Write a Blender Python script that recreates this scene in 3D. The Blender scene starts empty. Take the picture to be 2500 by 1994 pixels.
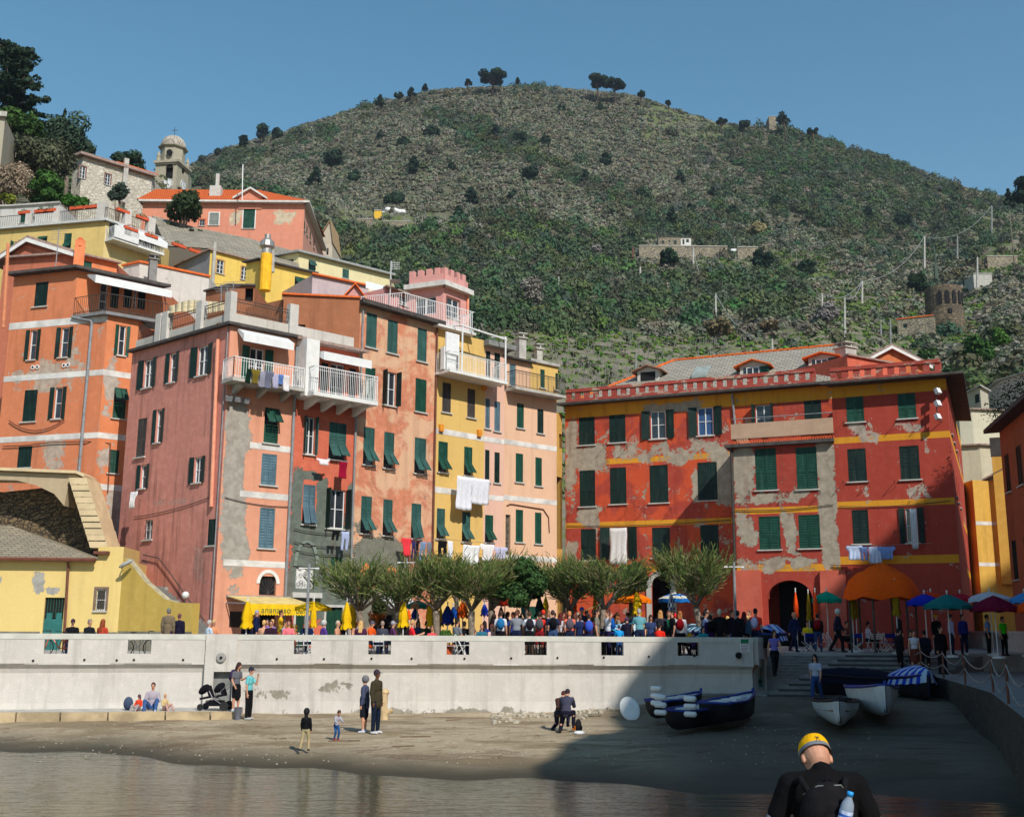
import bpy,math,random
import numpy as np
from mathutils import Vector,Matrix
R=math.radians
random.seed(7);RNG=np.random.default_rng(11)
SC=bpy.context.scene;COL=SC.collection
F,CX,CY,TH,RO=2665.0,1250.0,997.0,R(11.4),R(.37)
CAM=Vector((0,0,3.75))
_r,_f,_u=Vector((1,0,0)),Vector((0,math.cos(TH),math.sin(TH))),Vector((0,-math.sin(TH),math.cos(TH)))
RT=_r*math.cos(RO)+_u*math.sin(RO);UP=_u*math.cos(RO)-_r*math.sin(RO);FW=_f
cd=bpy.data.cameras.new('camera');cam=bpy.data.objects.new('camera',cd);COL.objects.link(cam)
cd.sensor_width=36;cd.lens=36*F/2500;cd.clip_start=.1;cd.clip_end=6000
cam.matrix_world=Matrix(((RT.x,UP.x,-FW.x,CAM.x),(RT.y,UP.y,-FW.y,CAM.y),(RT.z,UP.z,-FW.z,CAM.z),(0,0,0,1)))
SC.camera=cam
S_DIR=Vector((.355,-.664,.656)).normalized()
SUN_E,SUN_A=math.asin(S_DIR.z),math.atan2(S_DIR.x,S_DIR.y)
w=bpy.data.worlds.new('World');SC.world=w;w.use_nodes=True
nt=w.node_tree;nt.nodes.clear()
sky=nt.nodes.new('ShaderNodeTexSky');sky.sky_type='NISHITA';sky.sun_disc=False
sky.sun_elevation=SUN_E;sky.sun_rotation=SUN_A;sky.air_density=1.3;sky.dust_density=.2;sky.ozone_density=1.5
hs=nt.nodes.new('ShaderNodeHueSaturation');hs.inputs['Saturation'].default_value=1.25;hs.inputs['Hue'].default_value=.486
bg=nt.nodes.new('ShaderNodeBackground');bg.inputs['Strength'].default_value=.128
wo=nt.nodes.new('ShaderNodeOutputWorld')
nt.links.new(sky.outputs[0],hs.inputs['Color']);nt.links.new(hs.outputs[0],bg.inputs[0]);nt.links.new(bg.outputs[0],wo.inputs[0])
sl=bpy.data.lights.new('sun','SUN');sl.energy=5.0;sl.angle=R(.5);sl.color=(1,.95,.87)
so=bpy.data.objects.new('sun',sl);COL.objects.link(so);so.rotation_euler=S_DIR.to_track_quat('Z','Y').to_euler();so.location=(30,-40,80)
SC.view_settings.view_transform='Standard';SC.view_settings.look='None';SC.view_settings.exposure=-.06;SC.view_settings.gamma=1
SC.cycles.max_bounces=5;SC.cycles.diffuse_bounces=3;SC.cycles.glossy_bounces=3;SC.cycles.transparent_max_bounces=6
SC.cycles.use_adaptive_sampling=True;SC.cycles.adaptive_threshold=.02
def ray(u,v):return RT*((u-CX)/F)+UP*((CY-v)/F)+FW
def at(u,v,Y):d=ray(u,v);return CAM+d*(Y/d.y)
def onz(u,v,z):d=ray(u,v);return CAM+d*((z-CAM.z)/d.z)
def proj(p):
 q=Vector(p)-CAM;z=q.dot(FW);return CX+F*q.dot(RT)/z,CY-F*q.dot(UP)/z
ZT=2.6
def floorz(y):return ZT+.3*min(1,max(0,(y-46)/13))
class Fac:
 """a vertical plane: s along it to the right, z up, n out of it"""
 def __init__(s,a,b):
  s.a=Vector((a[0],a[1]));s.b=Vector((b[0],b[1]));s.d=(s.b-s.a).normalized();s.n=Vector((s.d.y,-s.d.x));s.L=(s.b-s.a).length
 def sz(s,u,v):
  d=ray(u,v);t=(s.a-Vector((CAM.x,CAM.y))).dot(s.n)/(Vector((d.x,d.y)).dot(s.n));p=CAM+d*t
  return(Vector((p.x,p.y))-s.a).dot(s.d),p.z
 def P(s,q,z,n=0):p=s.a+s.d*q+s.n*n;return Vector((p.x,p.y,z))
 def rect(s,u0,v0,u1,v1):
  um,vm=(u0+u1)/2,(v0+v1)/2
  return s.sz(u0,vm)[0],s.sz(u1,vm)[0],s.sz(um,v1)[1],s.sz(um,v0)[1]
 def off(s,n):return Fac(s.a+s.n*n,s.b+s.n*n)
class MB:
 def __init__(s):s.v=[];s.f=[];s.uv=[];s.m=[]
 def face(s,pts,uv=None,m=0):
  i=len(s.v);s.v+=[tuple(p)for p in pts];s.f.append(tuple(range(i,i+len(pts))))
  s.uv.append(uv if uv else[(0,0)]*len(pts));s.m.append(m);return s
 def box(s,c,d,rz=0,m=0,rx=0,ry=0):
  M=Matrix.Rotation(rz,3,'Z')@Matrix.Rotation(rx,3,'X')@Matrix.Rotation(ry,3,'Y');c=Vector(c)
  P=[c+M@Vector((x*d[0]/2,y*d[1]/2,z*d[2]/2))for x in(-1,1)for y in(-1,1)for z in(-1,1)]
  return s.hexa(P,m)
 def hexa(s,P,m=0):
  i=len(s.v);s.v+=[tuple(p)for p in P]
  for q in((0,1,3,2),(4,6,7,5),(0,4,5,1),(2,3,7,6),(0,2,6,4),(1,5,7,3)):
   s.f.append(tuple(i+k for k in q));a=[P[k]for k in q]
   s.uv.append([(p[0]*.7+p[1]*.7,p[2]+p[1]*.3)for p in a]);s.m.append(m)
  return s
 def fbox(s,F_,s0,s1,z0,z1,n0,n1,m=0):
  return s.hexa([F_.P(q,z,n)for q in(s0,s1)for n in(n0,n1)for z in(z0,z1)],m)
 def tube(s,p,r,k=6,m=0,cap=True):
  p=[Vector(a)for a in p];rr=r if hasattr(r,'__len__')else[r]*len(p);i0=len(s.v)
  for j,a in enumerate(p):
   t=(p[min(j+1,len(p)-1)]-p[max(j-1,0)]).normalized();x=t.orthogonal().normalized()
   if j and abs(x.dot(px))<.2:x=(px-t*px.dot(t)).normalized()
   elif j:x=(px-t*px.dot(t)).normalized()
   px=x;y=t.cross(x)
   for q in range(k):A=2*math.pi*q/k;s.v.append(tuple(a+(x*math.cos(A)+y*math.sin(A))*rr[j]))
  for j in range(len(p)-1):
   for q in range(k):
    a,b=i0+j*k+q,i0+j*k+(q+1)%k;s.f.append((a,b,b+k,a+k));s.uv.append([(q/k,j),((q+1)/k,j),((q+1)/k,j+1),(q/k,j+1)]);s.m.append(m)
  if cap:
   s.f.append(tuple(range(i0+k-1,i0-1,-1)));s.uv.append([(0,0)]*k);s.m.append(m)
   e=i0+(len(p)-1)*k;s.f.append(tuple(range(e,e+k)));s.uv.append([(0,0)]*k);s.m.append(m)
  return s
 def lathe(s,c,prof,k=16,m=0,sx=1,sy=1,rz=0,flute=0):
  i0=len(s.v);c=Vector(c)
  for(r,z)in prof:
   for q in range(k):
    A=2*math.pi*q/k+rz;rr=r*(1-flute*(q%2));s.v.append((c.x+math.cos(A)*rr*sx,c.y+math.sin(A)*rr*sy,c.z+z))
  for j in range(len(prof)-1):
   for q in range(k):
    a,b=i0+j*k+q,i0+j*k+(q+1)%k;s.f.append((a,b,b+k,a+k));s.m.append(m)
    s.uv.append([(q/k,prof[j][1]),((q+1)/k,prof[j][1]),((q+1)/k,prof[j+1][1]),(q/k,prof[j+1][1])])
  return s
 def ell(s,c,r,k=10,m=0,M=None):
  i0=len(s.v);c=Vector(c);h=k//2
  for j in range(h+1):
   ph=math.pi*j/h-math.pi/2
   for q in range(k):
    A=2*math.pi*q/k;p=Vector((math.cos(ph)*math.cos(A)*r[0],math.cos(ph)*math.sin(A)*r[1],math.sin(ph)*r[2]))
    if M:p=M@p
    s.v.append(tuple(c+p))
  for j in range(h):
   for q in range(k):
    a,b=i0+j*k+q,i0+j*k+(q+1)%k;s.f.append((a,b,b+k,a+k));s.uv.append([(0,0)]*4);s.m.append(m)
  return s
 def poly_prism(s,pts,z0,z1,m=0,mt=None):
  n=len(pts)
  for i in range(n):
   a,b=pts[i],pts[(i+1)%n];L=math.hypot(b[0]-a[0],b[1]-a[1])
   s.face([(a[0],a[1],z0),(b[0],b[1],z0),(b[0],b[1],z1),(a[0],a[1],z1)],[(0,z0),(L,z0),(L,z1),(0,z1)],m)
  s.face([(p[0],p[1],z1)for p in pts],[(p[0],p[1])for p in pts],m if mt is None else mt)
  s.face([(p[0],p[1],z0)for p in reversed(pts)],None,m);return s
 def mesh(s,name,org=(0,0,0),mats=(),smooth=False):
  me=bpy.data.meshes.new(name);o=Vector(org)
  me.from_pydata([(a[0]-o.x,a[1]-o.y,a[2]-o.z)for a in s.v],[],s.f)
  ul=me.uv_layers.new(name='UVMap');flat=[c for f in s.uv for p in f for c in p];ul.data.foreach_set('uv',flat)
  me.polygons.foreach_set('material_index',s.m)
  if smooth:me.polygons.foreach_set('use_smooth',[True]*len(s.f))
  for mt in(mats if isinstance(mats,(list,tuple))else[mats]):me.materials.append(mt)
  me.update();return me
def bulk(name,V,Fq,col=None,mats=(),smooth=False):
 """mesh straight from arrays: V (n,3), Fq (m,4) quads, col (m,3) per-face tint"""
 me=bpy.data.meshes.new(name);n,m,k=len(V),len(Fq),Fq.shape[1]
 me.vertices.add(n);me.vertices.foreach_set('co',np.ascontiguousarray(V,np.float32).ravel())
 me.loops.add(m*k);me.loops.foreach_set('vertex_index',np.ascontiguousarray(Fq,np.int32).ravel())
 me.polygons.add(m);me.polygons.foreach_set('loop_start',np.arange(0,m*k,k,dtype=np.int32))
 if smooth:me.polygons.foreach_set('use_smooth',np.ones(m,bool))
 if col is not None:
  a=me.attributes.new('Tint','FLOAT_COLOR','FACE' if len(col)==m else 'POINT');c=np.ones((len(col),4),np.float32);c[:,:3]=col;a.data.foreach_set('color',c.ravel())
 for mt in(mats if isinstance(mats,(list,tuple))else[mats]):me.materials.append(mt)
 me.update(calc_edges=True);return me
def link(name,me,parent=None,loc=None,rz=None):
 o=bpy.data.objects.new(name,me);COL.objects.link(o)
 if parent:o.parent=parent
 if loc is not None:o.location=loc
 if rz is not None:o.rotation_euler.z=rz
 return o
def tag(o,label,cat=None,group=None,kind=None):
 if label:o['label']=label
 if cat:o['category']=cat
 if group:o['group']=group
 if kind:o['kind']=kind
 return o
def thing(name,label,cat,loc=(0,0,0),rz=0,group=None):
 o=bpy.data.objects.new(name,None);o.empty_display_size=.3;COL.objects.link(o);o.location=loc;o.rotation_euler.z=rz
 return tag(o,label,cat,group)
def worg(p):
 q=Vector((0,0,0))
 while p:q+=Vector(p.location);p=p.parent
 return q
def part(name,mb,mats,parent,label=None,smooth=False):
 """mesh given in world coordinates, put under its thing"""
 o=link(name,mb.mesh(name,worg(parent),mats,smooth),parent)
 if label:o['label']=label
 return o
def struct(name,mb,mats,smooth=False):
 return tag(link(name,mb.mesh(name,(0,0,0),mats,smooth)),None,None,None,'structure')
def solo(name,mb,mats,label,cat,loc=(0,0,0),group=None,smooth=False):
 return tag(link(name,mb.mesh(name,loc,mats,smooth),None,loc),label,cat,group)
def copytree(o,parent=None):
 c=o.copy();COL.objects.link(c);c.parent=parent
 for ch in o.children:copytree(ch,c)
 return c
def srgb(r,g,b):
 return tuple(((c/255)/12.92 if c/255<=.04045 else(((c/255)+.055)/1.055)**2.4)for c in(r,g,b))
MATS={}
class N:
 def __init__(s,name):
  s.m=bpy.data.materials.new(name);s.m.use_nodes=True;s.t=s.m.node_tree;s.t.nodes.clear()
  s.out=s.n('ShaderNodeOutputMaterial')
 def n(s,t,**k):
  x=s.t.nodes.new(t)
  for a,b in k.items():
   if a in('operation','blend_type','data_type','noise_dimensions','feature','attribute_name','wave_type','bands_direction','interpolation_type','use_clamp','clamp','distance'):setattr(x,a,b)
  return x
 def l(s,a,b):s.t.links.new(a,b)
 def math(s,op,a,b=None,c=None,clamp=False):
  x=s.t.nodes.new('ShaderNodeMath');x.operation=op;x.use_clamp=clamp
  for i,q in enumerate((a,b,c)):
   if q is None:continue
   if isinstance(q,(int,float)):x.inputs[i].default_value=q
   else:s.l(q,x.inputs[i])
  return x.outputs[0]
 def mix(s,f,a,b,mode='MIX'):
  x=s.t.nodes.new('ShaderNodeMix');x.data_type='RGBA';x.blend_type=mode
  for i,q in((0,f),(6,a),(7,b)):
   if isinstance(q,(int,float)):x.inputs[i].default_value=q
   elif isinstance(q,tuple):x.inputs[i].default_value=(*q[:3],1)
   else:s.l(q,x.inputs[i])
  return x.outputs[2]
 def noise(s,vec,scale,detail=4,rough=.55,dist=0,sc=(1,1,1),off=(0,0,0)):
  mp=s.t.nodes.new('ShaderNodeMapping');s.l(vec,mp.inputs[0]);mp.inputs['Scale'].default_value=sc;mp.inputs['Location'].default_value=off
  x=s.t.nodes.new('ShaderNodeTexNoise');s.l(mp.outputs[0],x.inputs['Vector'])
  x.inputs['Scale'].default_value=scale;x.inputs['Detail'].default_value=detail;x.inputs['Roughness'].default_value=rough;x.inputs['Distortion'].default_value=dist
  return x.outputs[0]
 def ramp(s,f,lo,hi,a=0.,b=1.,smooth=True):
  x=s.t.nodes.new('ShaderNodeMapRange');x.interpolation_type='SMOOTHSTEP' if smooth else 'LINEAR'
  if isinstance(f,(int,float)):x.inputs[0].default_value=f
  else:s.l(f,x.inputs[0])
  for i,q in enumerate((lo,hi,a,b)):x.inputs[i+1].default_value=q
  return x.outputs[0]
 def coord(s,kind='UV'):return s.n('ShaderNodeTexCoord').outputs[kind]
 def bsdf(s,col,rough=.9,bump=None,bs=.3,bd=.02,spec=.3,**k):
  p=s.n('ShaderNodeBsdfPrincipled')
  if isinstance(col,tuple):p.inputs['Base Color'].default_value=(*col[:3],1)
  else:s.l(col,p.inputs['Base Color'])
  if isinstance(rough,(int,float)):p.inputs['Roughness'].default_value=rough
  else:s.l(rough,p.inputs['Roughness'])
  p.inputs['Specular IOR Level'].default_value=spec
  for a,b in k.items():p.inputs[a.replace('_',' ')].default_value=b
  if bump is not None:
   b=s.n('ShaderNodeBump');b.inputs['Strength'].default_value=bs;b.inputs['Distance'].default_value=bd;s.l(bump,b.inputs['Height']);s.l(b.outputs[0],p.inputs['Normal'])
  s.l(p.outputs[0],s.out.inputs[0]);return s.m
def plaster(name,col,patch=srgb(172,165,152),peel=.0,dirt=.35,zones=(),pscale=.55,streak=.3,var=.18,second=None,bump=.35,bands=()):
 """painted render in facade metres (UV = s, z): faded and streaked paint, peeled places, zones where it has come off"""
 k='pl_'+name;g_=.3*col[0]+.6*col[1]+.1*col[2];col=tuple((c_*.88+g_*.12)*.92 for c_ in col)
 if k in MATS:return MATS[k]
 x=N(name);uv=x.coord('UV');off=(hash(name)%97*.37,(sum(map(ord,name))%53)*.61,0);off=((sum(map(ord,name))%97)*.37,off[1],0)
 n1=x.noise(uv,.35,6,.6,.3,off=off);n2=x.noise(uv,2.5,8,.65,.2,off=off);st=x.noise(uv,1.0,5,.6,0,sc=(2.2,.18,1),off=off);fine=x.noise(uv,22,4,.7,off=off)
 c=x.mix(x.ramp(n1,.3,.7,0,var*1.6),tuple(v for v in col),tuple(min(1,v*.62+.02)for v in col))
 c=x.mix(x.ramp(n2,.42,.72,0,var*1.3),c,tuple(min(.9,v*1.25+.07)for v in col))
 if second:c=x.mix(x.ramp(x.noise(uv,.5,7,.68,.6,off=(off[1],off[0],0)),.44,.56),c,second)
 sep=x.n('ShaderNodeSeparateXYZ');x.l(uv,sep.inputs[0]);S,Z=sep.outputs[0],sep.outputs[1]
 for(z0,z1,bc)in bands:
  m=x.math('MULTIPLY',x.math('GREATER_THAN',Z,z0),x.math('LESS_THAN',Z,z1));c=x.mix(m,c,bc)
 zm=None
 for zn in zones:
  s0,s1,z0,z1=zn[:4];wgt=zn[4]if len(zn)>4 else 1
  a=x.math('DIVIDE',x.math('ABSOLUTE',x.math('SUBTRACT',S,(s0+s1)/2)),max(.05,abs(s1-s0)/2))
  b=x.math('DIVIDE',x.math('ABSOLUTE',x.math('SUBTRACT',Z,(z0+z1)/2)),max(.05,abs(z1-z0)/2))
  d=x.math('POWER',x.math('ADD',x.math('POWER',a,4),x.math('POWER',b,4)),.25)
  q=x.ramp(d,1.6,.5,0,.5*wgt,False);zm=q if zm is None else x.math('MAXIMUM',zm,q)
 pn=x.noise(uv,pscale,9,.66,.35,off=(off[0]+3,off[1],0));pn=x.math('ADD',x.math('ADD',.5,x.math('MULTIPLY',x.math('SUBTRACT',pn,.5),1.7)),x.math('MULTIPLY',x.math('SUBTRACT',st,.5),.25));pn=x.math('ADD',pn,x.math('MULTIPLY',x.math('SUBTRACT',x.noise(uv,pscale*8,6,.75,.5,off=off),.5),.75))
 if zm is not None:pn=x.math('ADD',pn,zm)
 thr=.98-peel*.62
 pk=x.ramp(pn,thr,thr+.012)
 pc=x.mix(x.ramp(n2,.35,.65),patch,tuple(v*.72 for v in patch))
 c=x.mix(pk,c,pc)
 c=x.mix(x.math('MULTIPLY',x.ramp(st,.48,.72,0,1),min(.8,streak*.8+.06)),c,tuple(v*.35 for v in col))
 c=x.mix(x.ramp(fine,.3,.7,0,.16),c,(.05,.045,.04))
 h=x.math('ADD',x.math('MULTIPLY',fine,.5),x.math('SUBTRACT',x.math('MULTIPLY',n2,1.2),x.math('MULTIPLY',pk,.8)))
 MATS[k]=x.bsdf(c,.92,h,bump,.03,.15);return MATS[k]
def simple(name,col,rough=.7,var=.15,scale=3,bump=0,spec=.3,kind='Object',**k):
 kk='si_'+name
 if kk in MATS:return MATS[kk]
 x=N(name);o=x.coord(kind);n=x.noise(o,scale,5,.6)
 c=x.mix(x.ramp(n,.3,.7),tuple(v*(1-var)for v in col),tuple(min(1,v*(1+var))for v in col))
 if 'shutter' in name:
  oi=x.n('ShaderNodeObjectInfo');st=x.noise(o,2,6,.7,0,sc=(3,3,.5));c=x.mix(x.ramp(oi.outputs['Random'],0,1,0,.45,False),c,tuple(v*.5 for v in col));c=x.mix(x.ramp(st,.5,.7,0,.4),c,tuple(min(1,v*1.5+.05)for v in col))
 MATS[kk]=x.bsdf(c,rough,n if bump else None,bump or.1,.02,spec,**k);return MATS[kk]
def cloth(r,g,b):
 k='cl_%d_%d_%d'%(r,g,b)
 if k not in MATS:
  x=N('fabric');o=x.coord('Object');n=x.noise(o,9,4,.6,.5);c=srgb(r,g,b)
  MATS[k]=x.bsdf(x.mix(x.ramp(n,.3,.7),tuple(v*.84 for v in c),c),.9,n,.5,.02,.1)
 return MATS[k]
def foliage(name,a,b,trans=.25):
 k='fo_'+name
 if k in MATS:return MATS[k]
 x=N(name);at_=x.n('ShaderNodeAttribute',attribute_name='Tint');c=x.mix(1.,at_.outputs[0],(1,1,1),'MULTIPLY')
 n=x.noise(x.coord('Object'),.45,4,.6);c=x.mix(x.ramp(n,.35,.65),x.mix(1.,c,a,'MULTIPLY'),x.mix(1.,c,b,'MULTIPLY'))
 d=x.n('ShaderNodeBsdfDiffuse');t=x.n('ShaderNodeBsdfTranslucent');mx=x.n('ShaderNodeMixShader');mx.inputs[0].default_value=trans
 x.l(c,d.inputs[0]);x.l(c,t.inputs[0]);x.l(d.outputs[0],mx.inputs[1]);x.l(t.outputs[0],mx.inputs[2]);x.l(mx.outputs[0],x.out.inputs[0]);MATS[k]=x.m;return x.m
def stone(name,a,b,scale=3.2,sc=(1,2.2,1),mortar=(.12,.11,.1),kind='UV',bump=1.0):
 k='st_'+name
 if k in MATS:return MATS[k]
 x=N(name);uv=x.coord(kind);mp=x.n('ShaderNodeMapping');x.l(uv,mp.inputs[0]);mp.inputs['Scale'].default_value=sc
 wn=x.noise(uv,1.7,3);ad=x.t.nodes.new('ShaderNodeVectorMath');ad.operation='ADD';x.l(mp.outputs[0],ad.inputs[0])
 cm=x.n('ShaderNodeCombineXYZ');x.l(wn,cm.inputs[0]);x.l(wn,cm.inputs[1]);x.l(cm.outputs[0],ad.inputs[1])
 vo=x.t.nodes.new('ShaderNodeTexVoronoi');vo.inputs['Scale'].default_value=scale;x.l(ad.outputs[0],vo.inputs['Vector'])
 ve=x.t.nodes.new('ShaderNodeTexVoronoi');ve.feature='DISTANCE_TO_EDGE';ve.inputs['Scale'].default_value=scale;x.l(ad.outputs[0],ve.inputs['Vector'])
 sp=x.n('ShaderNodeSeparateXYZ');x.l(vo.outputs['Color'],sp.inputs[0]);e=x.ramp(ve.outputs['Distance'],.0,.12)
 c=x.mix(sp.outputs[0],a,b);c=x.mix(x.ramp(x.noise(uv,.6,5),.35,.7,0,.5),c,tuple(v*.6 for v in a));c=x.mix(e,mortar,c)
 MATS[k]=x.bsdf(c,.95,x.math('ADD',e,x.math('MULTIPLY',x.noise(uv,14,4),.4)),bump,.06,.1);return MATS[k]
def slate(name,a,b,rows=4.0,kind='UV',cw=2.2):
 """roof covering in courses; UV in metres, y up the slope"""
 k='sl_'+name
 if k in MATS:return MATS[k]
 x=N(name);uv=x.coord(kind);br=x.t.nodes.new('ShaderNodeTexBrick');x.l(uv,br.inputs[0]);br.inputs['Scale'].default_value=1
 br.inputs['Brick Width'].default_value=1/cw;br.inputs['Row Height'].default_value=1/rows;br.inputs['Mortar Size'].default_value=.03;br.offset=.5
 br.inputs['Color1'].default_value=(*a,1);br.inputs['Color2'].default_value=(*b,1);br.inputs['Mortar'].default_value=(*[v*.35 for v in a],1)
 n=x.noise(uv,.8,6,.65);c=x.mix(x.ramp(n,.4,.7,0,.55),br.outputs[0],tuple(v*.6+.03 for v in b));h=x.math('SUBTRACT',x.noise(uv,9,4),x.math('MULTIPLY',br.outputs['Fac'],1.4))
 MATS[k]=x.bsdf(c,.85,h,.6,.04,.2);return MATS[k]
W_WHITE=simple('white_paint',(.72,.71,.68),.5,.08)
W_FRAME=simple('white_frame',(.75,.75,.74),.4,.06)
GREEN=simple('green_shutter_paint',srgb(18,70,54),.55,.25,1.5)
DGREEN=simple('dark_green_shutter_paint',srgb(9,38,32),.6,.3,1.5)
TEAL=simple('blue_green_shutter_paint',srgb(48,88,82),.6,.22,1.5)
BLUEG=simple('faded_blue_shutter_paint',srgb(84,112,124),.6,.22,1.5)
BROWN=simple('brown_shutter_paint',srgb(70,62,58),.6,.25,1.5)
GLASS=simple('window_glass',(.03,.035,.045),.06,.3,1,0,.6)
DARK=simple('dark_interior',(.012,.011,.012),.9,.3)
LINEN=simple('white_linen',(.62,.61,.6),.9,.08,4,.3)
IRON=simple('wrought_iron',(.05,.045,.04),.6,.3)
PIPE=simple('grey_pipe_metal',(.25,.26,.27),.5,.2)
COPPER=simple('brown_pipe_metal',srgb(110,66,50),.6,.2)
PINKPIPE=simple('pink_painted_pipe',srgb(226,150,120),.6,.12)
CONC=simple('pale_concrete',(.42,.40,.36),.9,.18,2,.4)
DCONC=simple('grey_concrete',(.22,.22,.21),.9,.2,2,.4)
TERRA=simple('terracotta',srgb(196,92,52),.8,.2,6)
MARBLE=simple('pale_stone_sill',(.5,.48,.44),.8,.12,3)
RIDGE=simple('orange_ridge_tiles',srgb(216,104,44),.8,.25,7,.4)
EAVE=simple('dark_eave_boards',(.07,.06,.055),.8,.3,3)
STRIPE_Y=simple('yellow_canvas',srgb(236,190,22),.8,.12,4)
def hole_wall(mb,fc,s0,s1,z0,z1,holes,m=0,rev=.16,mr=0):
 """a wall sheet with real openings and their reveals"""
 hs=[(max(a,s0),min(b,s1),max(c,z0),min(d,z1))for a,b,c,d in holes];hs=[h for h in hs if h[1]-h[0]>.05 and h[3]-h[2]>.05]
 S=sorted({s0,s1,*[h[0]for h in hs],*[h[1]for h in hs]});Z=sorted({z0,z1,*[h[2]for h in hs],*[h[3]for h in hs]})
 for i in range(len(S)-1):
  zs=None
  for j in range(len(Z)):
   inside=j==len(Z)-1 or any(h[0]-1e-6<=S[i]and h[1]+1e-6>=S[i+1]and h[2]-1e-6<=Z[j]and h[3]+1e-6>=Z[j+1]for h in hs)
   if not inside and zs is None:zs=Z[j]
   if inside and zs is not None:
    a,b,c,d=S[i],S[i+1],zs,Z[j];mb.face([fc.P(a,c),fc.P(b,c),fc.P(b,d),fc.P(a,d)],[(a,c),(b,c),(b,d),(a,d)],m);zs=None
 for a,b,c,d in hs:
  q=[(a,c),(b,c),(b,d),(a,d)]
  for i in range(4):
   p,r=q[i],q[(i+1)%4];mb.face([fc.P(*p),fc.P(*p,-rev),fc.P(*r,-rev),fc.P(*r)],[p,p,r,r],mr)
def leaf(mb,fc,hinge,w,z0,z1,ang,side,n0=.0,slats=True,tilt=None):
 """one shutter leaf hinged on a jamb; side=+1 spans to the right of the hinge; ang=0 shut, 175 folded back"""
 A=R(ang);dx,dn=math.cos(A)*side,math.sin(A)
 def Q(t,z,k):return fc.P(hinge+dx*t-dn*k*side*-1*0,z,n0+dn*t+.0)+(Vector((fc.n.x,fc.n.y,0))*math.cos(A)-Vector((fc.d.x,fc.d.y,0))*math.sin(A)*side)*k
 def bx(t0,t1,a,b,k0,k1):mb.hexa([Q(t,z,k)for t in(t0,t1)for k in(k0,k1)for z in(a,b)])
 f=min(.07,w*.16);e=.008
 bx(e,f,z0,z1,0,.045);bx(w-f,w-e,z0,z1,0,.045);zm=z0+(z1-z0)*.42
 for a,b in((z0,z0+.09),(zm-.04,zm+.05),(z1-.08,z1)):bx(f,w-f,a,b,.003,.042)
 bx(f,w-f,z0+.09,z1-.08,.004,.010)
 if slats:
  n=max(4,int((z1-z0)/.14));h=(z1-z0-.17)/n
  for i in range(n):
   z=z0+.09+i*h
   mb.face([Q(f,z,.036),Q(w-f,z,.036),Q(w-f,z+h*.82,.014),Q(f,z+h*.82,.014)])
def flapleaf(mb,fc,a,b,z0,z1,frac,out,mat=None):
 """ligurian shutter: upper louvre fixed, lower panel swung outwards from its top edge"""
 zm=z0+(z1-z0)*frac;leaf(mb,fc,a,b-a,zm,z1,0,1,-.05)
 L=zm-z0;A=R(out);t=Vector((0,0,-1))*math.cos(A)+Vector((fc.n.x,fc.n.y,0))*math.sin(A);k=Vector((fc.n.x,fc.n.y,0))*math.cos(A)+Vector((0,0,1))*math.sin(A)
 o=fc.P(0,zm,-.03);dd=Vector((fc.d.x,fc.d.y,0))
 def Q(s,l,w):return o+dd*s+t*l+k*w
 for s0,s1,l0,l1 in((a+.01,a+.06,0,L),(b-.06,b-.01,0,L),(a+.06,b-.06,0,.06),(a+.06,b-.06,L-.06,L)):
  mb.hexa([Q(s,l,w)for s in(s0,s1)for l in(l0,l1)for w in(0,.035)])
 n=max(3,int(L/.12))
 for i in range(n):
  l=.06+i*(L-.12)/n;mb.face([Q(a+.06,l,.028),Q(b-.06,l,.028),Q(b-.06,l+(L-.12)/n*.85,.008),Q(a+.06,l+(L-.12)/n*.85,.008)])
def sash(mb,fc,a,b,c,d,n=-.12,cols=2,rows=1,m=1):
 t=.045
 for s0,s1,z0,z1 in((a,a+t,c,d),(b-t,b,c,d),(a+t,b-t,c,c+t),(a+t,b-t,d-t,d)):mb.fbox(fc,s0,s1,z0,z1,n,n+.05,m)
 for i in range(1,cols):s=a+(b-a)*i/cols;mb.fbox(fc,s-.03,s+.03,c+t,d-t,n+.002,n+.048,m)
 for i in range(1,rows):z=c+(d-c)*i/rows;mb.fbox(fc,a+t,b-t,z-.015,z+.015,n+.004,n+.04,m)
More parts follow.
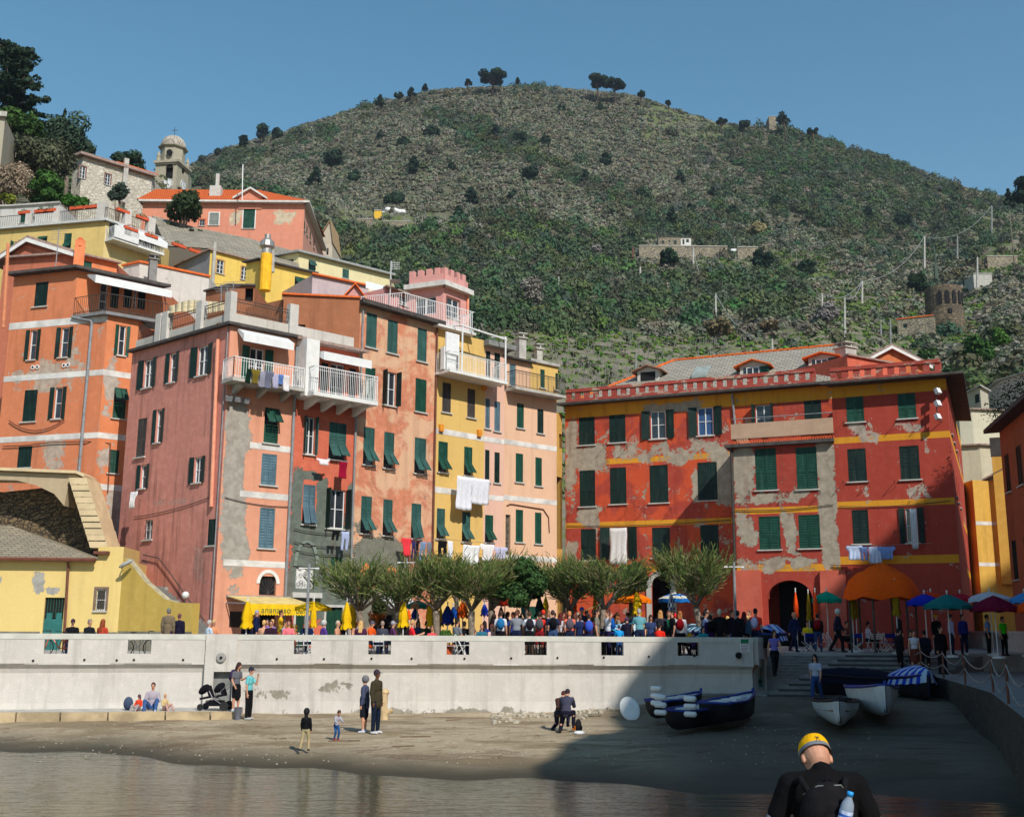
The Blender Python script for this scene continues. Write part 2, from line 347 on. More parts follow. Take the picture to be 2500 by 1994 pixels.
def window(bld,fc,px,style='c',col=None,sill=True,label=None,surround=None,ang=168,lit=None,name='window'):
 """one window of a building: pane (and sash) with its shutters and sill as sub-parts"""
 a,b,c,d=px
 col=col or GREEN;mid=(a+b)/2;pm=MB()
 pm.fbox(fc,a+.002,b-.002,c+.002,d-.002,-.17,-.14,0)
 if style in('o','g','w','oc','ol'):sash(pm,fc,a+.01,b-.01,c+.01,d-.01,-.135,2 if b-a>.55 else 1,3 if style=='w' else 2)
 W=part(name,pm,[lit or(GLASS if style!='c' else DARK),W_FRAME],bld,label)
 def sh(f,*A,**K):
  mb=MB();f(mb,fc,*A,**K);part('shutter',mb,col,W)
 if style=='c':sh(leaf,a,(b-a)/2,c,d,0,1,-.06);sh(leaf,b,(b-a)/2,c,d,0,-1,-.06)
 if style=='o':sh(leaf,a-.03,(b-a)*.55,c-.02,d+.02,ang,1,.02);sh(leaf,b+.03,(b-a)*.55,c-.02,d+.02,ang,-1,.02)
 if style=='ol':sh(leaf,a-.02,(b-a)*.5,c-.02,d+.02,100,1,.02);sh(leaf,b+.02,(b-a)*.5,c-.02,d+.02,85,-1,.02)
 if style=='f':sh(flapleaf,a,mid,c,d,.42,32);sh(flapleaf,mid,b,c,d,.42,38)
 if style=='f2':sh(flapleaf,a,mid,c,d,.48,16);sh(flapleaf,mid,b,c,d,.48,20)
 if style=='h':
  zm=c+(d-c)*.52;sh(leaf,a,(b-a)/2,c,zm,0,1,-.06);sh(leaf,b,(b-a)/2,c,zm,0,-1,-.06)
  sh(flapleaf,a,mid,zm-.1,d+.02,.93,34);sh(flapleaf,mid,b,zm-.1,d+.02,.93,38)
 if style=='s':sh(leaf,a,(b-a),c,d,0,1,-.06)
 if style=='g':
  mb=MB();n=5
  for i in range(1,n):s=a+(b-a)*i/n;mb.tube([fc.P(s,c,.02),fc.P(s,d,.02)],.012,4)
  for z in(.3,.7):z=c+(d-c)*z;mb.tube([fc.P(a,z,.03),fc.P(b,z,.03)],.01,4)
  part('window_grille',mb,IRON,W)
 if sill:mb=MB();mb.fbox(fc,a-.1,b+.1,c-.07,c-.003,-.02,.1);part('sill',mb,MARBLE,W)
 if surround:
  mb=MB();t=.11
  for s0,s1,z0,z1 in((a-t,a-.003,c,d+t),(b+.003,b+t,c,d+t),(a-.003,b+.003,d+.003,d+t)):mb.fbox(fc,s0,s1,z0,z1,-.01,.012)
  part('window_surround',mb,surround,W)
 return W
def openings(lst):return[tuple(x)for x in lst]
class House:
 """footprint from the roofline: photo points that share one height, nearest known depth first"""
 def __init__(s,name,label,line,Y0,base,mats,cat='house',depth=9,ref=0,facs=None,ztop=None,back=None,group=None,roofmat=None):
  if facs is None:
   z=at(*line[ref],Y0).z;pts=[onz(u,v,z)for u,v in line];pts=[(p.x,p.y)for p in pts]
   s.facs=[Fac(pts[i],pts[i+1])for i in range(len(pts)-1)]
  else:s.facs=facs;z=ztop;pts=[tuple(facs[0].a)]+[tuple(f.b)for f in facs]
  s.z=z;s.base=base;s.pts=pts;s.mats=mats if isinstance(mats,(list,tuple))else[mats];s.holes={};s.depth=depth
  c=Vector((sum(p[0]for p in pts)/len(pts),sum(p[1]for p in pts)/len(pts),base));s.o=thing(name,label,cat,c,0,group);s.back=back;s.wins=[];s.name=name;s.roofmat=roofmat
 def win(s,i,px,style='c',*a,**k):
  fc=s.facs[i];r=fc.rect(*px);s.holes.setdefault(i,[]).append(r);s.wins.append((i,r,style,a,k));return r
 def backpts(s):
  f0,f1=s.facs[0],s.facs[-1]
  if len(s.facs)==1:bv=[-f1 .n*s.depth,-f0 .n*s.depth]
  else:bv=[Vector((0.0,1))*s.depth]*2
  if s.back:bv=[Vector(s.back)]*2
  b=Vector(s.pts[-1])+bv[0];a=Vector(s.pts[0])+bv[1];return[(b.x,b.y),(a.x,a.y)]
 def walls(s,top=True,zt=None):
  mb=MB();zt=zt or s.z
  for i,fc in enumerate(s.facs):hole_wall(mb,fc,0,fc.L,s.base,zt,s.holes.get(i,[]),min(i,len(s.mats)-1),mr=min(i,len(s.mats)-1))
  B=s.backpts();ring=[s.pts[-1]]+B+[s.pts[0]]
  for a,b in zip(ring,ring[1:]):
   L=math.dist(a,b);mb.face([(a[0],a[1],s.base),(b[0],b[1],s.base),(b[0],b[1],zt),(a[0],a[1],zt)],[(0,s.base),(L,s.base),(L,zt),(0,zt)],0)
  if top:mb.face([(p[0],p[1],zt)for p in s.pts+B],[(p[0],p[1])for p in s.pts+B],len(s.mats)-1 if s.roofmat is None else len(s.mats))
  s.wall=part('wall',mb,s.mats+([s.roofmat]if s.roofmat else[]),s.o)
  for i,r,st,a,k in s.wins:window(s.o,s.facs[i],r,st,*a,**k)
  return s
 def band(s,i,v,h=.28,mat=None,u=None,n=.012,s0=0,s1=None,z=None):
  fc=s.facs[i];z=fc.sz(u,v)[1]if z is None else z;mb=MB();mb.fbox(fc,s0,fc.L if s1 is None else s1,z-h/2,z+h/2,-.01,n);part('painted_band',mb,mat or W_WHITE,s.o);return z
 def eave(s,out=.35,h=.16,mat=None,z=None,dz=0,under=None,name='eave'):
  """projecting cornice along the visible facades"""
  z=(s.z if z is None else z)+dz;outp=[];inp=[Vector(p)for p in s.pts]
  for j,p in enumerate(inp):
   if j==0:q=p+s.facs[0].n*out-s.facs[0].d*out*.5
   elif j==len(inp)-1:q=p+s.facs[-1].n*out+s.facs[-1].d*out*.5
   else:
    n=(s.facs[j-1].n+s.facs[j].n);q=p+n*(out/(1+s.facs[j-1].n.dot(s.facs[j].n)))
   outp.append(q)
  mb=MB()
  for j in range(len(inp)-1):
   a,b,c,d=inp[j]-s.facs[j].n*.2,inp[j+1]-s.facs[j].n*.2,outp[j+1],outp[j]
   mb.hexa([(p.x,p.y,zz)for p in(a,b,d,c)for zz in(z,z+h)])
  return part(name,mb,mat or EAVE,s.o)
def pipe(bld,pts,r=.05,mat=None,name='drain_pipe'):mb=MB();mb.tube(pts,r,8);return part(name,mb,mat or PIPE,bld)
def fpx(fc,u,v,n=0):s,z=fc.sz(u,v);return fc.P(s,z,n)
def chimney(bld,p,w=.5,h=1.2,mat=None,cap=True,slots=False):
 mb=MB();mb.box((p[0],p[1],p[2]+h/2-.4),(w,w,h+.8),.5)
 if cap:
  for i in range(3 if slots else 1):mb.box((p[0],p[1],p[2]+h+.06+i*.17),(w+.18,w+.18,.08),.5)
  for x,y in((-1,-1),(1,-1),(1,1),(-1,1)):mb.box((p[0]+x*w*.3,p[1]+y*w*.3,p[2]+h+.2),(.09,.09,.4 if slots else.28),.5)
  if not slots:mb.box((p[0],p[1],p[2]+h+.36),(w+.1,w+.1,.07),.5)
 return part('chimney',mb,mat or CONC,bld)
def balcony(bld,fc,a,b,z,out=1.1,rail=1.0,rmat=None,smat=None,step=.12,th=.16,solid=False,brackets=0,posts=None,name='balcony'):
 mb=MB();mb.fbox(fc,a,b,z-th,z,.005,out)
 for i in range(brackets):s=a+(b-a)*(i+.5)/brackets;mb.hexa([fc.P(s+e,zz,n)for e in(-.1,.1)for n,zz in((.02,z-th-.45),(.02,z-th-.003),(out*.8,z-th-.12),(out*.8,z-th-.003))])
 B=part(name,mb,smat or W_WHITE,bld);mb=MB();r=.014
 if rail:
  path=[(a+.04,.03),(a+.04,out-.05),(b-.04,out-.05),(b-.04,.03)]
  for(s0,n0),(s1,n1)in zip(path,path[1:]):
   for zz,rr in((z+rail,.028),(z+.08,.018),(z+rail*.86,.012)):mb.tube([fc.P(s0,zz,n0),fc.P(s1,zz,n1)],rr,4)
   L=math.hypot(s1-s0,n1-n0);k=max(2,int(L/step))
   for i in range(k+1):t=i/k;mb.tube([fc.P(s0+(s1-s0)*t,z,n0+(n1-n0)*t),fc.P(s0+(s1-s0)*t,z+rail,n0+(n1-n0)*t)],r if i%8 else.025,4,cap=False)
  part('railing',mb,rmat or W_FRAME,B)
 return B
def garment(fc_or_line,p,w,h,kind,mat,label,group,dirv,fold=.05):
 """one piece of washing hanging from a line: p = top middle, dirv = direction of the line"""
 d=Vector(dirv).normalized();n=Vector((d.y,-d.x,0)).normalized();p=Vector(p);k=random.random()*6
 mb=MB()
 def prof(t):
  if kind=='shirt':return.5 if t>.3 else.5+.25*(1 if.03<t<.3 else.6)
  if kind=='trousers':return.45-.05*t
  if kind=='towel':return.5+.02*math.sin(9*t)
  return.5-.06*t
 nx,nz=10,10
 for b in range(nz+1):
  for a in range(nx+1):
   t=b/nz;x=(a/nx-.5)*2*prof(t)*w;y=fold*math.sin(a*1.9+k+t*2)*(0.2+t)+.04*math.sin(t*4+k);z=-t*h-(.03*h*math.sin(a/nx*math.pi)if b else.02*math.sin(a/nx*math.pi));mb.v.append(tuple(p+d*x+n*(y+.03)+Vector((0,0,z))))
 for j in range(nz):
  for i in range(nx):
   if kind=='trousers' and j>3 and i in(4,5):continue
   q=j*(nx+1)+i;mb.f.append((q,q+1,q+nx+2,q+nx+1));mb.uv.append([(0,0)]*4);mb.m.append(0)
 me=mb.mesh('garment',p,mat,True);return me
def hang(name,p,w,h,kind,mat,label,dirv,group='washing on the lines',fold=.05):
 p=Vector(p);me=garment(None,p,w,h,kind,mat,label,group,dirv,fold);o=link(name,me,None,p)
 md=o.modifiers.new('thick','SOLIDIFY');md.thickness=.012;return tag(o,label,'laundry',group)
def vnoise(x,y,seed=0,oct=3):
 x=np.asarray(x,float);y=np.asarray(y,float);out=np.zeros(np.broadcast(x,y).shape);amp=1;tot=0
 for o in range(oct):
  xi=np.floor(x).astype(int);yi=np.floor(y).astype(int);fx=x-xi;fy=y-yi;fx=fx*fx*(3-2*fx);fy=fy*fy*(3-2*fy)
  def h(a,b):
   n=(a*374761393+b*668265263+seed*1442695041+o*97)&0x7fffffff;n=((n^(n>>13))*1274126177)&0x7fffffff;return((n^(n>>16))&0xffff)/65535.
  out+=amp*((h(xi,yi)*(1-fx)+h(xi+1,yi)*fx)*(1-fy)+(h(xi,yi+1)*(1-fx)+h(xi+1,yi+1)*fx)*fy);tot+=amp;amp*=.5;x=x*2.03+11;y=y*2.03+7
 return out/tot
TU=np.array([-900,0,150,350,520,750,1000,1300,1700,2000,2250,2500,3300.])
TY=np.array([62,80,90,110,130,150,200,260,330,400,470,620.])
TV=np.array([[1572]*13,[1300,1250,1200,1250,1350,1480,1562,1564,1565,1565,1565,1560,1500],[1000,900,880,900,1000,1120,1220,1330,1400,1400,1380,1300,1100],[700,600,570,600,680,840,1000,1040,1100,1100,1060,990,850],[520,500,495,500,600,760,900,930,1000,980,970,910,750],[420,430,440,480,560,700,820,850,900,890,910,860,700],[440,450,455,470,520,620,730,760,790,770,835,790,620],[460,470,475,480,490,560,640,655,655,670,710,655,560],[480,485,480,475,455,480,505,515,560,585,610,570,520],[500,500,490,460,425,380,345,345,420,455,515,525,520],[560,530,500,450,385,300,230,213,275,336,418,490,600],[640,600,560,500,450,380,310,300,360,420,500,560,700]],float)
RU=np.array([-900,350,464,560,640,750,830,940,1050,1150,1300,1450,1560,1680,1780,1900,2000,2080,2200,2300,2400,2500,3300.])
RV=np.array([560,460,412,360,342,302,277,246,222,213,213,220,232,270,302,312,337,362,402,440,474,490,600.])
gu=np.linspace(-900,3300,281);gy=np.concatenate([np.arange(62,200,.75),np.arange(200,470,2.5),np.arange(470,640,15)])
V0=np.array([np.interp(gu,TU,r)for r in TV]);V0[10]=np.interp(gu,RU,RV);V0[11]=V0[10]+70
ly=np.log(TY);GV=np.array([np.interp(np.log(gy),ly,V0[:,j])for j in range(len(gu))]).T
for _ in range(3):
 GV[1:-1]=(GV[:-2]+2*GV[1:-1]+GV[2:])/4
 GV[:,1:-1]=(GV[:,:-2]+2*GV[:,1:-1]+GV[:,2:])/4
def rays(u,v):
 a=(u-CX)/F;b=(CY-v)/F;return[RT[i]*a+UP[i]*b+FW[i]for i in range(3)]
U2,Y2=np.meshgrid(gu,gy);dx,dy,dz=rays(U2,GV);GX=dx/dy*Y2;GZ=CAM.z+dz/dy*Y2
GZ+=(vnoise(GX/38,Y2/38,3)-.5)*9*np.clip((Y2-160)/120,0,1)*np.clip((475-Y2)/60,.25,1)+(vnoise(GX/9,Y2/9,5)-.5)*2.2*np.clip((Y2-110)/60,0,1)
def inreg(u,v,u0,u1,v0,v1,s=25):
 f=lambda a:np.clip(a,0,1);return f((u-u0)/s)*f((u1-u)/s)*f((v-v0)/s)*f((v1-v)/s)
def terrace_mask(u,v):
 m=inreg(u,v,1180,2260,800+0*u,1500,20)*(1-inreg(u,v,1820,2150,740,812,15));m=np.maximum(m,inreg(u,v,1990,2420,690,860,20))
 m=np.maximum(m,inreg(u,v,800,1160,500+.0*u,580,16));m=np.maximum(m,inreg(u,v,1590,2060,575+.09*(u-1590),640+.09*(u-1590),16));m=np.maximum(m,inreg(u,v,1560,1790,240,350,16)*.8)
 return np.maximum(m,inreg(u,v,2370,2700,520,690,20))
TM=terrace_mask(U2,GV)
hh=np.where(Y2>230,3.2,1.9);q=GZ/hh;fr=q-np.floor(q);ste=hh*(np.floor(q)+np.clip((fr-.72)/.28,0,1));GZ=GZ*(1-TM)+ste*TM
riser=TM*((fr>.70)&(fr<=1))
nr,nc=GX.shape;idx=np.arange(nr*nc).reshape(nr,nc);Q=np.stack([idx[:-1,:-1],idx[:-1,1:],idx[1:,1:],idx[1:,:-1]],-1).reshape(-1,4)
VV=np.stack([GX,Y2,GZ],-1).reshape(-1,3)
g1=vnoise(GX/6,Y2/6,8);base=np.stack([.095+.05*g1,.09+.045*g1,.06+.03*g1],-1)  # bare soil coloured dark so gaps in the scrub look like shadows
gr=np.stack([.085+.06*g1,.145+.05*g1,.035+.012*g1],-1);st_=np.stack([.16+.08*g1,.145+.07*g1,.115+.05*g1],-1)
near=np.clip((230-Y2)/60,0,1)[...,None]*.35+.6
col=base*(1-TM[...,None]*near)+gr*TM[...,None]*near;rm=riser[...,None];col=col*(1-rm)+st_*rm
x=N('hill_ground');a_=x.n('ShaderNodeAttribute',attribute_name='Tint');o_=x.coord('Object');n_=x.noise(o_,.9,6,.7);c_=x.mix(x.ramp(n_,.3,.7,0,.6),a_.outputs[0],x.mix(1.,a_.outputs[0],(.5,.52,.5),'MULTIPLY'))
HILLM=x.bsdf(c_,1,x.noise(o_,2.5,5),.8,.3,.05)
hill=link('hills',bulk('hills',VV,Q,col.reshape(-1,3),HILLM,True));hill['kind']='structure'
def hillpt(fi,fj):
 i=np.clip(np.floor(fi).astype(int),0,nr-2);j=np.clip(np.floor(fj).astype(int),0,nc-2);a=(fi-i);b=(fj-j)
 def g(A):return(A[i,j]*(1-a)*(1-b)+A[i+1,j]*a*(1-b)+A[i,j+1]*(1-a)*b+A[i+1,j+1]*a*b)
 return g(GX),g(Y2),g(GZ),g(U2),g(GV)
def hill_at(u,Y):
 fi=np.interp(Y,gy,np.arange(nr));fj=np.interp(u,gu,np.arange(nc));x_,y_,z_,_,v_=hillpt(np.array([fi]),np.array([fj]));return Vector((x_[0],y_[0],z_[0]))
def hill_uv(u,v):
 """where a sight line through this photo point meets the hillside"""
 j=int(np.clip(np.interp(u,gu,np.arange(nc)),0,nc-1));c=GV[:,j];k=np.where((c[:-1]>=v)&(c[1:]<v))[0]
 if not len(k):return hill_at(u,468)
 return hill_at(u,gy[k[0]])
def clump_proto(n,flat=1.,leafs=.42,seed=0):
 r=np.random.default_rng(seed);d=r.normal(size=(n,3));d/=np.linalg.norm(d,axis=1)[:,None];d[:,2]=np.abs(d[:,2])*.95-.12*r.random(n)
 rad=.72+.28*r.random(n);lob=1+.22*np.sin(d[:,0]*5+seed)*np.cos(d[:,1]*4+seed*2);c=d*(rad*lob)[:,None];c[:,2]*=flat
 nn=d+r.normal(size=(n,3))*.45;nn[:,2]+=.35;nn/=np.linalg.norm(nn,axis=1)[:,None]
 t=np.cross(nn,r.normal(size=(n,3)));t/=np.linalg.norm(t,axis=1)[:,None];b=np.cross(nn,t);s=leafs*(.6+.8*r.random(n))[:,None]
 P=np.stack([c-t*s-b*s*.7,c+t*s-b*s*.5,c+t*s*.8+b*s*.7,c-t*s*.9+b*s],1);return P.reshape(-1,3)
def scatter(name,pos,rad,hgt,tint,n=36,leafs=.42,mat=None,label=None,cat=None,seed=1):
 protos=[clump_proto(n,1.,leafs,s+seed*10)for s in range(5)];V=[];C=[];r=np.random.default_rng(seed)
 for p in range(5):
  k=np.arange(len(pos))%5==p;P=protos[p];m=k.sum()
  if not m:continue
  A=r.random(m)*6.283;ca,sa=np.cos(A)[:,None],np.sin(A)[:,None];X=(P[:,0]*ca-P[:,1]*sa)*rad[k][:,None];Yy=(P[:,0]*sa+P[:,1]*ca)*rad[k][:,None];Z=P[:,2][None]*hgt[k][:,None]
  V.append(np.stack([X+pos[k,0:1],Yy+pos[k,1:2],Z+pos[k,2:3]],-1).reshape(-1,3))
  C.append((tint[k][:,None,:]*(.88+.24*r.random((m,n,1)))).reshape(-1,3))
 V=np.concatenate(V);C=np.concatenate(C);Fq=np.arange(len(V)).reshape(-1,4)
 o=link(name,bulk(name,V,Fq,C,mat));return tag(o,label,cat,None,'stuff')
VEG=foliage('scrub',(1,1,1),(.8,.86,.85),.18)
def sample(n,y0,y1,u0=-100,u1=2700,seed=2):
 r=np.random.default_rng(seed);k=n*3;Y=np.sqrt(r.random(k)*(y1*y1-y0*y0)+y0*y0);u=u0+r.random(k)*(u1-u0);fi=np.interp(Y,gy,np.arange(nr));fj=np.interp(u,gu,np.arange(nc))
 return hillpt(fi,fj),r,k
(sx,sy,sz_,su,sv),r_,k_=sample(34000,104,478,seed=2)
cl=vnoise(sx/30,sy/30,21);cl2=vnoise(sx/11,sy/11,33)
tm=terrace_mask(su,sv);dens=(1-tm*.97+.22*tm*(sy>195))*(.35+.65*(cl2>.3));fz=sz_/4.6+vnoise(sx/40,sy/40,51)*2;strip=(fz-np.floor(fz))<.80
belt=inreg(su,sv,740,1560,545,860,40)+inreg(su,sv,1150,2000,640,820,40)+inreg(su,sv,-200,420,300,1100,30);belt=np.clip(belt,0,1);rights=inreg(su,sv,1650,2800,250+.18*(su-1650),640,80)
gully=np.clip((vnoise(sx/26+sz_/30,sy/60,77)-.54)*8,0,1);greenp=np.clip(-.2+belt*1.0+rights*.62+(cl-.5)*1.3+gully*.85,.01,.95)
town=(sy<135)&(su<1180);keep=(r_.random(k_)<dens)&~town&~((sy<112))
isg=(r_.random(k_)<greenp)
K=np.where(keep&~isg&strip)[0][:30000];rr=.8+.8*r_.random(len(K));p=np.stack([sx[K],sy[K],sz_[K]-.2],-1)
t=np.stack([.215+.06*r_.random(len(K)),.205+.055*r_.random(len(K)),.15+.04*r_.random(len(K))],-1)*(.75+.45*cl2[K][:,None]);gg=r_.random(len(K))<.25;t[gg]=t[gg]*np.array([.55,.66,.6])
scatter('scrub',p,rr,rr*(.9+.4*r_.random(len(K))),t,44,.22,VEG,'grey brown heath scrub covering the terraced mountainside','scrub',1)
K=np.where(keep&isg)[0];K=K[r_.random(len(K))<8500/max(8500,len(K))];rr=1.3+2.1*r_.random(len(K))**1.6;p=np.stack([sx[K],sy[K],sz_[K]-.3],-1)
t=np.stack([.06+.05*r_.random(len(K)),.088+.05*r_.random(len(K)),.05+.025*r_.random(len(K))],-1)*(.7+.7*cl2[K][:,None]);br_=(r_.random(len(K))<.16)&(belt[K]>.3);t[br_]*=np.array([1.3,1.45,.95]);sil=r_.random(len(K))<.10;t[sil]=t[sil]*.6+.05
scatter('woods',p,rr,rr*(1.0+.6*r_.random(len(K))),t,200,.095,VEG,'dark green woodland belts on the lower and right hillside','woodland',2)
(sx,sy,sz_,su,sv),r_,k_=sample(16000,100,300,1150,2600,5);tm=terrace_mask(su,sv);K=np.where((tm>.5)&(r_.random(k_)<.85))[0][:14000]
t=np.stack([.09+.06*r_.random(len(K)),.165+.08*r_.random(len(K)),.03+.02*r_.random(len(K))],-1);dry=r_.random(len(K))<.25;t[dry]=(.2,.17,.1)
rr=.25+.45*r_.random(len(K));scatter('terrace_grass',np.stack([sx[K],sy[K],sz_[K]-.1],-1),rr,rr*.8,t,14,.4,VEG,'fresh green grass and low plants on the vineyard terraces','grass',3)
mb=MB();rs=random.Random(4)
for(u0,u1,v0,v1,n,h)in((1345,1790,838,950,520,1.5),(1700,2250,800,850,120,1.4),(2395,2500,560,600,50,1.6),(830,1150,510,560,130,2.0),(1640,1980,585,640,160,1.8),(1180,1480,222,232,130,2.4),(1585,1770,305,325,90,2.8)):
 for _ in range(n):
  p=hill_uv(rs.uniform(u0,u1),rs.uniform(v0,v1));t=Vector((rs.uniform(-.12,.12),rs.uniform(-.1,.1),1));mb.tube([p,p+t*h*rs.uniform(.6,1.2)],.045 if h<1.7 else.09,3,cap=False)
solo('vineyard_stakes',mb,simple('weathered_stake',(.34,.31,.27),.9),'grey wooden vine stakes standing in rows on the terraces','stakes')['kind']='stuff'
WL=[onz(u,v,0)for u,v in((-300,1822),(0,1830),(250,1840),(500,1864),(750,1880),(1000,1895),(1300,1902),(1700,1930),(2060,1942),(2500,1960),(2900,1975))]
wx=np.array([p.x for p in WL]);wy=np.array([p.y for p in WL])
def sandz(x,y):
 x=np.asarray(x,float);y=np.asarray(y,float);yw=np.interp(x,wx,wy)+.35*np.sin(x*.9)+.2*np.sin(x*2.3+1);d=y-yw
 z=np.where(d<0,.09*d,.46*(1-np.exp(-np.maximum(d,0)/3.2)));r=np.clip((x-4)/5,0,1)*np.clip((y-35)/8,0,1);z=z+.7*r*r*(3-2*r)
 z=z+.30*np.exp(-((x-5.2)/2.6)**2-((y-44.6)/1.7)**2)
 return z+(vnoise(x/1.4,y/.9,4)-.5)*.07*np.clip(d/1.5,0,1)+(vnoise(x/.35,y/.3,6)-.5)*.03*np.clip(d/2,0,1)
xs=np.arange(-34,34,.16);ys=np.concatenate([np.arange(14,26,1.),np.arange(26,47.5,.16)]);X,Y=np.meshgrid(xs,ys);Z=sandz(X,Y);idx=np.arange(X.size).reshape(X.shape);Q=np.stack([idx[:-1,:-1],idx[:-1,1:],idx[1:,1:],idx[1:,:-1]],-1).reshape(-1,4)
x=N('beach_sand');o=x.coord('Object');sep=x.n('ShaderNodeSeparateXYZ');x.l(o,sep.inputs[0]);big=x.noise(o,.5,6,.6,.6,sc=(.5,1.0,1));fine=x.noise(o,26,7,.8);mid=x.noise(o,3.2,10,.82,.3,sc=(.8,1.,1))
hz=x.math('ADD',sep.outputs[2],x.math('MULTIPLY',x.math('SUBTRACT',big,.5),.22));wet=x.ramp(hz,.02,.36,1,0);gravel_shade=x.math('MULTIPLY',x.ramp(x.math('ADD',sep.outputs[0],x.math('MULTIPLY',mid,3.)),3.5,7.5),.72)  # dark gravel on the right, darkened further to deepen the shade there
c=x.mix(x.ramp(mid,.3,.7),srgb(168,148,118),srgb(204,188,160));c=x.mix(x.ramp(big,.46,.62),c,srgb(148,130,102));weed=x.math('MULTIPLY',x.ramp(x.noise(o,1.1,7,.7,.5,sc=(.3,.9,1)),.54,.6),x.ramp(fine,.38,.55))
c=x.mix(x.math('MULTIPLY',weed,.75),c,srgb(112,78,60));c=x.mix(x.ramp(fine,.4,.62,0,.6),c,srgb(96,84,68));c=x.mix(gravel_shade,c,srgb(58,54,50));c=x.mix(wet,c,srgb(66,62,50))
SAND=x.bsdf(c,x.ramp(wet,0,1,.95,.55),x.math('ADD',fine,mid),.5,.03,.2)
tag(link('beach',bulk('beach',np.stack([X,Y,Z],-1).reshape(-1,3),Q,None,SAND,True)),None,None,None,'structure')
x=N('harbour_water');o=x.coord('Object');n1=x.noise(o,1.6,3,.5,.3,sc=(.55,1.7,1));n2=x.noise(o,7,3,.55,.2,sc=(.6,1.6,1));n3=x.noise(o,.35,2,.5,0,sc=(.5,1.2,1))
h=x.math('ADD',x.math('ADD',x.math('MULTIPLY',n1,1.),x.math('MULTIPLY',n2,.35)),x.math('MULTIPLY',n3,1.4))
c=x.mix(x.ramp(n3,.3,.7),srgb(62,66,52),srgb(84,82,64));WATER=x.bsdf(c,.1,h,.55,.05,.5,IOR=1.33)
mb=MB();mb.face([(-260,-200,0),(260,-200,0),(260,41,0),(-260,41,0)],[(0,0)]*4);struct('water',mb,WATER)
RENDERW=plaster('sea_wall_render',srgb(216,208,198),srgb(168,160,146),.12,zones=(),pscale=.8,streak=.35,var=.2,bump=.25)
pw=lambda u,Y:tuple(at(u,1560,Y).xy)
SA,SB,SC_,SD=pw(-220,41.2),pw(505,44.0),pw(582,44.25),pw(1832,46.0);SE=(SD[0]+.75,SD[1]+1.6)
ZC,ZJ,ZO,ZB=at(1100,1551,45.1).z,at(1100,1564,45.1).z,at(1100,1619,45.1).z,at(1100,1597,45.1).z
W1,W2,W3=Fac(SA,SB),Fac(SC_,SD),Fac(SD,SE)
ZONW=[]
for(u0,v0,u1,v1)in((600,1680,740,1712),(780,1660,870,1700),(585,1725,1400,1760)):a,b,c,d=W2 .rect(u0,v0,u1,v1);ZONW.append((a,b,c,d,.75))
RW2=plaster('sea_wall_render_stained',srgb(216,208,198),srgb(158,150,136),.14,zones=ZONW,pscale=.9,streak=.35,var=.2,bump=.3)
wt=thing('sea_wall','long white rendered sea wall with parapet slots between beach and piazza','wall',(SB[0],SB[1],0))
def seg(fc,slots,mat,s1=None):
 L=s1 or fc.L;mb=MB();n=int(L/.5);prof=[(.30,ZO),(.285,ZO-.05),(.12,ZO-.2),(.06,ZO-.36),(.08,.9),(.2,.1),(.3,-.5)]
 for i in range(n):
  a,b=L*i/n,L*(i+1)/n;wa=[.03*math.sin(q*1.3)+.02*math.sin(q*3.1)for q in(a,b)]
  for(n0,z0),(n1,z1)in zip(prof,prof[1:]):
   k0=1 if n0!=.30 else 0;k1=1
   mb.face([fc.P(a,z1,n1+wa[0]*k1),fc.P(b,z1,n1+wa[1]*k1),fc.P(b,z0,n0+wa[1]*k0),fc.P(a,z0,n0+wa[0]*k0)],[(a,z1),(b,z1),(b,z0),(a,z0)])
 part('wall_face',mb,mat,wt,smooth=True)
 mb=MB();f2=fc.off(.30);hole_wall(mb,f2,0,L,ZO,ZJ,[(a,b,ZB,ZJ-.002)for a,b in slots],rev=.28);f3=Fac(fc.off(.02).b,fc.off(.02).a)
 hole_wall(mb,f3,0,L,ZO,ZJ,[(L-b,L-a,ZB,ZJ-.002)for a,b in slots],rev=.0)
 for s in(0,L):mb.face([fc.P(s,ZO,.02),fc.P(s,ZJ,.02),fc.P(s,ZJ,.3),fc.P(s,ZO,.3)])
 part('parapet',mb,mat,wt)
 mb=MB();mb.fbox(fc,-.02,L+.02,ZJ+.003,ZC,-.03,.315);part('coping',mb,simple('coping_render',srgb(196,194,184),.9,.1,2,.3),wt)
 for a,b in slots:
  mb=MB();k=3
  for i in range(1,k+1):s=a+(b-a)*i/(k+1);mb.tube([fc.P(s,ZB,.15),fc.P(s,ZJ,.15)],.012,4)
  part('slot_bars',mb,IRON,wt)
sl_=[W1 .rect(a,1566,b,1596)[:2]for a,b in((-92,-35),(110,168),(313,370))];seg(W1,[s for s in sl_],RENDERW)
seg(W2,[W2 .rect(a,1566,b,1596)[:2]for a,b in((719,761),(900,955),(1090,1145),(1279,1333),(1465,1519),(1650,1703))],RW2);seg(W3,[],RENDERW)
mb=MB();PF=Fac(SB,SC_);a,b=0,PF.L;p0,p1,q0,q1=PF.rect(521,1638,567,1716)
hole_wall(mb,PF.off(.42),a,b,-.4,ZC+.01,[(p0,p1,max(q0,.3),q1)],rev=.3);mb.face([PF.P(a,-.4,.42),PF.P(a,-.4,-.1),PF.P(a,ZC+.01,-.1),PF.P(a,ZC+.01,.42)][::-1],[(0,-.4),(.5,-.4),(.5,3),(0,3)]);mb.face([PF.P(b,-.4,.42),PF.P(b,-.4,-.1),PF.P(b,ZC+.01,-.1),PF.P(b,ZC+.01,.42)],[(0,-.4),(.5,-.4),(.5,3),(0,3)])
mb.face([PF.P(a,ZC+.01,.42),PF.P(b,ZC+.01,.42),PF.P(b,ZC+.01,-.1),PF.P(a,ZC+.01,-.1)]);part('pier',mb,RENDERW,wt)
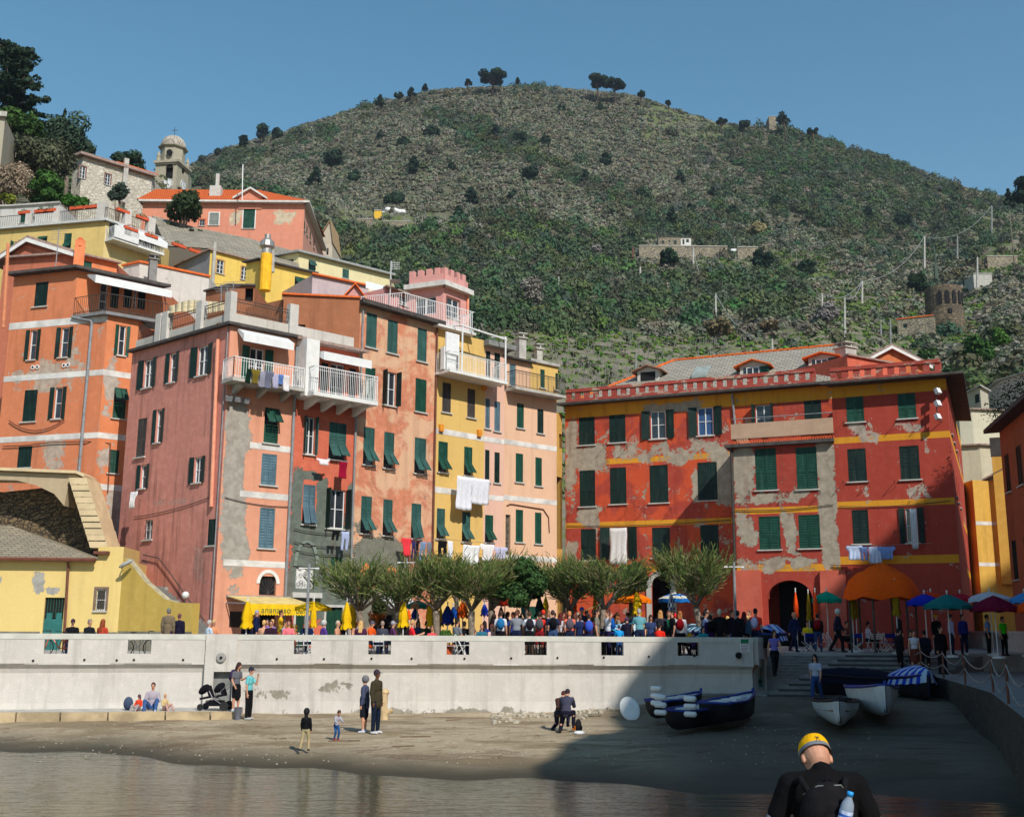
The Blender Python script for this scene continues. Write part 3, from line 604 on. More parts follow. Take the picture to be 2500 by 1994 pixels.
mb=MB();mb.fbox(PF,p0,p1,max(q0,.3),q1,.08,.12);part('niche_panel',mb,DCONC,wt)
c0=fpx(PF,541,1604,.45);mb=MB();t=Vector((PF.n.x,PF.n.y,0));mb.tube([c0-t*.05,c0+t*.06],[.2,.17],16);mb.tube([c0+t*.06,c0+t*.1],[.06,.05],10,1);part('wall_lamp',mb,[simple('weathered_lamp',(.3,.29,.27),.6),DARK],wt)
for u,v,f in((81,1612,W1),(206,1610,W1),(285,1611,W1),(327,1610,W1),(447,1610,W1),(676,1608,W2),(791,1608,W2),(907,1607,W2),(1005,1607,W2),(1134,1607,W2),(1248,1606,W2),(1361,1605,W2),(1474,1604,W2),(1584,1602,W2),(1695,1601,W2)):
 p=fpx(f.off(.3),u,v);t=Vector((f.n.x,f.n.y,0));mb=MB();mb.tube([p-t*.05,p+t*.03],.045,8);part('drain_spout',mb,DARK,wt)
p=fpx(W2 .off(.3),1802,1599);t=Vector((W2 .n.x,W2 .n.y,0));mb=MB();mb.tube([p-t*.05,p+t*.12],[.11,.13],12);part('drain_outlet',mb,DARK,wt)
XC=SD[0]+.6
def sheet(name,x0,x1,y0,y1,zf,mat,n=1):pass
PAVE=simple('piazza_paving',(.34,.33,.31),.9,.2,1.2,.3)
mb=MB()
for ya,yb in((43.0,46),(46,50),(50,52),(52,59),(59,80)):
 xa=-45;xb=XC if yb<=52 else 60
 lo=lambda yy,xx:np.interp(xx,[SA[0],SB[0],SD[0],SD[0]+1],[SA[1]+.05,SB[1]+.05,SD[1]+.05,SD[1]+.1])
 if ya==43.0:
  X_=np.linspace(xa,xb,12)
  for i in range(11):mb.face([(X_[i],lo(0,X_[i]),ZT),(X_[i+1],lo(0,X_[i+1]),ZT),(X_[i+1],46,ZT),(X_[i],46,ZT)])
 else:mb.face([(xa,ya,floorz(ya)),(xb,ya,floorz(ya)),(xb,yb,floorz(yb)),(xa,yb,floorz(yb))])
z52=floorz(52);mb.face([(XC,52,-1),(60,52,-1),(60,52,z52),(XC,52,z52)]);mb.face([(XC,46,-1),(XC,52,-1),(XC,52,z52),(XC,46,ZT)]);struct('piazza_ground',mb,PAVE)
NS=9;mbr,mbs=MB(),MB();zt_,zb_=z52-.004,1.12
la,lb=onz(1925,1584,zt_),onz(1852,1702,zb_);ra,rb=onz(2112,1584,zt_),onz(2075,1702,zb_);na,nb=onz(1835,1586,zt_),onz(1700,1702,zb_)
la.y=ra.y=52;Yb=lb.y
for i in range(NS):
 t0,t1=i/NS,(i+1)/NS;z=zt_+(zb_-zt_)*(i+.5)/NS;zn=z-(zt_-zb_)/NS
 def e(t,A,B):return A.x+(B.x-A.x)*t
 y0,y1=52+(Yb-52)*t0,52+(Yb-52)*t1;xr0,xr1=e(t0,ra,rb)+1.6,e(t1,ra,rb)+1.6;xl0,xl1=e(t0,la,lb),e(t1,la,lb)
 mbr.face([(xl1,y1,z-.06),(xr1,y1,z-.06),(xr0,y0,z),(xl0,y0,z)]);mbr.face([(xl1,y1,zn-.3),(xr1,y1,zn-.3),(xr1,y1,z-.06),(xl1,y1,z-.06)])
 mbr.face([(xr1,y1,-.5),(xr0,y0,-.5),(xr0,y0,z),(xr1,y1,z-.06)])
 mbs.box(((xl1+xr1-1.6)/2,y1+.06,z-.02),(abs(xr1-1.6-xl1)*.8,.14,.09))
st=thing('beach_stairway','broad stepped concrete ramp from the shaded piazza down to the beach','stairs',(la.x,48,1));part('ramp_steps',mbr,DCONC,st);part('step_nosings',mbs,simple('dark_step_stone',(.07,.065,.06),.9),st)
mb=MB();n2=14
for i in range(n2):
 t0,t1=i/n2,(i+1)/n2;z=zt_+(zb_-zt_)*t1+.0;y0,y1=52+(Yb-52)*t0,52+(Yb-52)*t1;X0,X1=na.x+(nb.x-na.x)*t1-.6,la.x+(lb.x-la.x)*t1
 mb.hexa([(X0,y1,-.5),(X0,y1,z),(X0,y0,-.5),(X0,y0,z),(X1,y1,-.5),(X1,y1,z),(X1,y0,-.5),(X1,y0,z)])
part('side_steps',mb,simple('step_stone',(.2,.2,.19),.9,.2,2,.4),st)
zq=1.95;qp=[onz(2150,1628,zq),onz(2200,1640,zq),onz(2300,1655,zq),onz(2420,1690,zq),onz(2510,1760,zq),onz(2620,1900,zq)]
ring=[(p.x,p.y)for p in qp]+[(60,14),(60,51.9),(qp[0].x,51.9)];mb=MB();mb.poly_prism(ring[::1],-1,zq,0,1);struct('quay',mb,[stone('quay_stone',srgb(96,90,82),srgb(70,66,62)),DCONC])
fe=thing('chain_fence','rusty posts with slack chains along the edge of the shaded quay','fence',qp[0]);posts=[]
for a,b in zip(qp,qp[1:-1]):
 for t in(0,.5):posts.append(a.lerp(b,t)+Vector((.12,.12,0)))
posts.append(qp[4]+Vector((.12,0,0)))
for p in posts:mb=MB();mb.tube([p,p+Vector((0,0,1.05))],.035,6);part('post',mb,COPPER,fe)
for a,b in zip(posts,posts[1:]):
 mb=MB()
 for h in(.98,.55):mb.tube([a.lerp(b,t/8)+Vector((0,0,h-.5*(t/8)*(1-t/8)*(a-b).length*.28*2))for t in range(9)],.02,4,cap=False)
 part('chain',mb,simple('galvanised_chain',(.3,.29,.26),.5),fe)
a,b=onz(2318,1606,2.3),onz(2530,1620,2.3);QF=Fac((a.x,a.y),(b.x,b.y));mb=MB();zz=QF.sz(2400,1540)[1];h=QF.rect(2400,1552,2455,1583)
hole_wall(mb,QF,0,QF.L+6,1.9,zz-.12,[h],rev=.3);hole_wall(mb,Fac(tuple(QF.off(-.3).P(QF.L+6,0).xy),tuple(QF.off(-.3).P(0,0).xy)),0,QF.L+6,1.9,zz-.12,[]);mb.fbox(QF,-.05,QF.L+6,zz-.118,zz,-.33,.05);solo('quay_parapet',mb,RENDERW,'short white parapet with one opening under the shaded market umbrellas','wall',(a.x,a.y,1.9))
la_,lb_=onz(-220,1765,.36),onz(575,1760,.36);KL=Fac((la_.x,la_.y),(lb_.x,lb_.y));ZK=.72;s=-.0;mb=MB();rs=random.Random(3)
ks=thing('stone_ledge','low ledge of worn stone blocks along the foot of the sea wall','ledge',(KL.a.x,KL.a.y,0));bl=stone('ledge_blocks',srgb(176,150,112),srgb(150,138,118),.35,(1,1,1),(.2,.18,.15),bump=.4)
s=0
while s<KL.L-.3:
 w_=min(rs.uniform(1.5,2.1),KL.L-s);mb.fbox(KL,s+.03,s+w_-.03,-.2,ZK-rs.uniform(.0,.03),-.35,rs.uniform(-.02,.04));s+=w_
part('front_blocks',mb,simple('worn_sandstone',srgb(176,156,124),.95,.3,1.1,.6),ks);mb=MB();mb.fbox(KL,-.1,KL.L+.05,-.2,ZK-.03,-4.5,-.36);part('ledge_top',mb,CONC,ks)
prof=[(15.2,20),(16.7,26),(21.8,32.5),(23.5,33.2),(28.3,41.8),(29.8,44),(39,51),(49,60.5),(54,65),(80,82),(110,90)]
px_=np.array([p[0]for p in prof]);pz_=np.array([p[1]+3.75 for p in prof])
xs=np.arange(-2,1,.045)**1;tt=np.concatenate([np.linspace(0,1,12),1+np.arange(.8,95,1.)]);ys=np.concatenate([np.arange(-46,0,3.),np.arange(0,49,1.5)])
T_,Y=np.meshgrid(tt,ys);X0=np.where(Y>0,15.1+.44*Y,15.1);X=X0+np.maximum(0,T_-1)+(vnoise(T_*3,Y/3,2)-.5)*1.4*(T_<=1)*np.clip(1-T_,0,1)
yp=np.maximum(Y,0);T=np.interp(X+.535*yp,px_,pz_)-.988*yp*1.0+(vnoise(X/2.5,Y/2.5,9)-.5)*1.4*np.clip((3-Y)/3,0,1)-.06*yp;T=np.maximum(T,2)*np.clip(1-.0006*np.minimum(Y,0)**2,.1,1);Z=T*np.clip(T_,0,1)-.5*(T_==0)
idx=np.arange(X.size).reshape(X.shape)[:,::-1];Q=np.stack([idx[:-1,:-1],idx[:-1,1:],idx[1:,1:],idx[1:,:-1]],-1).reshape(-1,4)
tag(link('headland_shade_caster',bulk('headland_shade_caster',np.stack([X,Y,Z],-1).reshape(-1,3),Q,None,simple('dark_cliff_rock',(.10,.09,.08),.95,.35,.3,.8))),None,None,None,'structure')  # unseen cliff: profile inferred from its cast shadow, then extended to block skylight
mb=MB();mb.box((3.2,3.5,.45),(8,9,2.0));struct('pier_ground',mb,DCONC)
def xy(u,v,Y):p=at(u,v,Y);return Vector((p.x,p.y))
def walk(p,deg,u,v):
 """from p along a facade direction until the photo point's vertical line of sight"""
 d=Vector((math.cos(R(deg)),math.sin(R(deg))));r=ray(u,v);m=r.x/r.y;t=(m*p.y-p.x)/(d.x-m*d.y);return p+d*t
def zone(fc,u0,v0,u1,v1,w=1):return(*fc.rect(u0,v0,u1,v1),w)
BASE=ZT-.3
P0=xy(545,1100,51);P1=walk(P0,41,713,1100);P2=walk(P1,42,868,1100);P3=walk(P2,47,1060,1100);P4=walk(P3,45,1182,1100);P5=walk(P4,42,1230,1100);P6=walk(P5,40,1359,1100)
PL0=walk(P0,-40,305,1100)
FPL,FPR,F21,F22,F23,F24,F25=Fac(PL0,P0),Fac(P0,P1),Fac(P1,P2),Fac(P2,P3),Fac(P3,P4),Fac(P4,P5),Fac(P5,P6)
zl=[zone(FPL,320,1215,545,1232,.55),zone(FPL,470,1340,495,1405,.8)]
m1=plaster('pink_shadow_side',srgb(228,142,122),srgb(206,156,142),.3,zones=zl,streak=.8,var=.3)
zr=[zone(FPR,550,985,612,1100,1.5),zone(FPR,546,1070,592,1250,1.7),zone(FPR,540,1220,604,1385,1.6),zone(FPR,552,1425,592,1452,.7)]
m2=plaster('salmon_front',srgb(240,160,122),srgb(176,168,156),.12,zones=zr,streak=.2,var=.15,bump=.6)
zt=FPR.sz(620,806)[1];H=House('corner_house','tall pink corner house with bare grey render down its corner and a railed roof terrace',None,None,BASE,[m1,m2,CONC],facs=[FPL,FPR],ztop=zt,depth=9)
H.roofmat=None;HP=H
for px,st,c in(((351,878,371,946),'o',DGREEN),((414,862,428,933),'o',DGREEN),((482,845,506,916),'o',DGREEN),((334,1022,356,1115),'c',BROWN),((381,1000,393,1080),'o',DGREEN),((343,1135,356,1192),'o',DGREEN),((474,1116,491,1178),'o',DGREEN),((353,1269,372,1317),'g',DGREEN),((507,1267,525,1331),'c',DGREEN)):H.win(0,px,st,c)
for px,st,c in(((609,850,644,940),'o',GREEN),((645,996,680,1082),'h',GREEN),((638,1108,675,1184),'c',BLUEG),((633,1239,670,1338),'c',BLUEG)):H.win(1,px,st,c)
H.holes[1].append(FPR.rect(633,1406,674,1451));H.holes[1].append(FPR.rect(632,1488,672,1600));H.holes[1].append(FPR.rect(560,1492,618,1531))
H.walls()
q=FPR.rect(633,1406,674,1451);mb=MB();mb.fbox(FPR,q[0],q[1],q[2],q[3],-.17,-.14);W=part('window',mb,DARK,H.o,'arched ground floor window with a sunburst grille');mb=MB()
for i in range(9):A=math.pi*i/8;mb.tube([FPR.P((q[0]+q[1])/2,q[2],.02),FPR.P((q[0]+q[1])/2+math.cos(A)*(q[1]-q[0])*.5,q[2]+math.sin(A)*(q[3]-q[2]),.02)],.012,4)
part('window_grille',mb,IRON,W)
mb=MB();cx=(q[0]+q[1])/2;rx=(q[1]-q[0])/2;Zs=q[3]-.35
for i in range(10):
 a0,a1=math.pi*i/10,math.pi*(i+1)/10
 for(r0,r1)in((1.,1.38),):
  P_=lambda a,r:(cx+math.cos(a)*rx*r,Zs+math.sin(a)*(.42*r+.08))
  p=[P_(a0,r0),P_(a1,r0),P_(a1,r1),P_(a0,r1)];mb.hexa([FPR.P(*p[k],n)for k,n in((0,.005),(3,.005),(0,.04),(3,.04),(1,.005),(2,.005),(1,.04),(2,.04))])
part('window_surround',mb,W_WHITE,H.o)
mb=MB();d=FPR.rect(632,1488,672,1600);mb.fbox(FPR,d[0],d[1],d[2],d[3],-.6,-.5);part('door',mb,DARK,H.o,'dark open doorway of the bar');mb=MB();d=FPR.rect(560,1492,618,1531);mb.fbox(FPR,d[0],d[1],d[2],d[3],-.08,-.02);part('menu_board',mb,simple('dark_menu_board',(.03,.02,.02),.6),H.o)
for v,s0,s1 in((1091,610,712),(1210,585,708),(1377,545,700)):
 a=FPR.sz(s0,v)[0];H.band(1,v,.3,simple('white_band',(.62,.59,.55),.9,.22,1.2),u=650,s0=a,s1=FPR.L-.02)
H.eave(.28,.14,EAVE);mb=MB()
for fc in(FPL,FPR):fc2=fc.off(-.05);hh_=.55;mb.fbox(fc,.1,fc.L-.1,zt+.14,zt+.14+hh_,-.25,-.1)
part('roof_parapet',mb,plaster('stained_white_parapet',srgb(214,206,192),srgb(150,110,80),.35,streak=.8),H.o)
for fc,ps in((FPL,(.3,.37,.72,1.)),(FPR,(1.,))):
 for t in ps:mb=MB();mb.fbox(fc,fc.L*t-.5,fc.L*t-.02,zt+.14,zt+1.75,-.3,.06);part('roof_pier',mb,RENDERW,H.o)
for fc in(FPL,FPR):
 mb=MB();z0=zt+.14+.55
 for z in(z0+.12,z0+.75,z0+.6):mb.tube([fc.P(.3,z,-.12),fc.P(fc.L-.3,z,-.12)],.022,4)
 n=int(fc.L/.16)
 for i in range(n):s=.3+(fc.L-.6)*i/n;mb.tube([fc.P(s,z0,-.12),fc.P(s+.08,z0+.35,-.06),fc.P(s,z0+.75,-.12)],.011,4,cap=False)
 part('roof_railing',mb,IRON,H.o)
mb=MB();mb.box((PL0 .x+2,PL0 .y+1.5,zt+2.3),(.08,.08,2.4))
a,b,c,d=FPR.rect(560,812,700,848);mb=MB();mb.hexa([FPR.P(s,z,n)for s in(.35,b)for n,z in((.02,d-.1),(.02,d+.02),(.75,c-.02),(.75,c+.35))]);part('balcony_awning',mb,W_FRAME,H.o)
zbal=FPR.sz(640,945)[1];balcony(H.o,FPR,-.3,FPR.L-.1,zbal,1.15,1.0,W_FRAME,CONC,.13,brackets=3)
pipe(H.o,[fpx(FPL,536,830,.1),fpx(FPL,520,1237,.1)],.09,PINKPIPE);pipe(H.o,[FPL.P(FPL.L-.12,zt,.06),FPL.P(FPL.L-.12,BASE,.06)],.03)
pipe(H.o,[FPR.P(FPR.L-.06,zt-.4,.12),FPR.P(FPR.L-.06,BASE,.12)],.07)
for(a_,b_)in(((330,1262),(520,1212)),((548,1214),(712,1237))):
 fc=FPL if a_[0]<540 and b_[0]<540 else FPR;p,q=fpx(fc,*a_,.05),fpx(fc,*b_,.05);pipe(H.o,[p.lerp(q,t/6)-Vector((0,0,.5*(t/6)*(1-t/6)))for t in range(7)],.018,IRON,'cable')
p=fpx(FPL,510,865,.1);HAND=[(355,1354),(392,1362),(425,1405),(470,1470),(505,1515)]
mb=MB();mb.tube([fpx(FPL,u,v,.12)for u,v in HAND],.025,5);part('handrail',mb,IRON,H.o)
p=fpx(FPL,520,985,.5);
for du,dv in((-2,0),(26,2),(50,6)):mb=MB();p=fpx(FPR,552+du*.8,975+dv,.35);mb.box(p,(.3,.22,.22),.4,rx=.5);part('floodlight',mb,PIPE,H.o)
zz=[zone(F21,713,1290,868,1500,2.4),zone(F21,713,1160,737,1300,1.9),zone(F21,774,1180,800,1300,1.9),zone(F21,848,1185,866,1300,1.7),zone(F21,713,1150,790,1170,1.0)]
m21=plaster('deep_coral',srgb(226,106,68),srgb(112,120,110),.1,zones=zz,streak=.2,var=.2,bump=.7)
zt=F21 .sz(800,848)[1];zslab=F21 .sz(800,985)[1];H=House('narrow_house','narrow coral red house with a deep white balcony above and bare green stone below',None,None,BASE,[m21],facs=[F21],ztop=zt+.0,depth=9)
for px,st,c in(((744,1018,768,1109),'ol',TEAL),((803,1032,845,1122),'f',TEAL),((739,1183,769,1280),'f2',BLUEG),((798,1195,842,1290),'ol',DGREEN),((807,1361,833,1428),'c',GREEN)):H.win(0,px,st,c)
D={}
for nm,px in(('a',(740,880,776,968)),('b',(783,885,800,968)),('c',(806,888,840,975)),('d',(852,900,873,985)),('door',(794,1482,834,1600)),('door2',(720,1488,742,1600)),('g',(722,1382,768,1436))):D[nm]=F21 .rect(*px);D[nm]=(D[nm][0],min(D[nm][1],F21 .L-.15),D[nm][2],D[nm][3]);H.holes[0].append(D[nm])
H.walls()
for nm in 'abcd':window(H.o,F21,D[nm],'c' if nm in 'bd' else 'g' if 0 else 'w',DGREEN,sill=False)
for nm in('door','door2'):
 q=D[nm];mb=MB();mb.fbox(F21,q[0]+.003,q[1]-.003,q[2],q[3]-.15,-.16,-.1)
 for i in range(2):
  for j in range(3):mb.fbox(F21,q[0]+.1+(q[1]-q[0])/2*i,q[0]+(q[1]-q[0])/2*(i+1)-.08,q[2]+.2+j*.75,q[2]+.8+j*.75,-.1,-.08)
 dd=part('door',mb,simple('dark_green_door',srgb(22,60,44),.5),H.o);mb=MB();mb.ell(F21 .P(q[1]-.25,q[2]+1.05,-.06),(.04,.04,.04),8);part('handle',mb,W_FRAME,dd)
 mb=MB();t=.12
 for s0,s1,z0,z1 in((q[0]-t,q[0]-.003,q[2],q[3]+t),(q[1]+.003,q[1]+t,q[2],q[3]+t),(q[0]-.003,q[1]+.003,q[3]+.003,q[3]+t)):mb.fbox(F21,s0,s1,z0,z1,-.01,.04)
 part('door_surround',mb,MARBLE,H.o)
q=D['g'];mb=MB();mb.fbox(F21,*q,-.17,-.15);W=part('window',mb,W_WHITE,H.o,'tall pointed opening with a curly white grille');mb=MB();rs=random.Random(5)
for i in range(26):
 s,z=rs.uniform(q[0],q[1]),rs.uniform(q[2],q[3]);mb.tube([F21 .P(s+.09*math.cos(t),z+.09*math.sin(t),-.08)for t in(0,1,2,3,4,5,6)],.01,3,cap=False)
part('window_grille',mb,IRON,W)
mb=MB();cx=(q[0]+q[1])/2;hw=(q[1]-q[0])/2;zc=q[3]
for sd in(-1,1):
 for i in range(8):
  def arc(t,k):return(cx+sd*(hw+k)*math.cos(t*1.3)*1.0 if t<1.2 else cx,zc+1.15*math.sin(t*1.3)*(1+k*.5))
  a,b=i/8*1.2,(i+1)/8*1.2;p=[arc(a,0),arc(b,0),arc(b,.2),arc(a,.2)]
  mb.hexa([F21 .P(*p[k],n)for k,n in((0,.003),(3,.003),(0,.07),(3,.07),(1,.003),(2,.003),(1,.07),(2,.07))])
part('pointed_arch',mb,simple('green_grey_stone',srgb(120,130,120),.9,.3,3,.6),H.o)
mb=MB();mb.fbox(F21,cx-hw-.25,cx+hw+.35,q[2]-.45,q[2]-.2,.003,.22);part('lintel',mb,MARBLE,H.o)
H.eave(.55,.14,simple('old_roof_tiles',srgb(150,128,118),.9,.3,6,.5));mb=MB();mb.fbox(F21,.05,F21 .L-.02,zt+.14,zt+.85,-.35,-.15);part('roof_parapet',mb,RENDERW,H.o)
mb=MB();mb.fbox(F21,.002,.75,zslab,zt,.004,.95);part('balcony_screen',mb,W_WHITE,H.o)
mb=MB();mb.hexa([F21 .P(s,z,n)for s in(.8,F21 .L-.05)for n,z in((.1,zt-.5),(.1,zt-.42),(1.3,zt-1.05),(1.3,zt-.62))]);part('balcony_awning',mb,W_FRAME,H.o)
balcony(H.o,F21,.15,F21 .L+.25,zslab+.15,1.55,1.3,W_FRAME,W_WHITE,.11,th=.2,brackets=4)
pipe(H.o,[F21 .P(F21 .L-.1,zslab-.3,.1),F21 .P(F21 .L-.1,BASE,.1)],.06)
for v0 in(1322,1342,1290):p,q=fpx(F21,716,v0,.1),fpx(F21,866,v0+8,.1);pipe(H.o,[p.lerp(q,t/8)-Vector((0,0,.7*(t/8)*(1-t/8)))for t in range(9)],.02,IRON,'cable')
zz=[zone(F22,868,1305,978,1520,2.3),zone(F22,1036,930,1060,1300,.55),zone(F22,868,990,1050,1050,.3),zone(F22,1010,1235,1036,1320,.35)]
m22=plaster('weathered_orange',srgb(228,136,92),srgb(128,128,114),.05,zones=zz,streak=.3,var=.4,second=srgb(220,176,142),bump=.5)
zt=F22 .sz(975,770)[1];H=House('weathered_house','tall faded orange house with four rows of green shutters and a dark projecting eave',None,None,BASE,[m22],facs=[F22],ztop=zt,depth=9)
for px,st,c in(((894,765,920,849),'c',TEAL),((946,782,971,863),'c',TEAL),((1019,802,1042,883),'c',TEAL),((891,897,916,982),'c',GREEN),((936,908,966,990),'ol',DGREEN),((1014,925,1041,1006),'c',GREEN),((887,1043,914,1135),'f',TEAL),((937,1055,962,1143),'f',TEAL),((1012,1069,1040,1156),'f',TEAL),((881,1211,907,1302),'f',TEAL),((935,1219,958,1307),'f',TEAL),((1004,1229,1028,1315),'f2',TEAL)):H.win(0,px,st,c)
d=F22 .rect(905,1500,960,1605);H.holes[0].append(d);H.walls();mb=MB();mb.fbox(F22,*d,-.5,-.4);part('door',mb,DARK,H.o)
H.eave(.5,.22,EAVE);pipe(H.o,[F22 .P(F22 .L-.05,zt-.1,.1),F22 .P(F22 .L-.05,BASE,.1)],.06,COPPER);pipe(H.o,[F22 .P(.12,zt-.2,.09),F22 .P(.12,zt-5,.09)],.05)
for(u0,v0,u1,v1)in((880,1438,892,1372),(938,1436,958,1380)):
 a,b,c,d=F22 .rect(u0-10,v1,u1+22,v0);mb=MB();cx=(a+b)/2;hw=(b-a)/2
 mb.face([F22 .P(a,c,.02),F22 .P(b,c,.02),F22 .P(b,c+(d-c)*.45,.02),F22 .P(cx+hw*.55,c+(d-c)*.8,.02),F22 .P(cx,d,.02),F22 .P(cx-hw*.55,c+(d-c)*.8,.02),F22 .P(a,c+(d-c)*.45,.02)]);part('blind_arch',mb,simple('orange_infill',srgb(222,130,70),.9),H.o)
a,b,c,d=F22 .rect(905,1435,975,1500);mb=MB()
mb.hexa([F22 .P(s,z,n)for s in(a,b)for n,z in((.05,d-.1),(.05,d),(1.6,c+.3),(1.6,c+.4))]);part('lattice_canopy',mb,simple('white_lattice',(.5,.5,.48),.8,.4,25),H.o)
zz=[zone(F23,1170,915,1182,1300,.0)]
m23=plaster('warm_yellow',srgb(236,190,92),srgb(196,186,160),.02,streak=.15,var=.12)
zt=F23 .sz(1120,815)[1];H=House('yellow_house','bright yellow narrow house with white bands, railed balcony and roof pergola',None,None,BASE,[m23],facs=[F23],ztop=zt,depth=9)
for px,st,c in(((1080,934,1101,1007),'c',BROWN),((1141,949,1160,1020),'c',BROWN),((1070,1078,1093,1153),'f',GREEN),((1133,1091,1153,1161),'f',GREEN),((1066,1241,1086,1315),'f',TEAL),((1128,1249,1148,1323),'f',TEAL)):H.win(0,px,st,c)
d=F23 .rect(1100,845,1124,905);H.holes[0].append(d);H.walls();window(H.o,F23,d,'w',GREEN,sill=False)
for v in(1060,1202):H.band(0,v,.33,simple('white_band',(.62,.59,.55),.9,.22,1.2),u=1120)
zs=F23 .sz(1120,922)[1];balcony(H.o,F23,-.1,F23 .L+.6,zs,1.3,1.05,W_FRAME,W_WHITE,.12)
mb=MB()
for s in(.9,F23 .L+.5):mb.tube([F23 .P(s,zs,1.2),F23 .P(s,zs+2.7,1.2)],.05,6)
mb.tube([F23 .P(.7,zs+2.7,1.2),F23 .P(F23 .L+.6,zs+2.55,1.2)],.06,6)
for s in(.9,2.2,F23 .L+.5):mb.tube([F23 .P(s,zs+2.7,1.2),F23 .P(s,zs+2.9,0)],.04,6)
part('pergola_frame',mb,W_FRAME,H.o);mb=MB();mb.fbox(F23,-.3,2.6,zt+.003,zt+.12,-2.5,.5);part('terrace_slab',mb,W_WHITE,H.o)
mb=MB();mb.box((F23 .P(.3,zs+.7,.7)),(.9,.3,1.3),.8);mb.box(F23 .P(.4,zs+1.6,.9),(1.0,.1,1.2),.8);part('spiral_stair_panel',mb,W_FRAME,H.o)
for u,v in((1075,1045),(1168,1058),(1180,945)):
 mb=MB();p=fpx(F23,u,v,.06);mb.box(p,(.28,.2,.4),.8);part('meter_box',mb,simple('orange_box',srgb(222,140,40),.6),H.o)
zr_=zt+.13;a_,b_=F23 .P(-2.8,zr_,.4),F23 .P(2.5,zr_,.4);mb=MB();c_=F23 .P(-4.6,zr_,-3.2)
for p,q in((c_,a_),(a_,b_),(b_,F23 .P(2.5,zr_,-2.2))):
 n=int((q-p).length/.13)
 for i in range(n+1):r_=p.lerp(q,i/n);mb.tube([r_,r_+Vector((0,0,1.25))],.017,4,cap=False)
 for z in(.08,1.25):mb.tube([p+Vector((0,0,z)),q+Vector((0,0,z))],.025,4)
part('terrace_railing',mb,W_FRAME,H.o)
m24=plaster('pale_pink',srgb(240,188,162),srgb(206,176,156),.02,streak=.15,var=.1);m25=plaster('peach',srgb(242,190,150),srgb(214,178,150),.02,streak=.12,var=.1)
zt=F24 .sz(1206,850)[1];H=House('pink_sliver_house','very narrow pale pink house with two tight columns of dark shutters',None,None,BASE,[m24],facs=[F24],ztop=zt,depth=9)
for px,st,c in(((1186,857,1197,925),'c',DGREEN),((1207,862,1221,937),'c',DGREEN),((1185,973,1196,1046),'c',BLUEG),((1207,980,1221,1053),'c',BLUEG),((1184,1098,1195,1176),'c',DGREEN),((1207,1104,1220,1179),'c',DGREEN),((1184,1257,1204,1324),'f',GREEN)):H.win(0,px,st,c)
H.walls();mb=MB();mb.fbox(F24,-.15,F24 .L+.5,zt+.0,zt+.3,-1,.5);part('roof_slab',mb,DCONC,H.o)
WB=simple('white_band',(.62,.59,.55),.9,.22,1.2)
for v in(1075,1215):H.band(0,v,.3,WB,u=1206)
zt=F25 .sz(1290,965)[1];H=House('peach_house','peach coloured house with white bands and a long iron railed top balcony',None,None,BASE,[m25],facs=[F25],ztop=zt,depth=9)
for px,st,c in(((1262,985,1279,1045),'c',GREEN),((1312,999,1327,1058),'c',DGREEN),((1259,1107,1277,1177),'c',GREEN),((1307,1117,1323,1186),'c',GREEN),((1259,1244,1277,1323),'c',GREEN),((1306,1251,1322,1327),'c',GREEN)):H.win(0,px,st,c)
d=F25 .rect(1234,1256,1246,1376);H.holes[0].append(d);dd=F25 .rect(1290,1480,1312,1600);H.holes[0].append(dd);H.walls();mb=MB();mb.fbox(F25,*d,-.3,-.15);part('niche',mb,stone('niche_rubble',srgb(120,110,96),srgb(90,84,76),4),H.o);window(H.o,F25,dd,'c',GREEN,sill=False,name='door')
for v in(1086,1220,1363):H.band(0,v,.3,WB,u=1290)
for pts in(((1236,1234),(1246,1230),(1325,1243),(1338,1262),(1340,1300)),):pipe(H.o,[fpx(F25,u,v,.05)for u,v in pts],.03,COPPER,'cable')
H.eave(.02,.05,CONC);balcony(H.o,F25,.1,F25 .L-.05,zt+.16,.9,1.0,IRON,CONC,.11)
f2=F25 .off(-.25);zu=F25 .sz(1265,878)[1];sm=F25 .sz(1301,930)[0]
def upper(name,label,fc,s0,s1,z0,z1,mat,wins,dep=6,cat='house'):
 fa=Fac(tuple(fc.P(s0,0).xy),tuple(fc.P(s1,0).xy));H=House(name,label,None,None,z0,[mat],facs=[fa],ztop=z1,depth=dep,cat=cat)
 for w_ in wins:H.win(0,*w_)
 H.walls();return H
H2=upper('attic_storey','peach attic storey with one green door behind the iron balcony',f2,.0,sm,zt+.03,zu,m25,[((1244,889,1259,942),'c',BLUEG)]);H2 .eave(.35,.1,EAVE)
H2=upper('yellow_attic_storey','yellow attic storey with two green shutters above the peach house',f2,sm+.003,F25 .L+.35,zt+.03,F25 .sz(1335,888)[1],m23,[((1319,902,1330,947),'c',GREEN),((1356,911,1362,952),'c',GREEN)]);H2 .eave(.15,.18,CONC)
chimney(H2 .o,F25 .P(sm+.3,F25 .sz(1286,870)[1],-1.5),.5,1.5,CONC);chimney(H2 .o,F25 .P(F25 .L-.2,F25 .sz(1360,880)[1],-1.5),.4,.9,CONC)
PR0=xy(1380,1100,69);a=F25 .P(F25 .L+.06,0,-1.2).xy;PF2=Fac(tuple(a),(PR0 .x-.2,PR0 .y+.1));m26=plaster('ochre',srgb(214,160,56),srgb(180,150,90),.05,streak=.3)
H=House('archway_house','narrow ochre archway building squeezed between the peach and the red house',None,None,BASE,[m26],facs=[PF2],ztop=PF2 .sz(1368,1010)[1],depth=6)
for px in((1358,1165,1378,1340),(1362,1385,1378,1600),(1365,1060,1376,1095)):H.holes.setdefault(0,[]).append(PF2 .rect(*px))
H.walls()
for r_ in H.holes[0]:mb=MB();mb.fbox(PF2,*r_,-.6,-.5);part('dark_opening',mb,DARK,H.o)
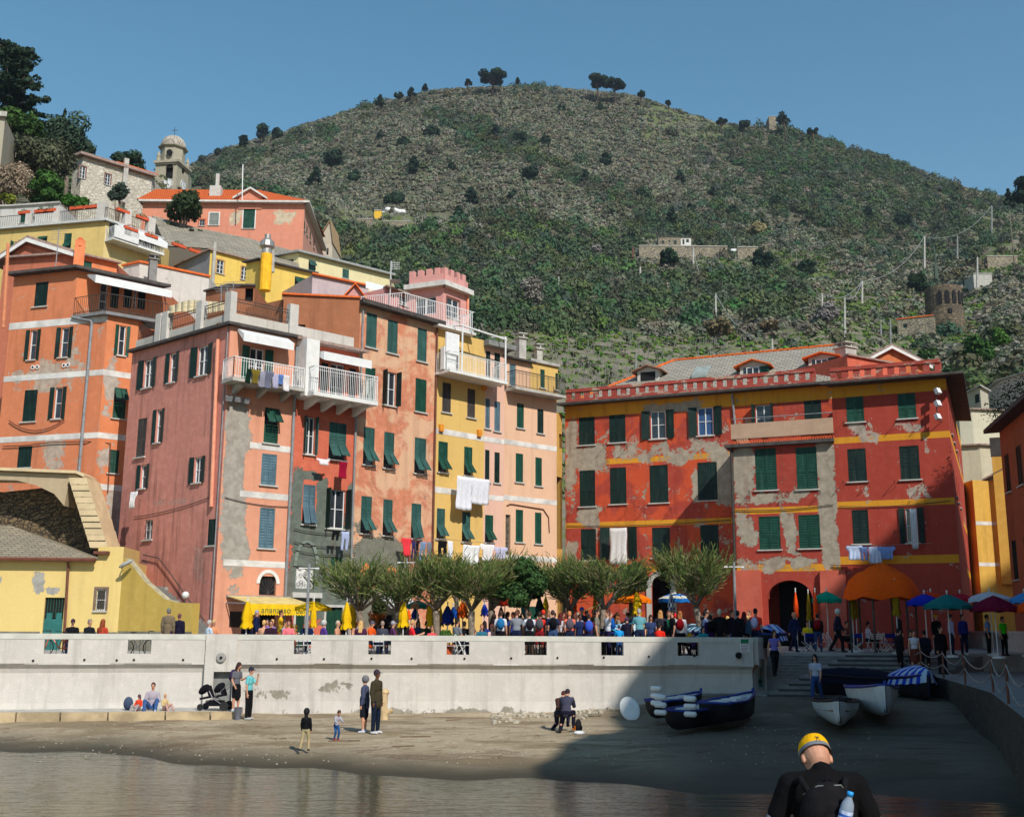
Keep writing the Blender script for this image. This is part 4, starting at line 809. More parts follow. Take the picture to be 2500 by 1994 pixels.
FRL0=Fac(PR0,PR0+Vector((math.cos(R(-24)),math.sin(R(-24))))*10)
sE=FRL0 .sz(2046,1000)[0];FRL=Fac(PR0,tuple(FRL0 .P(sE,0).xy));FRM0=FRL.off(4.0);s0=FRM0 .sz(1791,1150)[0];sM=FRM0 .sz(2040,1150)[0];s1=FRM0 .sz(2322,1100)[0]
A_,B_,C_=FRM0 .P(s0,0).xy,FRM0 .P(sM,0).xy,FRM0 .P(s1,0).xy;FM,FR_=Fac(A_,B_),Fac(B_,C_);dd=Vector((math.cos(R(66)),math.sin(R(66))));FS=Fac(C_,C_+dd*13)
red,rgrey,ochre=srgb(186,60,36),srgb(178,166,148),srgb(220,154,44)
def bz(fc,u,v,h):z=fc.sz(u,v)[1];return z-h/2,z+h/2,ochre
zz=[zone(FRL,1385,1040,1412,1180,.9),zone(FRL,1400,1090,1475,1150,1.3),zone(FRL,1415,1238,1458,1282,1.2),zone(FRL,1750,1120,1790,1230,1.2),zone(FRL,1560,1080,1790,1130,.55),zone(FRL,1384,1330,1408,1395,1.2),zone(FRL,1480,1070,1560,1120,.5),zone(FRL,1690,1130,1705,1230,.6),zone(FRL,1580,985,1700,1005,1.1),zone(FRL,1385,1150,1412,1230,.45)]
mL=plaster('venetian_red',red,rgrey,.48,zones=zz,pscale=.8,streak=.35,var=.25,second=srgb(204,84,50),bands=[bz(FRL,1600,1120,.34),bz(FRL,1600,1276,.34),bz(FRL,1660,1388,.34),(FRL.sz(1640,1003)[1],99,ochre)],bump=.6)
zz=[zone(FM,1792,1100,1838,1220,1.3),zone(FM,2000,1090,2040,1370,1.5),zone(FM,1800,1200,1990,1228,1.0),zone(FM,1800,1255,1848,1330,1.0),zone(FM,1912,1250,1945,1345,1.2),zone(FM,1900,1160,1945,1200,.5),zone(FM,1795,1360,2010,1395,.8)]
mM=plaster('venetian_red_peeled',red,rgrey,.32,zones=zz,pscale=.9,streak=.2,var=.2,bands=[bz(FM,1900,1245,.34),bz(FM,1900,1386,.38)],bump=.9)
zz=[zone(FR_,2075,1030,2115,1080,.65),zone(FR_,2195,1030,2250,1060,.65),zone(FR_,2085,1180,2125,1225,.7),zone(FR_,2255,1060,2268,1105,.9),zone(FR_,2200,1185,2280,1225,.45),zone(FR_,2120,1035,2150,1075,.5)]
mR=plaster('venetian_red_clean',red,srgb(190,176,160),.36,zones=zz,pscale=1.1,streak=.2,var=.15,bands=[bz(FR_,2170,1068,.34),bz(FR_,2170,1228,.34),bz(FR_,2170,1366,.42),(FR_.sz(2170,962)[1],99,ochre)])
mS=plaster('venetian_red_side',red,srgb(190,176,160),.05,bands=[(FR_.sz(2170,1068)[1]-.17,FR_.sz(2170,1068)[1]+.17,ochre)])
BR=floorz(60)-.3;zL,zM,zR=FRL.sz(1640,972)[1],FM.sz(1910,1087)[1],FR_.sz(2170,934)[1]
H=House('red_house','huge peeling red house with ochre bands, an arcade and a long slate roof with dormers',None,None,BR,[mL],facs=[FRL],ztop=zL,depth=9);HR=H
SH=DGREEN
for px,st in(((1413,1018,1452,1086),'c'),((1487,1012,1527,1080),'c'),((1588,1003,1625,1071),'o'),((1703,994,1741,1063),'o'),((1415,1148,1453,1236),'c'),((1489,1141,1529,1230),'c'),((1586,1135,1631,1227),'c'),((1703,1128,1751,1221),'c'),((1418,1291,1455,1367),'c'),((1490,1288,1532,1364),'o'),((1592,1287,1636,1361),'c'),((1710,1281,1755,1357),'c'),((1845,988,1886,1055),'ol'),((1964,977,2006,1055),'c')):H.win(0,px,st,SH,lit=simple('blue_curtain',srgb(52,84,128),.5)if px[0]==1703 and px[1]<1000 else None)
ar=FRL.rect(1592,1404,1641,1605);ar2=FRL.rect(1665,1500,1740,1600);H.holes[0]+=[ar];H.walls(top=False)
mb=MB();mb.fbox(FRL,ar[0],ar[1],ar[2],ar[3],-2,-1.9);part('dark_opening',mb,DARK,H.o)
mb=MB();cx=(ar[0]+ar[1])/2;hw=(ar[1]-ar[0])/2;zs=ar[3]-hw
for s0_,s1_ in((ar[0]-.3,ar[0]-.003),(ar[1]+.003,ar[1]+.3)):mb.fbox(FRL,s0_,s1_,ar[2],zs,-.02,.1)
for i in range(12):
 a0,a1=math.pi*i/12,math.pi*(i+1)/12;p=[(cx+math.cos(a)*r,zs+math.sin(a)*r)for a,r in((a0,hw-.02),(a1,hw-.02),(a1,hw+.3),(a0,hw+.3))];mb.hexa([FRL.P(*p[k],n)for k,n in((0,-.02),(3,-.02),(0,.1),(3,.1),(1,-.02),(2,-.02),(1,.1),(2,.1))])
 if 1:c0=(cx+math.cos((a0+a1)/2)*hw*1.41,zs+hw)
part('stone_arch',mb,CONC,H.o)
mb=MB()
for sd in(-1,1):
 P_=[(cx+sd*hw,zs)]+[(cx+sd*math.cos(math.pi/2*i/6)*hw,zs+math.sin(math.pi/2*i/6)*hw)for i in range(1,7)]+[(cx,ar[3]+.01),(cx+sd*hw,ar[3]+.01)];pts=[FRL.P(*p,.002)for p in P_];mb.face(pts if sd<0 else pts[::-1],[tuple(p)for p in(P_ if sd<0 else P_[::-1])])
part('arch_spandrel',mb,mL,H.o)
def arch_pts(cx,hw,z0,zs,n=10):return[(cx+hw,z0),(cx+hw,zs)]+[(cx+math.cos(math.pi*i/n)*hw,zs+math.sin(math.pi*i/n)*hw)for i in range(1,n)]+[(cx-hw,zs),(cx-hw,z0)]
H3=House('red_wing','projecting red wing with a big round arcade arch and a faded balcony parapet above',None,None,BR,[mM],facs=[FM],ztop=zM,depth=3.98,cat='house wing')
for px in((1844,1094,1896,1196),(1944,1091,1995,1194),(1853,1260,1905,1341),(1950,1256,2002,1338)):H3 .win(0,px,'c',GREEN)
aa=FM.rect(1876,1416,1986,1600);aa=(aa[0],aa[1],aa[2],aa[3]);H3 .holes[0].append(aa);H3 .walls()
cx=(aa[0]+aa[1])/2;hw=(aa[1]-aa[0])/2;zs=aa[3]-hw*.82;mb=MB()
for sd in(-1,1):
 P_=[(cx+sd*hw,zs)]+[(cx+sd*math.cos(math.pi/2*i/10)*hw,zs+math.sin(math.pi/2*i/10)*hw*.82)for i in range(1,11)]+[(cx+sd*hw,aa[3]+.002)];pts=[FM.P(*p,.002)for p in P_];mb.face(pts if sd<0 else pts[::-1],[tuple(p)for p in(P_ if sd<0 else P_[::-1])])
 for i in range(10):
  p,q=P_[i],P_[i+1];mb.face([FM.P(*p,.002),FM.P(*q,.002),FM.P(*q,-.6),FM.P(*p,-.6)])
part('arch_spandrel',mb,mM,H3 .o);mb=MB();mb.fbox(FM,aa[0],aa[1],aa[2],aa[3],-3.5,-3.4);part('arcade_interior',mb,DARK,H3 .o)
for u0,u1 in((1796,1862),(2008,2070)):
 a,b,c,d=FM.rect(u0,1392,u1,1600);mb=MB();mb.hexa([FM.P(s,z,n)for s in(a,b)for n,z in((.003,BR),(.003,d),(.8,BR),(.25,d))]);part('buttress',mb,plaster('buttress_red',srgb(206,88,60),srgb(206,130,104),.2,streak=.3),H3 .o)
a,b,c,d=FM.rect(1786,1036,2036,1082);zb=zM;mb=MB();mb.fbox(FM,-.4,FM.L+.02,zb+.003,zb+.18,-4,.35);part('balcony_slab',mb,EAVE,H3 .o);mb=MB();mb.fbox(FM,-.05,FM.L,zb+.5,zb+1.35,-.05,.1);mb.fbox(FM,-.05,.1,zb+.5,zb+1.35,-3.9,-.051);part('balcony_parapet',mb,plaster('faded_parapet',srgb(206,168,136),srgb(200,110,80),.25),H3 .o)
mb=MB();n=40
for i in range(n):s=FM.L*i/n;e=FM.L/n;mb.tube([FM.P(s,zb+.2,.02),FM.P(s+e/2,zb+.48,.02),FM.P(s+e,zb+.2,.02)],.035,4,cap=False)
part('lattice_frieze',mb,simple('red_lattice',srgb(206,96,54),.8),H3 .o);mb=MB();mb.tube([FM.P(0,zb+1.65,.02),FM.P(FM.L,zb+1.65,.02)],.025,5);part('balcony_rail',mb,PIPE,H3 .o)
H4=House('red_corner_block','right hand corner block of the red house with three tiers of dark shutters',None,None,BR,[mR,mS],facs=[FR_,FS],ztop=zR,cat='house wing',back=tuple(-FR_.n*8))
for px in((2066,968,2109,1030),(2192,960,2236,1021),(2070,1095,2115,1175),(2197,1088,2245,1170),(2081,1244,2121,1327),(2212,1240,2240,1325)):H4 .win(0,px,'c' if px[0]!=2212 else 'o',GREEN if px[1]<1000 else DGREEN)
for i,s in enumerate((2.2,5,8)):
 for z in(zR-2.6,zR-6):r_=(s,s+.9,z,z+1.5);H4 .holes.setdefault(1,[]).append(r_);H4 .wins.append((1,r_,'c',(DGREEN,),{}))
H4 .walls();H4 .eave(.9,.12,EAVE,dz=0);mb=MB()
for i,u in enumerate(range(22)):s=.1+(FR_.L-.3)*i/22;mb.fbox(FR_,s,s+.22,zR+.6,zR+.93,-.3,.0)
part('parapet_slots',mb,DARK,H4 .o)if 0 else None
def balustrade(H,fc,s0,s1,z,h,mat,dark):
 mb=MB();n=int((s1-s0)/.62)
 mb.fbox(fc,s0,s1,z,z+h*.3,-.1,.12);mb.fbox(fc,s0,s1,z+h*.78,z+h,-.1,.16)
 for i in range(n+1):s=s0+(s1-s0-.3)*i/n;mb.fbox(fc,s,s+.34,z+h*.3+.001,z+h*.78-.001,-.08,.1)
 part('roof_balustrade',mb,mat,H.o)
mBal=plaster('balustrade_red',srgb(186,70,52),srgb(196,170,150),.6,pscale=2.5)
balustrade(H,FRL,.1,FRL.L-1.2,zL+.14,.95,mBal,DARK);balustrade(H4,FR_,.0,FR_.L-.2,zR+.14,.9,mBal,DARK);H.eave(.7,.14,EAVE)
SLATE=slate('grey_stone_slabs',srgb(168,160,146),srgb(150,144,132),3.2)
ze=zL+.35;f0=FRL.off(-.3);zr=None;sR=FRL.L;dep=6.5
def ridge_z(u,v,n):f=FRL.off(-n);return f.sz(u,v)
sa,zr=ridge_z(1645,881,dep);
mb=MB();e0,e1=f0 .P(.4,ze),f0 .P(sR,ze);r0,r1=FRL.P(max(sa,3),zr,-dep),FRL.P(sR,zr,-dep);b0,b1=FRL.P(.4,ze,-2*dep),FRL.P(sR,ze,-2*dep)
sl=math.hypot(dep,zr-ze);mb.face([e0,e1,r1,r0],[(0,0),(sR,0),(sR,sl),(sa,sl)]);mb.face([b0,e0,r0],[(0,0),(8,0),(4,sl)]);mb.face([b1,b0,r0,r1],[(0,0),(sR,0),(sR,sl),(0,sl)]);mb.face([e1,b1,r1]);roof=part('roof',mb,SLATE,H.o)
for p,q in((e0,r0),(r0,r1)):
 mb=MB();n=int((q-p).length/.4)
 for i in range(n):a,b=p.lerp(q,i/n),p.lerp(q,(i+.97)/n);mb.tube([a+Vector((0,0,.03)),b+Vector((0,0,.07))],[.07,.09],6)
 part('ridge_tiles',mb,RIDGE,roof)
def dormer(u0,v0,u1,v1,vt,st):
 for n in np.arange(.6,5.5,.1):
  f=FRL.off(-n);s,z=f.sz((u0+u1)/2,v1)
  if z<=ze+(n-.3)/(dep-.3)*(zr-ze):break
 a,b,c,d=f.rect(u0,v0,u1,v1);zt_=f.sz((u0+u1)/2,vt)[1];mb=MB();e=.22;c0=c-.3
 mb.face([f.P(a-e,c0),f.P(b+e,c0),f.P(b+e,d+.1),f.P((a+b)/2,zt_),f.P(a-e,d+.1)],None)
 for s in(a-e,b+e):q=[f.P(s,c0),f.P(s,d+.1),f.P(s,d+.1,-3),f.P(s,c0,-3)];mb.face(q)
 D_=part('dormer',mb,plaster('dormer_white',srgb(214,210,200),srgb(150,145,135),.1),H.o)
 mb=MB();ov=.35
 for sd in(-1,1):
  s_=(a-e-ov)if sd<0 else(b+e+ov);zlow=d+.1-(zt_-d-.1)*ov/((b-a)/2+e);mb.hexa([f.P(s,z+k,n)for s,z in((s_,zlow),((a+b)/2,zt_))for n in(.35,-3.2)for k in(.02,.1)])
 part('dormer_roof',mb,RIDGE if st!='c' else simple('brown_tiles',srgb(150,110,90),.9,.3,5),D_)
 mb=MB();mb.fbox(f,a,b,c,d,.004,.02)
 if st!='c':sash(mb,f,a+.2,b-.2,c+.02,d-.02,.022,2,1,1)
 part('dormer_window',mb,[GLASS if st!='c' else DARK,W_FRAME],D_)
 if st!='c':mb=MB();leaf(mb,f,b-.1,.5,c,d,0,1,.03,False);part('shutter',mb,GREEN,D_)
for d_ in((1564,908,1600,930,895,'c'),(1815,896,1862,915,881,'o'),(1983,876,2030,898,864,'o')):dormer(*d_)
f=FRL.off(-2.0);s,z=f.sz(1707,925);mb=MB();mb.hexa([FRL.P(s+e,z+zz_,-2.0-n)for e in(-.5,.5)for n,zz_ in((0,.1),(0,.25),(1.2,.95),(1.2,1.1))]);part('skylight',mb,[simple('skylight_glass',(.3,.33,.3),.2)],H.o)
chimney(H.o,at(2066,892,65),.9,1.0,CONC)
pipe(H.o,[fpx(FRL,1788,962,.12),fpx(FRL,1797,1050,.12)],.07);pipe(H3 .o,[FM.P(-.08,zM,.1),FM.P(-.08,BR,.1)],.07,IRON)
for dv in(0,30,62):
 p=fpx(FR_,2291,960+dv,.55);mb=MB();mb.box(p,(.28,.2,.3),.5,rx=-.4);part('floodlight',mb,W_FRAME,H4 .o)
mb=MB();a,b=fpx(FR_,2286,955,.5),fpx(FR_,2290,1030,.5);mb.tube([a,b],.03,5);mb.tube([a,fpx(FR_,2300,950,0)],.02,4);mb.tube([b,fpx(FR_,2300,1028,0)],.02,4);part('light_bracket',mb,IRON,H4 .o)
def brackets(Hh,fc,us,v):
 for u in us:mb=MB();a,b=fpx(fc,u,v,.0),fpx(fc,u,v,.55);mb.tube([a,b],.014,4);mb.tube([a-Vector((0,0,.3)),b],.01,4);part('clothes_bracket',mb,IRON,Hh.o)
brackets(H4,FR_,(2060,2118,2188,2250),1030);brackets(H4,FR_,(2060,2122,2185,2256),1176);brackets(H3,FM,(1832,1906,1925,2004),1200);brackets(H,FRL,(1478,1535,1400,1640,1575),1240);brackets(H,FRL,(1478,1533),1088)
for fc,Hh,v,u0,u1 in((FRL,H,1283,1386,1786),(FM,H3,1245,1795,2036),(FR_,H4,1236,2048,2320)):
 p,q=fpx(fc,u0,v,.06),fpx(fc,u1,v-14,.06);pipe(Hh.o,[p.lerp(q,t/8)-Vector((0,0,.5*(t/8)*(1-t/8)))for t in range(9)],.02,IRON,'cable')
def flatroof(H,out=.3,h=.14,mat=None):H.eave(out,h,mat or EAVE)
def gableroof(H,i,rise,mat,ov=.3,trim=None):
 """gable facing along facade i"""
 fc=H.facs[i];L,z=fc.L,H.z;mb=MB();n0,n1=ov,-H.depth;th=.12
 for sd in(-1,1):
  a,b=(-ov if sd<0 else L+ov),L/2;za=z-rise*ov/(L/2)
  q=[(a,za),(b,z+rise)];mb.hexa([fc.P(s,zz+k,n)for s,zz in q for n in(n0,n1)for k in(.02,.02+th)])
 part('roof',mb,mat,H.o);mb=MB();mb.face([fc.P(0,z),fc.P(L,z),fc.P(L/2,z+rise)],[(0,z),(L,z),(L/2,z+rise)]);part('gable',mb,H.mats[0],H.o)
 if trim:
  mb=MB()
  for sd in(-1,1):
   a=-ov if sd<0 else L+ov;za=z-rise*ov/(L/2);mb.hexa([fc.P(s,zz+k,n)for s,zz in((a,za),(L/2,z+rise))for n in(ov-.12,ov+.02)for k in(-.2,.0)])
  part('gable_trim',mb,trim,H.o)
TILE=slate('terracotta_tiles',srgb(226,108,44),srgb(206,90,36),3.5,cw=5)
OLDT=simple('old_roof_tiles',srgb(150,128,118),.9,.3,6,.5)
co=xy(257,850,58.5);fl=walk(co,-17,12,900);fr=walk(co,38,330,900);FOL,FOR=Fac(fl,co),Fac(co,fr)
zbody=FOL.sz(150,778)[1];zz=[zone(FOL,95,880,150,945,.9),zone(FOL,105,1075,160,1150,.9),zone(FOL,150,840,250,935,.45),zone(FOL,20,900,215,925,.7)]
m1=plaster('orange_render',srgb(230,130,76),srgb(196,176,158),.42,zones=zz,streak=.3,var=.2,pscale=.7);zz=[zone(FOR,258,870,282,1000,.9),zone(FOR,260,1200,300,1330,.9),zone(FOR,240,1060,275,1150,.4)]
m2=plaster('orange_render_side',srgb(238,134,72),srgb(190,176,162),.4,zones=zz,streak=.2,var=.2,pscale=.7)
H=House('orange_house','big peeling orange house with white bands and a flowered top floor balcony',None,None,BASE+2,[m1,m2,CONC],facs=[FOL,FOR],ztop=zbody,depth=10);OHO=H.o
for px,st in(((72,806,88,878),'o'),((148,800,166,872),'o'),((57,952,89,1029),'c'),((132,946,150,1022),'o'),((43,1089,77,1141),'c')):H.win(0,px,st,DGREEN)
for px,st in(((290,795,306,868),'o'),((277,947,308,1022),'h'),((266,1098,290,1155),'c')):H.win(1,px,st,GREEN)
H.walls()
for v in(918,1068):z=H.band(0,v,.32,WB,u=120);H.band(1,v,.32,WB,z=z)
z=FOR.sz(270,1190)[1];H.band(1,0,.32,WB,z=z);H.band(0,0,.4,WB,z=zbody-.2)
pipe(H.o,[fpx(FOL,228,790,.12),fpx(FOL,196,1160,.12)],.08);pipe(H.o,[fpx(FOL,178,775,.1),fpx(FOL,226,785,.12),fpx(FOL,228,795,.12)],.07)
p,q=fpx(FOL,25,1027,.1),fpx(FOL,160,1025,.1);pipe(H.o,[p.lerp(q,t/8)-Vector((0,0,2.4*(t/8)*(1-t/8)))for t in range(9)],.03,COPPER,'cable');pipe(H.o,[fpx(FOL,10,1090,.1),fpx(FOL,60,1088,.1),fpx(FOL,130,1080,.1),fpx(FOL,215,1078,.1),fpx(FOR,268,1082,.1),fpx(FOR,262,1200,.1)],.03,COPPER,'cable')
for u_,v_ in((81,897),(92,896),(157,892),(167,891)):
 p=fpx(FOL,u_,v_,.0);q_=Vector((FOL.n.x,FOL.n.y,0));mb=MB();mb.tube([p,p+q_*.05],.13,12);mb.tube([p+q_*.05,p+q_*.055],.07,10,1);part('round_vent',mb,[W_WHITE,DARK],OHO)
ct=FOL.P(FOL.sz(186,700)[0],0).xy;FT0,FT1=Fac(fl,ct),Fac(ct,walk(ct,40,398,720));ztp=FT0 .sz(110,668)[1]
HT=House('orange_top_floor','recessed top storey of the orange house under a long white awning',None,None,zbody+.003,[m1,m2],facs=[FT0,FT1],ztop=ztp,depth=7,cat='house storey')
HT.win(0,(85,689,116,748),'c',DGREEN)
for px,st in(((243,690,262,758),'w'),((270,692,290,752),'c'),((302,700,322,752),'c'),((326,703,334,755),'w'),((336,705,355,755),'c')):HT.win(1,px,st,DGREEN,sill=False)
HT.walls();HT.eave(.5,.16,EAVE);mb=MB();mb.hexa([FT1 .P(s,zz_,n)for s in(.5,FT1 .L-.1)for n,zz_ in((.1,ztp-.25),(.1,ztp-.15),(1.6,ztp-1.0),(1.6,ztp-.55))]);part('balcony_awning',mb,W_FRAME,HT.o)
mb=MB();mb.face([(*FT0 .P(FT0 .L-.05,0,.05).xy,zbody+.14),(*FOL.P(FOL.L-.02,0,.35).xy,zbody+.14),(*FOR.P(FOR.L+1.5,0,.35).xy,zbody+.14),(*FT1 .P(FT1 .L,0,.05).xy,zbody+.14)]);pts=[FOL.P(FT0 .L,0,.0),FOL.P(FOL.L+.02,0,.3),FOR.P(FOR.L+1.5,0,.3)]
for a,b in zip(pts,pts[1:]):mb.tube([Vector((a.x,a.y,zbody+.02)),Vector((b.x,b.y,zbody+.02))],.13,4)
part('balcony_slab',mb,simple('grey_slab',(.2,.2,.2),.8),HT.o);mb=MB()
for a,b in zip(pts,pts[1:]):
 n=max(2,int((b-a).length/.14));A_,B_=Vector((a.x,a.y,zbody+.15)),Vector((b.x,b.y,zbody+.15))
 for i in range(n+1):p=A_.lerp(B_,i/n);mb.tube([p,p+Vector((0,0,1))],.012 if i%9 else.022,4,cap=False)
 for z in(1.0,.1):mb.tube([A_+Vector((0,0,z)),B_+Vector((0,0,z))],.022,4)
part('railing',mb,IRON,HT.o)
chm=simple('orange_render_plain',srgb(220,130,86),.9,.12,2)
H=House('gabled_house','salmon house with a broad white edged gable behind the orange house',[(10,634),(184,622),(286,645)],66,12,[plaster('dull_salmon',srgb(204,112,78),srgb(190,150,130),.05,streak=.4),m2],depth=7,ref=1)
H.win(1,(204,638,224,658),'s',GREEN);H.walls();f0=H.facs[0];gz=f0 .sz(73,586)[1]-H.z;sg=f0 .sz(73,600)[0];mb=MB();mb.face([f0 .P(0,H.z),f0 .P(f0 .L,H.z),f0 .P(sg,H.z+gz)],[(0,H.z),(f0 .L,H.z),(sg,H.z+gz)]);part('gable',mb,H.mats[0],H.o)
mb=MB()
for s,z in((-.8,H.z-gz*.25),(f0 .L+.4,H.z-.1)):mb.hexa([f0 .P(q,zz_+k,n)for q,zz_ in((s,z),(sg,H.z+gz))for n in(.35,-6)for k in(.0,.2)])
part('roof',mb,OLDT,H.o);mb=MB()
for s,z in((-.8,H.z-gz*.25),(f0 .L+.4,H.z-.1)):mb.hexa([f0 .P(q,zz_+k,n)for q,zz_ in((s,z),(sg,H.z+gz))for n in(.36,.42)for k in(-.25,.0)])
part('gable_trim',mb,W_WHITE,H.o);mb=MB();c=at(192,640,65);mb.box(c+Vector((0,0,.4)),(.6,.6,1.9),.4);part('chimney',mb,chm,H.o);mb=MB();mb.lathe(at(195,607,65),[(.3,0),(.34,.1),(.22,.2),(.28,.35),(.3,.4),(.12,.7),(0,.75)],10);part('chimney_pot',mb,TERRA,H.o)
H.eave(.35,.12,OLDT);pipe(H.o,[at(20,595,57),at(14,700,57),at(8,800,57)],.09,simple('faded_orange_pipe',srgb(206,130,92),.8))
mb=MB();p=at(135,660,62);mb.tube([p,p+Vector((0,0,2.6))],.03,5);
for k in range(5):mb.tube([p+Vector((-.5,.1,2.6-.16*k)),p+Vector((.5,-.1,2.6-.16*k))],.012,4)
solo('television_aerial',mb,PIPE,'comb shaped aerial on the orange house roof near its chimney','aerial',p)
H=House('terrace_house','flat roofed yellow house with plant pots and white posts on its roof terrace',[(-30,565),(258,541),(390,586)],85,24,[plaster('soft_yellow',srgb(232,196,106),srgb(200,190,160),.02,streak=.25),plaster('soft_yellow_side',srgb(236,206,130),srgb(200,190,160),.02,streak=.25),CONC],depth=9,ref=1)
for px,st in(((93,577,115,594),'h'),((156,570,174,608),'f'),((34,590,50,612),'ol')):H.win(0,px,st,GREEN)
f1=H.facs[1];lo=f1 .rect(264,562,378,607);H.holes.setdefault(1,[]).append(lo);H.walls();mb=MB();mb.fbox(f1,*lo,-2.0,-1.9,0);
part('loggia_wall',mb,DARK,H.o);mb=MB();leaf(mb,f1,lo[0]+.1,1.1,lo[2]+.1,lo[3]-.1,0,1,-.6);part('shutter',mb,GREEN,H.o);mb=MB();leaf(mb,f1,lo[0]+4.2,1.2,lo[2]+.1,lo[3]-.4,0,1,-.6);part('shutter',mb,GREEN,H.o);mb=MB()
for s in(lo[0]+1.6,lo[0]+3.9,lo[1]-1.2):mb.fbox(f1,s,s+.25,lo[2],lo[3],-.3,-.05)
part('loggia_posts',mb,W_WHITE,H.o);mb=MB();mb.hexa([f1 .P(s,zz_,n)for s in(lo[0]+.6,lo[1]+.4)for n,zz_ in((.1,lo[3]),(.1,lo[3]+.15),(1.3,lo[3]-1.1),(1.3,lo[3]-.6))]);part('awning',mb,W_FRAME,H.o)
balcony(H.o,f1,lo[0]-.3,lo[1]+.2,lo[2],1.2,1.0,W_FRAME,W_WHITE,.16);mb=MB();mb.fbox(f1,lo[0]-.3,lo[0]+2.0,lo[2]+.02,lo[2]+1.05,1.21,1.3);part('balcony_panel',mb,W_WHITE,H.o);H.eave(.35,.2,simple('pale_gutter',(.5,.5,.48),.7));HY=H
for i,t,w_ in((0,.36,.5),(0,.6,.5),(0,.98,.7),(1,.45,.6),(1,.9,.7)):fc=H.facs[i];mb=MB();mb.fbox(fc,fc.L*t-w_,fc.L*t,H.z+.2,H.z+1.75,-.5,.0);part('terrace_pier',mb,RENDERW,H.o)
for fc in H.facs:
 mb=MB();n=int(fc.L/.2)
 for i in range(n):mb.tube([fc.P(fc.L*i/n,H.z+.2,-.2),fc.P(fc.L*i/n,H.z+1.3,-.2)],.013,3,cap=False)
 mb.tube([fc.P(0,H.z+1.3,-.2),fc.P(fc.L,H.z+1.3,-.2)],.03,4);part('terrace_railing',mb,IRON,H.o)
BOX=simple('terracotta_trough',srgb(196,84,50),.8,.2,5)
def planter(p,L,rz,label,group='flower troughs on the terrace rail',flowers=None):
 t=thing('flower_trough',label,'planter',p,rz,group);mb=MB();mb.box(p+Vector((0,0,.12)),(L,.24,.24));o=link('trough',mb.mesh('trough',p,[BOX]),t);n=int(60*L);pr=clump_proto(n,1,.1,int(p.x*7)%50);V=pr*np.array([L*.5,.16,.35])+np.array([0,0,.2]);c=np.tile([[.06,.11,.03]],(n,1))*(.6+RNG.random((n,1)))
 if flowers:k=RNG.random(n)<.4;c[k]=flowers
 link('plants',bulk('plants',V,np.arange(len(V)).reshape(-1,4),c,VEG),t);return t
for j,(i,t)in enumerate(((0,.30),(0,.44),(0,.52),(0,.74),(0,.86),(1,.3),(1,.66))):fc=H.facs[i];planter(fc.P(fc.L*t,H.z+1.33,-.1),1.2,math.atan2(fc.d.y,fc.d.x),'terracotta trough on the yellow house roof railing, '+('first','second','third','fourth','fifth','sixth','seventh')[j]+' counted from the left')
for j,(s,L)in enumerate(((lo[0]+1.2,1.3),(lo[0]+3.2,1.2),(lo[0]+6.,1.4),(lo[0]+7.8,1.5))):planter(f1 .P(s,lo[2]+1.0,1.25),L,math.atan2(f1 .d.y,f1 .d.x),('first','second','third','last')[j]+' flower trough from the left on the balcony under the yellow house awning','flower troughs on the yellow house balcony',(.5,.12,.08))
H=House('terrace_cottage','low whitewashed cottage at the back of the planted roof terrace',[(-60,508),(30,505),(146,497)],93,30,[plaster('old_whitewash',srgb(206,202,194),srgb(150,145,135),.3,streak=.5),plaster('old_whitewash_b',srgb(212,208,200),srgb(150,145,135),.3,streak=.5),CONC],depth=5,ref=1,cat='cottage')
H.win(1,(50,520,70,545),'s',GREEN);H.walls();H.eave(.2,.15,CONC)
H=House('stone_house','long whitewashed rubble house with a sloping slab roof below the trees',[(180,392),(203,382),(371,433)],112,36,[stone('white_rubble',srgb(214,208,194),srgb(190,180,160),2.6,(1,1.6,1),srgb(160,152,138),bump=.5)],depth=8,ref=1)
for px in((194,406,209,436),(256,425,270,452)):H.win(1,px,'w',BROWN,surround=simple('red_brown_frame',srgb(120,76,66),.8))
H.walls();H.eave(.6,.3,OLDT);c=H.facs[1].P(H.facs[1].sz(302,440)[0],0,.3);mb=MB();mb.box((c.x,c.y,H.z-1.5),(.5,.5,5.2),.6);part('chimney',mb,CONC,H.o)
mb=MB();f=H.facs[1];mb.hexa([f.P(s,z,n)for s in(f.L*.45,f.L+.5)for n,z in((.5,H.z+.32),(.5,H.z+.42),(-4,H.z+1.2),(-4,H.z+1.3))]);part('tiled_edge',mb,RIDGE,H.o)
C_=xy(432,420,140);FA=Fac(C_-Vector((math.cos(R(-9)),math.sin(R(-9))))*3.2,C_);FB=Fac(C_,C_+Vector((math.cos(R(79)),math.sin(R(79))))*3.2);zt=FA.sz(405,399)[1];mT=plaster('tower_render',srgb(178,168,144),srgb(140,132,116),.2,streak=.5)
H=House('bell_tower','grey bell tower with white clock faces, round window and scaled stone dome',None,None,30,[mT,mT],facs=[FA,FB],ztop=zt,cat='tower',back=(-.5,3.2))
r_=FA.rect(404,410,422,437);H.holes[0]=[r_];r2=FB.rect(444,414,451,425);H.holes[1]=[r2];H.walls()
for fc,r0 in((FA,r_),(FB,r2)):
 mb=MB();mb.fbox(fc,r0[0],r0[1],r0[2],r0[3],-.5,-.4);part('belfry_opening',mb,DARK,H.o);mb=MB();cx=(r0[0]+r0[1])/2;hw=(r0[1]-r0[0])/2
 for i in range(8):
  a0,a1=math.pi*i/8,math.pi*(i+1)/8;mb.face([fc.P(cx,r0[3],.01),fc.P(cx+math.cos(a0)*hw,r0[3]+math.sin(a0)*hw,.01),fc.P(cx+math.cos(a1)*hw,r0[3]+math.sin(a1)*hw,.01)])
 part('belfry_arch',mb,DARK,H.o)
